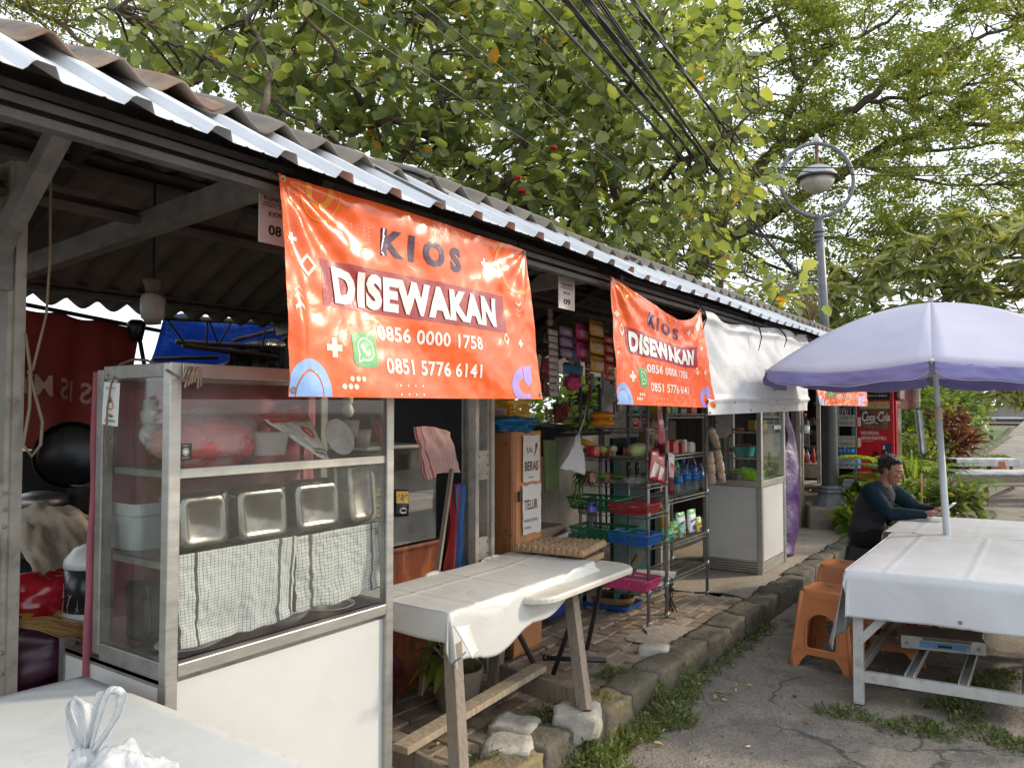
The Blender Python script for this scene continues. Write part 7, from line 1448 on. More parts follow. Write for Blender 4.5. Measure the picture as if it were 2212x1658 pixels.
# low tables with white cloths down the street
def W_(lat, d, z): return Vector((-math.sin(YAW) * d + math.cos(YAW) * lat, math.cos(YAW) * d + math.sin(YAW) * lat, z))
def lowtable(label, cl_lab, lat0, lat1, d, dep, z, drop, wood_front):
    t = thing('low_bench_table', label, 'table', tuple(W_((lat0 + lat1) / 2, d, 0)))
    F = lambda a, b_, c: W_(lat0 + a, d + b_, c); L = lat1 - lat0
    q = B(); v_ = [F(0, 0, z - .03), F(L, 0, z - .03), F(L, dep, z - .03), F(0, dep, z - .03), F(0, 0, z), F(L, 0, z), F(L, dep, z), F(0, dep, z)]; q.add(v_, [(0, 3, 2, 1), (4, 5, 6, 7), (0, 1, 5, 4), (1, 2, 6, 5), (2, 3, 7, 6), (3, 0, 4, 7)]); q.obj('tabletop', wood_grey, t)
    if wood_front: B().bar(F(0, -.01, z - .11), F(L, -.01, z - .11), .03, .14, up=(0, 0, 1)).obj('apron_board', wood_grey, t)
    for a in (.12, L - .12) if not wood_front else (.15, .34, L - .2):
        for b_ in (.05, dep - .05): B().bar(F(a, b_, 0), F(a, b_, z - .03), .07, .07).obj('leg', wood_grey, t)
    def fn(u, v):
        vv = -drop + (dep + drop) * v if True else 0; e = max(0, -vv); x = (u * (L + .1) - .05)
        return F(x, max(0, vv) - .012 - .02 * (e > 0) + .01 * math.sin(u * 30) * (e > 0), z + .006 - e * .97 + .004 * math.sin(u * 40 + v * 9))
    o = drape('white_cloth', white_cloth, None, fn, 60, 30, .003); tag(o, cl_lab, 'tablecloth'); return t, F
lowtable('farther low wooden table on the road with brown stools under it', 'short white cloth on the farther low table down the road', 9.84, 11.16, 17, .55, .50, .17, False)
tB, FB = lowtable('nearer low grey timber table on the road running out of the frame', 'white cloth on the nearer low timber table at the right edge', 7.73, 10.2, 13.4, .55, .50, .06, True)
pb = thing('plank_bench', 'grey plank bench with diagonal braces in front of the nearer low timber table', 'bench', tuple(W_(8.6, 13, 0)))
FP = lambda a, b_, c: W_(7.45 + a, 12.75 + b_, c)
for k in range(2): B().bar(FP(0, k * .13, .33), FP(2.7, k * .13, .33), .12, .035, up=(0, 0, 1)).obj('seat_plank', wood_grey, pb)
for a in (.22, .42, 2.3): B().bar(FP(a, .06, 0), FP(a, .06, .31), .07, .06).obj('leg', wood_grey, pb)
B().bar(FP(.42, .02, .10), FP(.85, .02, .29), .04, .05).obj('brace', wood_grey, pb); B().bar(FP(1.15, .0, .29), FP(2.3, .0, .03), .05, .07).obj('brace', wood_grey, pb)
for k, (l_, d_) in enumerate(((10.25, 17.2), (10.75, 17.1))): dup(s1, tuple(W_(l_, d_, 0)), .3 * k, ['left', 'right'][k] + ' brown stool under the farther low table')
tag(B().box(W_(11.2, 17.3, .43), (.12, .3, .12)).obj('red_cloth', mat('red_cloth', (.3, .02, .02))), 'red cloth end at the right side of the farther low table', 'cloth')
# the seated man
def capsule(bb, a, b_, ra, rb, n=14, flat=None):
    a = Vector(a); b_ = Vector(b_); d = b_ - a; L = d.length; d.normalize(); k = 5
    pts = [a - d * ra * math.cos(R(18 * i)) for i in range(0, k + 1)]; rs = [max(.0005, ra * math.sin(R(18 * i))) for i in range(0, k + 1)]
    pts += [b_ + d * rb * math.sin(R(18 * i)) for i in range(0, k + 1)]; rs += [max(.0005, rb * math.cos(R(18 * i))) for i in range(0, k + 1)]
    bb.tube(pts, rs, n); return bb
def chain(bb, pts, rs, n=14):
    for i in range(len(pts) - 1): capsule(bb, pts[i], pts[i + 1], rs[i], rs[i + 1], n)
    return bb
def ell(bb, c, r, rot=None, n=18, m=12):
    base = len(bb.v); bb.ball((0, 0, 0), r, n, m); c = Vector(c)
    for i in range(base, len(bb.v)):
        v = Vector(bb.v[i]); v = rot @ v if rot else v; bb.v[i] = tuple(c + v)
    return bb
def remesh(bb, name, m, parent, vox, smooth_it=4, adds=None):
    me = bpy.data.meshes.new(name); me.from_pydata(bb.v, [], bb.f); me.materials.append(m)
    o = bpy.data.objects.new(name, me); COL.objects.link(o)
    if parent: setparent(o, parent)
    r_ = o.modifiers.new('r', 'REMESH'); r_.mode = 'VOXEL'; r_.voxel_size = vox; r_.use_smooth_shade = True
    s = o.modifiers.new('s', 'SMOOTH'); s.iterations = smooth_it; s.factor = .5
    if adds:
        tx = bpy.data.textures.new(name, 'CLOUDS'); tx.noise_scale = adds[0]; d = o.modifiers.new('d', 'DISPLACE'); d.texture = tx; d.strength = adds[1]; d.texture_coords = 'GLOBAL'
    return o
skin = mat('warm_brown_skin', (.34, .17, .105), r=.55, var=.08, vs=18, bump=.1, bs=140); 
shirt_m = mat('charcoal_knit', (.050, .053, .058), r=.95, var=.35, vs=160, bump=.35, bs=220, sp=.2); sleeve_m = mat('dark_teal_knit', (.012, .028, .042), r=.95, var=.3, vs=140, bump=.35, bs=220, sp=.2)
pants_m = mat('black_trousers', (.010, .010, .012), r=.9, var=.3, bump=.2); hair_m = mat('black_hair', (.008, .007, .007), r=.5, var=.5, vs=60, bump=1, bs=150, bd=.01)
mO = Vector((-1.26, 6.92, 0))
fw_ = Vector((.965, -.26, 0)).normalized(); rt = Vector((fw_.y, -fw_.x, 0)); upz = Vector((0, 0, 1))
def mp(f, s, z): return mO + fw_ * f + rt * s + Vector((0, 0, z))
man = thing('person', 'seated man in a grey and navy long-sleeved top leaning on the white table', 'person', tuple(mO))
hip = mp(.02, 0, .54); waist = mp(.03, 0, .66); chest = mp(.105, 0, .84); neckb = mp(.155, 0, .95); head = mp(.215, 0, 1.068)
shR, shL = mp(.125, .165, .895), mp(.14, -.165, .895)
elR, elL = mp(.28, .20, .745), mp(.34, -.20, .745); wrR, wrL = mp(.505, .085, .755), mp(.53, -.05, .775)
hdR, hdL = mp(.555, .055, .765), mp(.58, -.015, .785)
b = B()
chain(b, [hip, waist, chest, neckb], [.12, .105, .11, .06]); ell(b, chest + Vector((0, 0, -.02)), (.10, .15, .12), Matrix.Rotation(math.atan2(fw_.y, fw_.x), 3, 'Z'))
chain(b, [neckb, mp(.170, 0, .99), mp(.185, 0, 1.03)], [.058, .052, .052])
rh = Matrix.Rotation(math.atan2(fw_.y, fw_.x) + .0, 3, 'Z') @ Matrix.Rotation(R(14), 3, 'Y')
def hp(x, y, z): return head + rh @ Vector((x, y, z))
ell(b, hp(-.012, 0, .030), (.092, .074, .086), rh); ell(b, hp(.030, 0, -.015), (.062, .060, .088), rh); ell(b, hp(.030, 0, -.068), (.048, .046, .036), rh)
ell(b, hp(.066, 0, -.093), (.018, .022, .016), rh); capsule(b, hp(.088, 0, .012), hp(.104, 0, -.022), .008, .0125); ell(b, hp(.095, .011, -.026), (.009, .007, .007), rh); ell(b, hp(.095, -.011, -.026), (.009, .007, .007), rh)
ell(b, hp(.081, 0, -.054), (.014, .023, .006), rh); ell(b, hp(.079, 0, -.064), (.014, .020, .007), rh)
for s in (-1, 1):
    capsule(b, hp(.082, s * .014, .024), hp(.070, s * .046, .022), .008, .007); ell(b, hp(.072, s * .034, -.020), (.018, .020, .017), rh)
    ell(b, hp(-.004, s * .074, -.010), (.019, .007, .030), rh @ Matrix.Rotation(s * .3, 3, 'Z')); ell(b, hp(.0, s * .074, -.034), (.010, .006, .010), rh)
for (sh_, el, wr, s) in ((shR, elR, wrR, 1), (shL, elL, wrL, -1)): chain(b, [sh_, el, wr], [.048, .036, .024])
for s in (1, -1):
    kn_ = mp(.44, s * .10, .53); chain(b, [mp(.02, s * .085, .52), kn_], [.075, .052]); chain(b, [kn_, mp(.36, s * .11, .10)], [.050, .034]); chain(b, [mp(.33, s * .11, .045), mp(.50, s * .13, .03)], [.036, .028])
def hand(bb, wr, kn, side, curl):
    ax = (kn - wr).normalized(); across = ax.cross(upz).normalized() * side; dn = across.cross(ax) * side
    dn = Vector((0, 0, -1)) - ax * Vector((0, 0, -1)).dot(ax); dn.normalize()
    palm = wr + ax * .045; ell(bb, palm, (.05, .018, .036) if 0 else (.046, .019, .036), Matrix((ax, dn, across)).transposed()); capsule(bb, wr, palm, .023, .026)
    Ls = (.066, .074, .068, .054)
    for i in range(4):
        o = wr + ax * .080 + across * (.026 - .0175 * i) - dn * .002; L = Ls[i]; d1 = (ax * math.cos(curl * .5) + dn * math.sin(curl * .5)).normalized(); d2 = (ax * math.cos(curl * 1.3) + dn * math.sin(curl * 1.3)).normalized(); d3 = (ax * math.cos(curl * 2.1) + dn * math.sin(curl * 2.1)).normalized()
        p1 = o + d1 * L * .48; p2 = p1 + d2 * L * .34; p3 = p2 + d3 * L * .24; chain(bb, [wr + ax * .03 + across * (.018 - .012 * i), o, p1, p2, p3], [.012, .0095, .0088, .0078, .0068], 10)
    th0 = wr + ax * .022 + across * .026; th1 = th0 + (ax * .6 + across * .55 + dn * .2).normalized() * .036; th2 = th1 + (ax * .9 - across * .1 - dn * .1).normalized() * .030; chain(bb, [th0, th1, th2], [.014, .0108, .0085], 10)
hand(b, wrR, hdR, -1, .62); hand(b, wrL, hdL, 1, .62)
remesh(b, 'body', skin, man, .0048, 2)
for s in (-1, 1):
    B().ball(hp(.0800, s * .031, .002), (.0065, .0115, .0035), 12, 8).obj('eye', mat('dark_eye', (.03, .018, .014), r=.3), man, smooth=True)
    q = B(); q.tube([hp(.090, s * .014, .026), hp(.089, s * .030, .032), hp(.076, s * .050, .026)], [.0035, .0045, .002], 6); q.obj('eyebrow', hair_m, man, smooth=True)
q = B(); ell(q, hp(-.028, 0, .046), (.086, .079, .072), rh); ell(q, hp(-.055, 0, .01), (.050, .070, .065), rh); rr_ = random.Random(3)
for k in range(90):
    a = rr_.uniform(0, 2 * PI); e = rr_.uniform(.25, 1.5); d = Vector((math.cos(a) * math.cos(e), math.sin(a) * math.cos(e), math.sin(e)))
    ell(q, hp(-.024 + d.x * .080, d.y * .076, .045 + d.z * .078), (.017, .015, .013), rh)
for k in range(14): ell(q, hp(.052 + .006 * math.sin(k * 2.3), -.045 + k * .0068, .088 + .008 * math.sin(k * 1.7)), (.014, .011, .012), rh)
for s in (-1, 1):
    for k in range(4): ell(q, hp(.012 - .004 * k, s * .070, .030 - k * .009), (.014, .007, .014), rh)
remesh(q, 'hair', hair_m, man, .005, 1, (.012, .008))
q = B(); chain(q, [mp(.01, 0, .56), mp(.02, 0, .66), mp(.075, 0, .79), mp(.115, 0, .86)], [.150, .128, .135, .120]); RZ = Matrix.Rotation(math.atan2(fw_.y, fw_.x), 3, 'Z') @ Matrix.Rotation(R(22), 3, 'Y')
ell(q, mp(.09, 0, .835), (.118, .185, .14), RZ); ell(q, mp(.02, 0, .60), (.13, .175, .12), RZ); chain(q, [mp(.125, .06, .925), mp(.125, -.06, .925)], [.062, .062])
remesh(q, 'shirt_body', shirt_m, man, .006, 6, (.07, .012))
q = B(); q.tube([neckb + RZ @ Vector((.062 * math.cos(a), .064 * math.sin(a), -.012 + .018 * math.cos(a) * -1)) for a in [2 * PI * i / 24 for i in range(25)]], .009, 8, False); q.obj('collar', sleeve_m, man, smooth=True)
for sh_, el, wr, s in ((shR, elR, wrR, 1), (shL, elL, wrL, -1)):
    q = B(); chain(q, [mp(.118, s * .12, .90), sh_, el], [.078, .074, .056], 16); chain(q, [el, el.lerp(wr, .5), wr.lerp(el, .06)], [.054, .045, .034], 16); remesh(q, 'sleeve', sleeve_m, man, .005, 4, (.05, .012))
q = B(); ell(q, mp(-.01, 0, .53), (.135, .17, .085), RZ)
for s in (1, -1): kn_ = mp(.44, s * .10, .53); chain(q, [mp(.0, s * .09, .52), kn_], [.095, .068]); chain(q, [kn_, mp(.36, s * .11, .13)], [.066, .05])
remesh(q, 'trousers', pants_m, man, .007, 4, (.08, .012))
for s in (1, -1): q = B(); chain(q, [mp(.31, s * .11, .045), mp(.51, s * .13, .035)], [.043, .036]); remesh(q, 'shoe', black_pl, man, .006, 2)
ph = thing('phone', 'phone held in both hands of the seated man', 'phone', tuple(mp(.62, .02, .80))); FPh = frame3(mp(.632, .018, .802), rt, (fw_ * .75 + upz * .66).normalized(), (-fw_ * .66 + upz * .75).normalized())
q = B(); loft(q, [[FPh(x, y, z) for x, y in rr2(.072, .15, .008, 3)] for z in (-.004, .004)]); q.obj('phone_body', mat('phone_white', (.6, .6, .6), r=.3), ph)
q = B(); loft(q, [[FPh(x, y, z) for x, y in rr2(.066, .142, .005, 3)] for z in (.0042, .0052)]); q.obj('screen', black_pl, ph)
# foliage tools
def leafcloud(name, P, S, m, parent=None, D=None, tpl='broad', spread=1.0, down=.0, kind=None, seed=0, aspect=1.0):
    g = np.random.default_rng(seed); P = np.asarray(P, float); N = len(P); S = np.broadcast_to(np.asarray(S, float), (N,))
    if D is None: D = g.normal(size=(N, 3))
    D = np.asarray(D, float) + g.normal(size=(N, 3)) * .45 * spread; D[:, 2] -= down; D /= np.linalg.norm(D, axis=1)[:, None] + 1e-9
    U = g.normal(size=(N, 3)) * .55 + np.array([0, 0, 1.0]); X = np.cross(D, U); X /= np.linalg.norm(X, axis=1)[:, None] + 1e-9; Z = np.cross(X, D)
    if tpl == 'broad':
        T = np.array([(0, 0, 0), (.5, 0, -.05), (1, 0, -.06), (.22, .34, .05), (.66, .30, .03), (.22, -.34, .05), (.66, -.30, .03)]); F = np.array([(0, 1, 4, 3), (0, 5, 6, 1)]); F3 = np.array([(1, 2, 4), (1, 6, 2)])
    elif tpl == 'long':
        T = np.array([(0, 0, 0), (.5, 0, -.03), (1, 0, -.22), (.3, .10, .03), (.7, .085, -.05), (.3, -.10, .03), (.7, -.085, -.05)]); F = np.array([(0, 1, 4, 3), (0, 5, 6, 1)]); F3 = np.array([(1, 2, 4), (1, 6, 2)])
    else:
        T = np.array([(0, 0, 0), (.5, .24, .03), (1, 0, 0), (.5, -.24, .03)]); F = np.array([(0, 1, 2, 3)]); F3 = np.zeros((0, 3), int)
    T = T * np.array([1, aspect, 1]); k = len(T)
    V = P[:, None, :] + S[:, None, None] * (T[None, :, 0:1] * D[:, None, :] + T[None, :, 1:2] * X[:, None, :] + T[None, :, 2:3] * Z[:, None, :])
    me = bpy.data.meshes.new(name); me.vertices.add(N * k); me.vertices.foreach_set('co', V.reshape(-1).astype(np.float32))
    off = (np.arange(N) * k)[:, None, None]; q = (F[None] + off).reshape(-1); t = (F3[None] + off).reshape(-1) if len(F3) else np.zeros(0, int)
    nq, n3 = len(F) * N, len(F3) * N; me.loops.add(len(q) + len(t)); me.loops.foreach_set('vertex_index', np.concatenate([q, t]).astype(np.int32))
    me.polygons.add(nq + n3); st = np.concatenate([np.arange(nq) * 4, nq * 4 + np.arange(n3) * 3]).astype(np.int32); me.polygons.foreach_set('loop_start', st)
    me.update(calc_edges=True); me.materials.append(m); o = bpy.data.objects.new(name, me); COL.objects.link(o)
    if parent: setparent(o, parent)
    if kind: o['kind'] = kind
    return o
bark = mat('brown_bark', (.105, .075, .052), r=.9, var=.35, vs=6, bump=.8, bs=30, bd=.02, dirt=((.20, .17, .13), .3, 5)); twig_m = mat('pale_twig', (.19, .14, .09), r=.9, var=.3, bump=0)
def inpoly(x, y, P):
    c = False; n = len(P)
    for i in range(n):
        x1, y1 = P[i]; x2, y2 = P[(i + 1) % n]
        if (y1 > y) != (y2 > y) and x < (x2 - x1) * (y - y1) / (y2 - y1) + x1: c = not c
    return c
def limb(bb, pts, r0, r1, wob=.05, seed=0, n=8):
    P_ = [Vector(p) for p in pts]; out_ = []
    for i in range(len(P_) - 1):
        p0 = P_[max(i - 1, 0)]; p1 = P_[i]; p2 = P_[i + 1]; p3 = P_[min(i + 2, len(P_) - 1)]
        for j in range(5):
            f = j / 5; out_.append(.5 * ((2 * p1) + (p2 - p0) * f + (2 * p0 - 5 * p1 + 4 * p2 - p3) * f * f + (3 * p1 - p0 - 3 * p2 + p3) * f ** 3) + Vector([wob * noise.noise(Vector((i * 2.1 + f * 2, seed, k * 7))) for k in range(3)]))
    out_.append(P_[-1]); k = len(out_); bb.tube(out_, [r0 + (r1 - r0) * i / (k - 1) for i in range(k)], n); return out_
def twigs(bb, targets, nodes, r=.008, rnd=None, every=1):
    A = np.array([tuple(n) for n in nodes])
    for c in targets[::every]:
        d = A - np.array(tuple(c)); i = int(np.argmin((d ** 2).sum(1) + rnd.random() * .1)); a = Vector(A[i]); c = Vector(c); L = (c - a).length
        mid = a.lerp(c, .5) + Vector((rnd.normal(), rnd.normal(), rnd.normal())) * L * .12; bb.tube([a, a.lerp(mid, .5) + Vector((0, 0, .02 * L)), mid, mid.lerp(c, .6), c], [r * 1.5, r * 1.3, r, r * .7, r * .4], 4, False)
# ---- the broad-leaved tree behind the roof
gA = np.random.default_rng(11)
ta = thing('broad_leaved_tree', 'broad-leaved tree with big round green leaves crowding over the grey kiosk roof', 'tree', (-5.2, 6.5, 0))
dA = 7.4; q = B(); nodes = []
LA = [([(1090, 900, 8.2), (1085, 640, 8.0), (1095, 520, 7.8), (1075, 420, 7.6), (1000, 330, 7.4), (905, 285, 7.2), (800, 262, 7.0), (700, 285, 6.9)], .10, .02), ([(1075, 430, 7.6), (1130, 330, 7.9), (1180, 200, 8.1), (1150, 60, 8.3), (1160, -60, 8.4)], .055, .02), ([(1000, 330, 7.4), (960, 240, 7.1), (930, 120, 7.0), (880, -40, 7.0)], .04, .012),
      ([(800, 262, 7.0), (750, 170, 6.6), (690, 60, 6.4), (600, -60, 6.4)], .035, .01), ([(905, 285, 7.2), (820, 400, 6.8), (760, 330, 6.6), (640, 250, 6.2), (520, 170, 6.0), (440, 120, 6.0)], .03, .008), ([(1440, 900, 9.0), (1400, 640, 8.8), (1380, 560, 8.6), (1340, 450, 8.3), (1300, 300, 8.2), (1360, 180, 8.0), (1420, 60, 8.0)], .085, .02),
      ([(1340, 450, 8.3), (1450, 370, 8.0), (1560, 300, 7.8), (1640, 230, 7.7)], .04, .01), ([(1390, 600, 8.7), (1480, 560, 9.2), (1580, 590, 9.6), (1690, 620, 9.8)], .035, .01), ([(1085, 640, 8.0), (1180, 560, 8.2), (1250, 440, 8.1), (1300, 300, 8.2)], .045, .02), ([(440, 130, 6.0), (330, 60, 5.8), (250, 20, 5.8)], .015, .006), ([(560, 250, 5.9), (590, 150, 6.1), (540, 60, 6.2), (575, -20, 6.2)], .028, .012)]
for pts, r0, r1 in LA: nodes += limb(q, [at(x, y, d=d) for x, y, d in pts], r0, r1, .08, len(nodes))
polyA = [(330, -80), (1460, -80), (1520, 40), (1590, 90), (1640, 260), (1635, 410), (1590, 460), (1540, 500), (1600, 560), (1730, 640), (1710, 690), (1500, 620), (1200, 560), (900, 430), (700, 330), (520, 250), (360, 150), (240, 60)]
cl_ = []
while len(cl_) < 560:
    x = gA.uniform(230, 1790); y = gA.uniform(-80, 690)
    if not inpoly(x, y, polyA): continue
    dens = .5 + 1.3 * noise.noise(Vector((x / 110, y / 90, 4)))
    if y > 380 and x < 1350: dens -= .12
    if x < 620: dens -= .1
    if gA.random() > dens + .15: continue
    d = 5.9 + (x - 300) / 1400 * 1.7 + abs(gA.normal()) * 1.0; cl_.append(at(x, y, d=d))
twigs(q, cl_, nodes, .009, gA); q.obj('trunk', bark, ta, smooth=True)
pos = []; dr = []; sz = []
for c in cl_:
    k = int(gA.integers(9, 18)); off = gA.normal(size=(k, 3)) * np.array([.17, .17, .14]); pos += [np.array(tuple(c)) + o for o in off]; dr += list(off * 4 + np.array([0, 0, -.25])); sz += list(gA.uniform(.075, .18, k))
pos = np.array(pos); dr = np.array(dr); sz = np.array(sz)
lfA = leafmat('big_green_leaf', [(0, (.11, .145, .07)), (.35, (.18, .225, .09)), (.7, (.27, .315, .12)), (.985, (.36, .39, .14)), (.992, (.6, .30, .03)), (1, (.65, .36, .04))], tl=.48, r=.36, gl=.5)
dist = np.linalg.norm(pos, axis=1) - sz * 14; near = np.argsort(dist)[:260]; rest = np.setdiff1d(np.arange(len(pos)), near)
leafcloud('crown', pos[rest], sz[rest], lfA, ta, dr[rest], 'broad', 1, .2, 'stuff', 3)
lm = [leafcloud('leaf_mesh', [(0, 0, 0)], [1.0], lfA, None, [(1, 0, 0)], 'broad', .0, 0, None, s) for s in range(3)]
lms = [o.data for o in lm]
for o in lm: bpy.data.objects.remove(o)
for k, i in enumerate(near):
    o = bpy.data.objects.new('leaf', lms[k % 3]); COL.objects.link(o); setparent(o, ta); d = Vector(dr[i]) + Vector(gA.normal(size=3)) * .5; d.normalize()
    o.location = Vector(pos[i]); o.rotation_euler = (d.to_track_quat('X', 'Z')).to_euler(); o.scale = (float(sz[i]),) * 3
for k, (x, y) in enumerate(((1118, 385), (1195, 320), (1128, 412))): tag(crumple(B(), at(x, y, d=6.6), (.03, .035, .02), k, 1.1, 16, 10).obj('red_blossom', mat('red_petals', (.5, .02, .03)), smooth=True), ['left', 'upper', 'lower'][k] + ' red blossom cluster among the big round leaves', 'blossom')
# ---- spreading fine-leaved rain tree at the right
gB = np.random.default_rng(5); tbk = thing('rain_tree', 'tall spreading tree with fine feathery leaves filling the upper right of the sky', 'tree', tuple(W_(6.0, 21, 0)))
q = B(); nodes = []
def lb(pts, d, r0, r1, s=0): 
    global nodes
    o = limb(q, [at(x, y, d=d + (dd[0] if dd else 0)) for x, y, *dd in pts], r0, r1, .12, s); nodes += o
lb([(1400, 1050), (1430, 800), (1450, 660), (1500, 590), (1566, 521), (1681, 453), (1752, 411), (1852, 356), (1924, 309), (2016, 284), (2118, 270), (2260, 262)], 19, .26, .04, 1)
lb([(1500, 590), (1560, 470), (1620, 380), (1681, 323), (1745, 291), (1825, 249), (1884, 205), (1972, 146), (2060, 108), (2133, 73), (2230, 40)], 18, .17, .03, 2)
lb([(1681, 323), (1700, 260), (1708, 234), (1731, 190), (1761, 138), (1811, 97), (1913, 47), (1990, -20)], 17.5, .10, .03, 3); lb([(1731, 190), (1715, 141), (1693, 59), (1650, -40)], 17, .07, .03, 4); lb([(1860, 222), (1913, 214), (2001, 208), (2089, 188), (2240, 165)], 18, .06, .02, 5)
lb([(1880, 340), (2001, 325), (2119, 317), (2240, 300)], 19, .06, .02, 6); lb([(1620, 500), (1700, 520), (1800, 515), (1900, 540), (1990, 570)], 19, .06, .02, 7); lb([(1450, 660), (1380, 500), (1330, 380), (1300, 250), (1340, 100), (1400, -40)], 20, .16, .05, 8); lb([(1300, 250), (1180, 150), (1050, 60), (900, -20)], 20, .09, .03, 9)
lb([(1566, 521), (1640, 560), (1740, 600), (1850, 610)], 20, .06, .02, 10); lb([(1850, 356), (1950, 380), (2080, 400), (2230, 390)], 19, .05, .02, 11); lb([(1350, 420), (1200, 420), (1060, 380), (900, 300)], 21, .08, .03, 12)
gaps = [(1670, 175, 55, 32), (1745, 300, 26, 18), (1590, 330, 30, 26), (2010, 40, 36, 30), (2120, 60, 60, 42), (2190, 120, 50, 40), (2140, 330, 60, 16), (2020, 345, 40, 14), (2195, 290, 30, 20), (1650, 480, 24, 20), (1800, 165, 20, 14), (1925, 105, 18, 16), (1850, 15, 30, 18), (2175, 440, 30, 14)]
polyB = [(900, -120), (2330, -120), (2330, 560), (2100, 540), (1900, 620), (1760, 700), (1500, 680), (1300, 600), (1000, 500), (860, 300)]
cb_ = []
while len(cb_) < 2250:
    x = gB.uniform(860, 2330); y = gB.uniform(-120, 700)
    if not inpoly(x, y, polyB): continue
    if any(((x - a) / c_) ** 2 + ((y - b_) / e) ** 2 < 1 for a, b_, c_, e in gaps): continue
    dens = .72 + .75 * noise.noise(Vector((x / 90, y / 60, 9)))
    if y > 540 and x < 1700: dens -= .35
    if x < 1450: dens -= .15
    if gB.random() > dens: continue
    cb_.append(at(x, y, d=16.5 + abs(gB.normal()) * 2.6))
twigs(q, cb_, nodes, .013, gB, 4); q.obj('trunk', bark, tbk, smooth=True)
pos = []; dr = []
for c in cb_:
    k = int(gB.integers(60, 130)); cc = np.array(tuple(c)); nb = 5
    for b_ in range(nb):
        a = gB.uniform(0, 2 * np.pi); d = np.array([np.cos(a), np.sin(a), gB.uniform(-.35, .15)]); s_ = gB.uniform(.25, .6); t_ = gB.random(k // nb)
        p = cc + d * (t_[:, None] * s_) + np.array([0, 0, -.12]) * (t_[:, None] ** 2) + gB.normal(size=(k // nb, 3)) * np.array([.06, .06, .035]); pos.append(p); dr.append(np.tile(d, (k // nb, 1)) + gB.normal(size=(k // nb, 3)) * .6)
pos = np.concatenate(pos); dr = np.concatenate(dr)
lfB = leafmat('feathery_leaf', [(0, (.16, .20, .08)), (.4, (.24, .29, .11)), (.75, (.33, .37, .14)), (1, (.46, .46, .18))], tl=.62, r=.6, gl=.25)
leafcloud('crown', pos, gB.uniform(.06, .145, len(pos)), lfB, tbk, dr, 'fine', .5, .1, 'stuff', 8)
# ---- yellow-green fine foliage behind, top left
gC = np.random.default_rng(15); tC = thing('far_fine_leaved_tree', 'yellow-green fine-leaved tree high behind the left end of the roof', 'tree', tuple(at(300, 900, d=14)))
q = B(); nodes = []
for pts, r0, r1 in (([(330, 700), (325, 400), (380, 110), (383, 60), (350, -30)], .14, .05), ([(383, 60), (330, 20), (290, -30)], .05, .02), ([(380, 105), (440, 40), (520, -20)], .04, .02), ([(330, 300), (200, 100), (60, 20), (-60, -30)], .05, .02), ([(380, 200), (560, 120), (720, 60), (820, -20)], .05, .02)): nodes += limb(q, [at(x, y, d=13) for x, y in pts], r0, r1, .1, len(nodes))
cc_ = []
while len(cc_) < 330:
    x = gC.uniform(-60, 900); y = gC.uniform(-100, 300)
    if y > 40 + .34 * x: continue
    if gC.random() > .75 + .7 * noise.noise(Vector((x / 80, y / 60, 2))) - .0004 * x: continue
    cc_.append(at(x, y, d=12.5 + abs(gC.normal()) * 2))
twigs(q, cc_, nodes, .012, gC, 2); q.obj('trunk', bark, tC, smooth=True)
pos = np.concatenate([np.array(tuple(c)) + gC.normal(size=(80, 3)) * np.array([.22, .22, .10]) for c in cc_])
leafcloud('crown', pos, gC.uniform(.05, .10, len(pos)), leafmat('yellow_green_fine', [(0, (.10, .12, .02)), (.5, (.19, .20, .035)), (1, (.32, .30, .06))], tl=.55), tC, None, 'fine', 1, 0, 'stuff', 4)
# ---- mango tree at the right behind the parasol
gD = np.random.default_rng(25); tD = thing('mango_tree', 'mango tree with drooping rosettes of long olive leaves above the violet parasol', 'tree', tuple(at(2050, 1000, d=14.5)))
q = B(); nodes = []
for pts in ([(2290, 1000), (2260, 800), (2150, 660), (2020, 600), (1900, 600), (1830, 620)], [(2050, 700), (2100, 600), (2160, 560), (2230, 560)], [(2050, 650), (2010, 560), (1960, 520)], [(2040, 700), (1960, 700), (1880, 690)], [(2060, 700), (2160, 650), (2260, 620)]): nodes += limb(q, [at(x, y, d=14.5) for x, y in pts], .09, .02, .08, len(nodes))
polyD = [(1790, 570), (1860, 540), (1950, 500), (2040, 460), (2130, 450), (2330, 480), (2330, 900), (2150, 860), (2000, 730), (1880, 730), (1790, 690)]
cd_ = []
while len(cd_) < 270:
    x = gD.uniform(1780, 2330); y = gD.uniform(440, 900)
    if inpoly(x, y, polyD): cd_.append(at(x, y, d=12.6 + gD.random() ** 1.3 * 2.6))
twigs(q, cd_, nodes, .012, gD, 2); q.obj('trunk', bark, tD, smooth=True)
pos = []; dr = []
for c in cd_:
    k = 15; a = gD.uniform(0, 2 * np.pi, k); pos.append(np.tile(np.array(tuple(c)), (k, 1)) + gD.normal(size=(k, 3)) * .02); dr.append(np.stack([np.cos(a), np.sin(a), gD.uniform(-.9, .35, k)], 1))
pos = np.concatenate(pos); dr = np.concatenate(dr)
leafcloud('crown', pos, gD.uniform(.24, .38, len(pos)), leafmat('mango_leaf', [(0, (.13, .165, .06)), (.5, (.27, .30, .11)), (1, (.46, .46, .22))], tl=.4, r=.35, gl=.5), tD, dr, 'long', .35, .1, 'stuff', 6, 1.25)
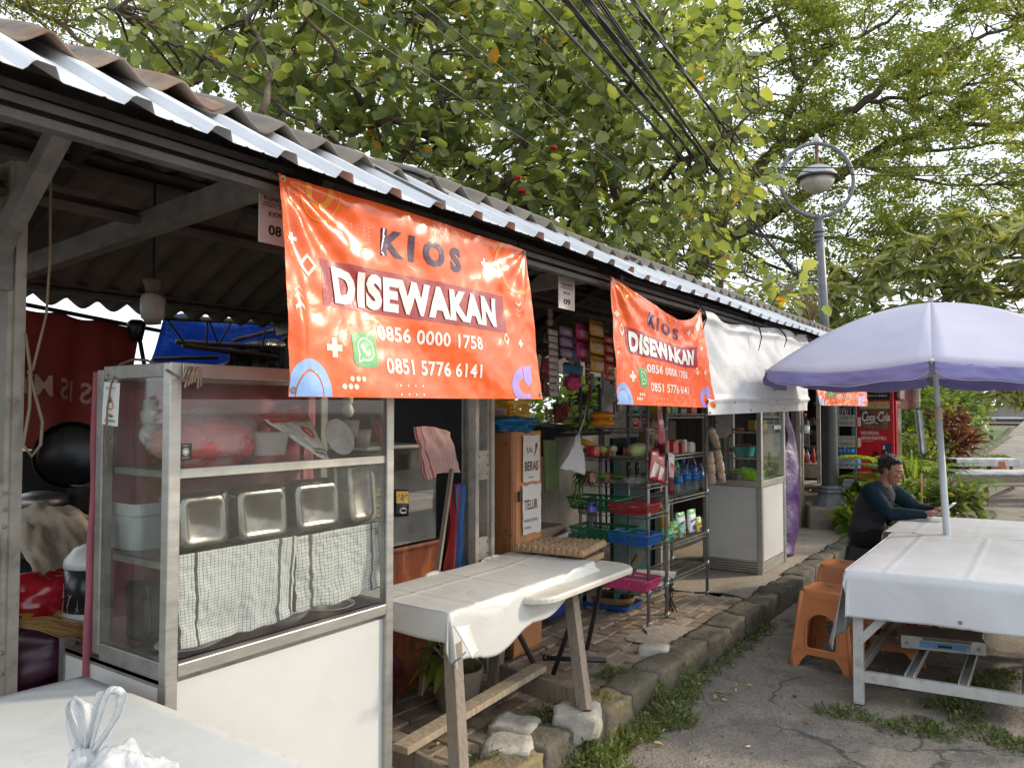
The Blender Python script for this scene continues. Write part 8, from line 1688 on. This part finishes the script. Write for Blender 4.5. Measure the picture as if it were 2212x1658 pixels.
# ---- shrubs and hedge
def shrub(name, label, c, r, n, s, m, tpl='broad', cat='shrub', seed=0, group=None, down=0, stems=6, parts=0):
    g = np.random.default_rng(seed); t = thing(name, label, cat, (c[0], c[1], 0), group); q = B(); c = Vector(c)
    for k in range(stems): a = g.uniform(0, 6.28); e = c + Vector((r[0] * .6 * math.cos(a), r[1] * .6 * math.sin(a), r[2] * g.uniform(-.2, .7))); q.tube([(c.x + .05 * math.cos(a), c.y + .05 * math.sin(a), max(0, c.z - r[2] * 1.3) - .02), c.lerp(e, .4), e], [.018 * s * 10, .012 * s * 10, .004], 5)
    q.obj('trunk', bark, t, kind=None)
    nc = max(6, n // 14); d = g.normal(size=(nc, 3)); d /= np.linalg.norm(d, axis=1)[:, None]; rad = g.random((nc, 1)) ** .45; C = np.array(tuple(c)) + d * rad * np.array(r)
    P = np.repeat(C, 14, 0) + g.normal(size=(nc * 14, 3)) * min(r) * .17; leafcloud('crown', P, g.uniform(.7, 1.3, len(P)) * s, m, t, np.repeat(d, 14, 0), tpl, 1, down, 'stuff', seed); return t
gr1 = leafmat('hedge_leaf_dark', [(0, (.03, .06, .018)), (.5, (.06, .11, .025)), (1, (.12, .18, .04))]); gr2 = leafmat('hedge_leaf_light', [(0, (.08, .13, .025)), (.5, (.15, .21, .045)), (1, (.27, .31, .08))]); rd1 = leafmat('red_cordyline', [(0, (.05, .012, .015)), (.5, (.13, .03, .03)), (1, (.25, .10, .07))], tl=.3)
for k, (x, y, z, rx, ry, rz2, n, s, m_, tp, lb_) in enumerate([
    (-3.1, 21, 1.3, 1.0, 1.6, 1.5, 2600, .13, gr1, 'broad', 'dark green shrub just beyond the red fridge and poster'), (-2.3, 19.3, .5, .55, .9, .55, 900, .10, gr2, 'broad', 'low light green shrub at the foot of the palm beyond the fridge'),
    (-3.2, 25, 1.6, 1.2, 2.0, 1.6, 2400, .15, gr2, 'broad', 'light green loose shrub along the lane, second from the fridge'), (-3.3, 30, 1.5, 1.2, 2.5, 1.7, 2200, .17, gr1, 'broad', 'dense dark shrub along the lane before the red-leaved plants end'),
    (-3.6, 37, 1.7, 1.3, 3.2, 1.9, 2200, .2, gr2, 'broad', 'yellowish shrub midway along the lane edge'), (-4.2, 47, 2.2, 1.6, 4, 2.4, 2200, .26, gr1, 'broad', 'tall dark green shrub far along the lane edge'), (-5.2, 62, 2.6, 2.0, 6, 3.0, 2200, .34, gr2, 'broad', 'farthest light green tree-like shrub at the lane end'),
    (-5.5, 26, 3.2, 2.5, 4.0, 1.8, 3200, .20, gr1, 'broad', 'dark tree crown over the hedge left of the parasol pole'), (-1.0, 75, 4.6, 3.2, 5, 1.7, 1600, .42, gr2, 'fine', 'light tree crown overhanging the end of the lane'),
    (-5.9, 8.4, 1.3, .9, 2.6, 1.6, 3000, .12, gr2, 'broad', 'bright green bush seen through the back opening of the second kiosk'), (-6.6, 5.0, .6, .9, 1.6, .8, 900, .12, gr1, 'broad', 'low bush behind the dark wall of the kiosks'), (-9, .5, .7, 1.5, 2.4, .75, 1600, .16, gr1, 'broad', 'low dark hedge far behind the first kiosk'), (-12, -3, .8, 2, 3, .8, 1500, .2, gr2, 'broad', 'low light hedge farther behind the first kiosk')]):
    shrub('hedge_shrub' if z < 3 else 'hedge_tree', lb_, (x, y, z), (rx, ry, rz2), n, s, m_, tp, 'shrub' if z < 3 else 'tree', 100 + k)
for k, (x, y, z, lb_) in enumerate(((-2.45, 23.2, 1.0, 'dark red cordyline nearest, behind the parasol pole'), (-2.6, 26.5, .7, 'low rusty red cordyline in the middle of the hedge'), (-2.7, 29, 1.3, 'tall dark red cordyline farther along the hedge'), (-2.2, 21.6, .55, 'small red-brown cordyline at the front of the hedge'))):
    shrub('cordyline', lb_, (x, y, z), (.6, .7, .55), 420, .36, rd1, 'long', 'plant', 200 + k, down=.0)
# ---- palm and foliage plants before the fridge
def palm(label, base, n, L_, m, seed, lean=(0, 0, 1), leafl=.2, w_=.028, cat='palm', stem=.25):
    g = random.Random(seed); t = thing('palm_plant', label, cat, tuple(base)); base = Vector(base); st = B(); lf = B()
    for k in range(n):
        a = 2 * PI * k / n + g.uniform(-.3, .3); up_ = g.uniform(1.1, 2.4); d = Vector((math.cos(a), math.sin(a), up_)).normalized(); L = L_ * g.uniform(.7, 1.1); pts = []
        for i in range(10): f = i / 9; pts.append(base + d * L * f + Vector((math.cos(a), math.sin(a), 0)) * L * .35 * f * f - Vector((0, 0, L * .42 * f * f)))
        st.tube(pts, [.008 * (1 - .8 * i / 9) for i in range(10)], 5)
        for i in range(int(10 * stem) + 1, 10):
            for j in range(2):
                f = (i + j * .5) / 9.5; p = pts[min(9, i)].lerp(pts[max(0, min(9, i + 1) if i < 9 else 9)], j * .5); tg = (pts[min(9, i)] - pts[i - 1]).normalized(); sd = tg.cross(Vector((0, 0, 1))).normalized()
                for s in (-1, 1): leafblade(lf, p, tg * .75 + sd * s * .75 + Vector((0, 0, .18)), leafl * (1.15 - .7 * abs(f - .45)), w_, .35, 4)
    st.obj('stem', mat('green_stem', (.20, .24, .06), r=.6), t); lf.obj('frond_leaves', m, t, kind='stuff'); return t
ylf = leafmat('palm_yellow_green', [(0, (.16, .24, .02)), (.5, (.30, .38, .04)), (1, (.48, .48, .07))], tl=.45); glf = leafmat('palm_green', [(0, (.05, .11, .025)), (.5, (.11, .19, .045)), (1, (.20, .28, .07))], tl=.4)
palm('bright yellow-green palm whose fronds cross the red fridge above the man', at(1940, 1040, Y=10.6), 9, .62, ylf, 3, leafl=.30, w_=.05); palm('green fan palm right of the fridge behind the seated man', at(1975, 1070, Y=11.4), 11, .95, glf, 8, leafl=.30, w_=.03)
palm('yellow-green palm frond plant at the left of the fridge front', at(1915, 1070, Y=10.2), 6, .5, ylf, 12, leafl=.24, w_=.045); palm('dark green arching palm right of the parasol pole', at(2040, 1085, Y=11.8), 9, .75, glf, 21, leafl=.28, w_=.035)
shrub('leafy_plant', 'broad bright-leaved plant between the lamp base and the seated man', tuple(at(1860, 1105, Y=9.7)), (.22, .2, .26), 160, .16, leafmat('bright_leaf', [(0, (.12, .22, .03)), (.5, (.24, .36, .05)), (1, (.42, .48, .08))]), 'broad', 'plant', 31)
shrub('leafy_plant', 'yellow-tipped low plant just right of the lamp concrete block', tuple(at(1845, 1140, Y=9.4)), (.12, .12, .12), 70, .13, MC['bright_leaf'], 'broad', 'plant', 33)
shrub('flowering_plant', 'periwinkle bush with pink flowers left of the parasol pole', tuple(at(1990, 1075, Y=9.2)), (.30, .25, .28), 420, .085, gr2, 'broad', 'plant', 41); shrub('flowering_plant', 'periwinkle bush with pink flowers right of the parasol pole', tuple(at(2062, 1085, Y=9.4)), (.24, .24, .26), 360, .085, gr2, 'broad', 'plant', 42)
shrub('leafy_plant', 'dense green plant behind the forearms of the seated man', tuple(at(1955, 1095, Y=9.6)), (.4, .3, .30), 420, .14, gr1, 'broad', 'plant', 45); shrub('leafy_plant', 'small leafy plant on the ground at the left of the man’s back', tuple(at(1822, 1090, Y=10.3)), (.2, .2, .3), 200, .1, gr2, 'broad', 'plant', 46)['label'] = 'small leafy plant on the ground left of the seated man'
for k, (px, py) in enumerate(((1969, 1042), (1998, 1036), (2045, 1038), (2062, 1042), (2055, 1034))):
    c = at(px, py, Y=9.0); q = B()
    for i in range(5): a = 2 * PI * i / 5; leafblade(q, c, (math.cos(a), -.4, math.sin(a)), .022, .02, 0, 3)
    tag(q.obj('pink_flower', mat('lilac_pink_petal', (.62, .22, .50), r=.6, tl=.3)), 'small pink periwinkle flower on the bushes by the parasol pole', 'flower', 'pink periwinkle flowers')
q = B()
for k in range(16): a = random.uniform(0, 6.28); leafblade(q, at(1972, 1095, Y=9.8) + Vector((.05 * math.cos(a), .05 * math.sin(a), 0)), (.35 * math.cos(a), .35 * math.sin(a), 1), random.uniform(.5, .8), .05, .12, 7)
tag(q.obj('sword_plant', leafmat('sword_leaf', [(0, (.07, .13, .02)), (1, (.3, .4, .04))])), 'upright sword-leaved plant behind the seated man’s hands', 'plant')['label'] = 'upright sword-leaved plant behind the hands of the seated man'
tag(B().tube([at(1992, 1110, Y=9.1), at(1990, 1022, Y=9.1)], .012, 6).obj('bamboo_stick', mat('bamboo', (.5, .34, .12), r=.6)), 'pale bamboo stick standing in the planting left of the parasol pole', 'stick')
tag(B().grid(lambda u, v: (-3.4 + 2.6 * u + .15 * math.sin(v * 9), 8.9 + 5.2 * v, .02 + .06 * noise.noise(Vector((u * 6, v * 8, 0))) + .05 * math.sin(PI * u)), 20, 24).obj('planting_soil', earth, smooth=True), kind='structure')
tag(B().grid(lambda u, v: (-7 + 5.1 * u, 17 + 75 * v ** 1.5, .05 + .05 * noise.noise(Vector((u * 6, v * 30, 0)))), 12, 40).obj('verge', groundmat('grassy_verge', (.06, .09, .025), [((.12, .15, .04), 2, .45, .6, .8, 6)]), smooth=True), kind='structure')
# ---- end of the lane: wall, grass, road and a passing car
ew = thing('end_wall', 'long grey concrete wall closing the far end of the lane', 'wall', (2, 112, .7))
B().box((8, 112, 1.35), (60, .4, 2.1)).obj('wall_panel', mat('grey_wall', (.22, .20, .19), r=.9, dirt=((.10, .09, .08), .3, .5)), ew); B().box((8, 111.5, .85), (60, .4, .25)).obj('white_kerb', white_panel, ew)
tag(B().box((8, 118, 2.35), (80, 11, .1)).obj('far_lawn', mat('lawn', (.20, .26, .05), r=.9)), kind='structure'); tag(B().box((8, 128, 2.9), (100, 9, .1)).obj('far_road', mat('pale_road', (.42, .41, .40), r=.9)), kind='structure')
car = thing('car', 'pale blue car passing on the far road beyond the end wall', 'car', (2.6, 127, 3)); q = B(); cx0 = at(2195, 868, Y=127)
prof = [(-2.1, .35), (-2.1, .85), (-1.7, 1.0), (-1.2, 1.45), (.2, 1.5), (.9, 1.05), (1.9, .9), (2.1, .7), (2.1, .35)]
for s in (-.85, .85): pass
q.add([(cx0.x + x * 1.1, 126.2, 3 + z) for x, z in prof] + [(cx0.x + x * 1.1, 127.8, 3 + z) for x, z in prof], [tuple(range(9)), tuple(range(17, 8, -1))] + [(i, i + 9, (i + 1) % 9 + 9, (i + 1) % 9) for i in range(9)]); q.obj('car_body', mat('pale_blue_paint', (.30, .42, .55), r=.25), car, bevel=.05)
B().add([(cx0.x + x * 1.1, 126.15, 3 + z) for x, z in ((-1.45, 1.0), (-1.1, 1.38), (.1, 1.42), (.6, 1.04))], [(0, 1, 2, 3)]).obj('window', mat('car_glass', (.05, .06, .07), r=.1), car, solid=.02)
for x in (-1.3, 1.3): B().tube([(cx0.x + x, 126.1, 3.35), (cx0.x + x, 126.4, 3.35)], .34, 14).obj('wheel', black_pl, car)
# ---- overhead cables
cabm = mat('black_cable', (.012, .012, .013), r=.5, bump=0); gcab = mat('grey_wire', (.10, .10, .10), r=.5, bump=0)
def cable(a, b_, r, sag, label, tw=False, m=cabm):
    A, Bq = at(a[0], a[1], d=a[2]), at(b_[0], b_[1], d=b_[2]); n = 40; ext = (A - Bq) * .25; A = A + ext
    pts = [A.lerp(Bq, i / n) - Vector((0, 0, sag * 4 * (i / n) * (1 - i / n))) for i in range(n + 1)]; q = B(); q.tube(pts, r, 6)
    if tw:
        for ph_ in (0, 2.1, 4.2): q.tube([p + Vector((math.cos(i * 1.4 + ph_), 0, math.sin(i * 1.4 + ph_))) * r * 1.3 for i, p in enumerate([A.lerp(Bq, i / (n * 2)) - Vector((0, 0, sag * 4 * (i / (n * 2)) * (1 - i / (n * 2)))) for i in range(n * 2 + 1)])], r * .6, 4)
    tag(q.obj('overhead_cable', m, smooth=True), label, 'cable', 'overhead cables running down the street')
for k, (a, b_, r, sg, lb_, tw) in enumerate([((1205, 0, 4.6), (1768, 622, 26), .009, .22, 'leftmost thick black cable of the main bundle', 0), ((1212, 0, 4.6), (1772, 630, 26), .006, .26, 'thin cable hugging the leftmost thick one', 0), ((1266, 0, 4.7), (1770, 628, 27), .010, .25, 'twisted black cable left of the bundle centre', 1), ((1280, 0, 4.7), (1775, 634, 27), .007, .30, 'black cable just right of the left twisted one', 0),
        ((1292, 0, 4.8), (1778, 640, 28), .008, .2, 'taut black cable through the bundle centre', 0), ((1312, 0, 4.8), (1774, 645, 28), .010, .27, 'second twisted black cable through the bundle centre', 1), ((1322, 0, 4.8), (1782, 650, 28), .005, .24, 'thin grey wire right of the bundle centre', 0), ((1336, 0, 4.9), (1776, 655, 28), .009, .30, 'sagging black cable right of the bundle centre', 0),
        ((1400, 0, 5.2), (1810, 590, 30), .010, .24, 'separate twisted cable passing left of the street lamp ring', 1), ((1392, 0, 5.2), (1806, 600, 30), .004, .34, 'thin wire under the separate twisted cable', 0), ((1139, 0, 4.6), (1765, 640, 24), .0035, .24, 'thin grey wire starting left of the bundle', 0), ((1080, 133, 4.6), (1765, 660, 24), .003, .15, 'thin slack wire crossing the broad leaves on the left', 0),
        ((1010, 60, 4.4), (1768, 668, 24), .003, .12, 'thin grey wire starting farthest left among the leaves', 0), ((800, 60, 4.6), (1760, 700, 22), .0035, .1, 'lowest thin grey wire sloping over the roof edge', 0), ((1350, 0, 4.9), (1784, 660, 28), .006, .36, 'lowest black cable of the main bundle', 0)]): cable(a, b_, r, sg, lb_, tw, cabm if r > .0045 else gcab)
for k, (y0_, y1_, lb_) in enumerate(((362, 347, 'upper of two level black cables passing in front of the street lamp lantern'), (366, 357, 'lower of two level black cables passing in front of the street lamp lantern'))):
    A, Bq = at(1684, y0_, d=8.6), at(2330, y1_, d=9.5); tag(B().tube([A.lerp(Bq, i / 20) - Vector((0, 0, (.03 + .07 * k) * 4 * (i / 20) * (1 - i / 20))) for i in range(21)], .007, 6).obj('overhead_cable', cabm, smooth=True), lb_, 'cable', 'level cables at the lamp')
tag(B().tube([at(2240, 610, d=11), at(2000, 645, d=11), at(1900, 652, d=11)], .006, 5).obj('overhead_cable', cabm), 'single thin cable just above the violet parasol', 'cable')
up_ = tag(B().tube([at(1553, 900, d=24), at(1556, 365, d=24)], .13, 10).obj('utility_pole', mat('brown_pole', (.16, .12, .09), r=.8), smooth=True), 'slim brown utility pole behind the cable bundle', 'utility pole')
q = B(); 
for k in range(14): a = at(1700 + k * 4, 700, d=10.6); q.tube([at(1752, 702, d=10.6), at(1752 + gD.uniform(-60, 60), 640 + gD.uniform(-40, 40), d=10.4), at(1752 + gD.uniform(-110, 110), 640 + gD.uniform(-60, 50), d=10.2)], [.014, .009, .003], 5)
tag(q.obj('dry_branches', mat('dry_tan_branch', (.36, .26, .15), r=.9)), 'bunch of dry tan branches above the far roof end by the lamp post', 'branches')
# ---- weeds, grass and litter
gW = np.random.default_rng(77)
def weeds(label, pts, n, h, m, seed, s=.022, name='weeds', asp=.9):
    g = np.random.default_rng(seed); P = []; D = []
    for (x, y, z, r, hh) in pts:
        k = int(n * r * r * 60); a = g.uniform(0, 6.28, k); rr__ = r * np.sqrt(g.random(k)); t = g.random(k) ** 1.4; P.append(np.stack([x + rr__ * np.cos(a), y + rr__ * np.sin(a), z + hh * h * t * (1 - (rr__ / r) ** 2 * .7)], 1)); D.append(np.stack([np.cos(a) * .6, np.sin(a) * .6, g.uniform(-.1, 1, k)], 1))
    P = np.concatenate(P); o = leafcloud(name, P, g.uniform(.6, 1.4, len(P)) * s, m, None, np.concatenate(D), 'fine', 1, 0, 'stuff', seed, asp); return tag(o, label)
wm = leafmat('weed_leaf', [(0, (.06, .085, .03)), (.5, (.11, .155, .045)), (.9, (.19, .23, .07)), (1, (.30, .24, .12))], tl=.4); wy = leafmat('moss_yellow_green', [(0, (.12, .13, .02)), (.5, (.22, .20, .03)), (1, (.34, .28, .05))])
W1 = [(-1.63 + gW.normal() * .05, y, 0, gW.uniform(.04, .15), gW.uniform(.3, 1.4)) for y in np.linspace(2.7, 4.1, 17)] + [(-1.66, y, 0, .05, .5) for y in np.linspace(4.1, 5.6, 9)] + [(-1.84, 3.35, .12, .07, .5), (-1.92, 3.05, .12, .08, .6), (-1.9, 2.55, .12, .06, .5), (-1.45, 2.7, 0, .12, .5), (-1.5, 2.95, 0, .1, .4), (-1.93, 3.75, .12, .09, .35)]
weeds('bright green weeds growing along the foot of the kerb', W1, 620, .12, wm, 1)
W2 = [(x, 4.30 + .1 * x + gW.normal() * .06, 0, gW.uniform(.05, .11), .5) for x in np.linspace(-.95, .3, 14)] + [(gW.uniform(-.8, .2), gW.uniform(4.5, 5.8), 0, .09, .4) for _ in range(12)]
weeds('thin grass blades mixed in the weeds at the foot of the kerb', W1, 150, .10, leafmat('blade_leaf', [(0, (.09, .12, .04)), (1, (.24, .25, .10))]), 9, .055, 'grass', .22)
weeds('short grass growing below the parasol table', W2, 380, .06, wm, 2, .024, 'grass')
weeds('yellow-green moss patches on the worn road at the lower right', [(gW.uniform(-.45, .25), gW.uniform(2.95, 3.6), -.002, gW.uniform(.03, .08), .25) for _ in range(16)], 800, .02, wy, 3, .013, 'moss')
weeds('tufts of grass at the foot of the low tables down the road', [(gW.uniform(-1.9, -1.2), gW.uniform(11, 30), 0, .25, 1) for _ in range(24)], 160, .14, gr2, 4, .07, 'grass')
dl = [mat('dry_leaf_%d' % k, c, r=.8, var=.3) for k, c in enumerate(((.30, .16, .07), (.20, .10, .05), (.42, .30, .10), (.45, .36, .08), (.34, .24, .17)))]
lq = []
for k in range(5):
    q = B(); leafblade(q, (-.5, 0, 0), (1, 0, 0), 1, .42, -.12 if k % 2 else .1, 5, .5); o = q.obj('fallen_leaf', dl[k]); lq.append(o.data); bpy.data.objects.remove(o)
for k in range(110):
    if k < 62: x, y, z = gW.uniform(-1.6, .45), gW.uniform(2.2, 6.2), .006
    elif k < 86: x, y, z = gW.uniform(-1.62, -1.4), gW.uniform(2.6, 5.5), .012
    else: x, y, z = gW.uniform(-2.7, -1.95), gW.uniform(2.1, 4.2), .14
    o = bpy.data.objects.new('fallen_leaf', lq[int(gW.integers(0, 5))]); COL.objects.link(o); o.location = (x, y, z); o.rotation_euler = (gW.uniform(-.3, .3), gW.uniform(-.3, .3), gW.uniform(0, 6.28)); o.scale = (gW.uniform(.02, .055),) * 3
    if z < .1: tag(o, 'small dry fallen leaf lying on the worn road', 'leaf', 'dry leaves on the road')
    else: tag(o, 'small dry fallen leaf lying on the brick pavement', 'leaf', 'dry leaves on the pavement')
q = B()
for k in range(900): x, y = gW.uniform(-1.55, .6), gW.uniform(2.2, 6); s = gW.uniform(.003, .010); q.box((x, y, s * .4), (s, s * gW.uniform(.6, 1.2), s), Matrix.Rotation(gW.uniform(0, 3), 3, 'Z'), .7)
tag(q.obj('gravel', mat('pebble_grey', (.24, .22, .19), r=.9, var=.6, vs=30), kind='stuff'), 'loose grit scattered over the worn road')
for k, (px, py, lb_) in enumerate(((1561, 1389 + 120, 'cigarette butt lying farthest left on the worn road'), (1590, 1450 + 40, 'cigarette butt near the crack in the worn road'), (1620, 1610, 'cigarette butt lowest on the worn road'))):
    c = at(px, py, Z=.008); t = thing('cigarette_butt', lb_, 'cigarette butt', tuple(c)); d = Vector((math.cos(k * 2), math.sin(k * 2), 0)); B().tube([c, c + d * .016], .004, 8).obj('paper_tube', pk, t); B().tube([c + d * .016, c + d * .027], .0041, 8).obj('filter', mat('filter_orange', (.55, .25, .06)), t)
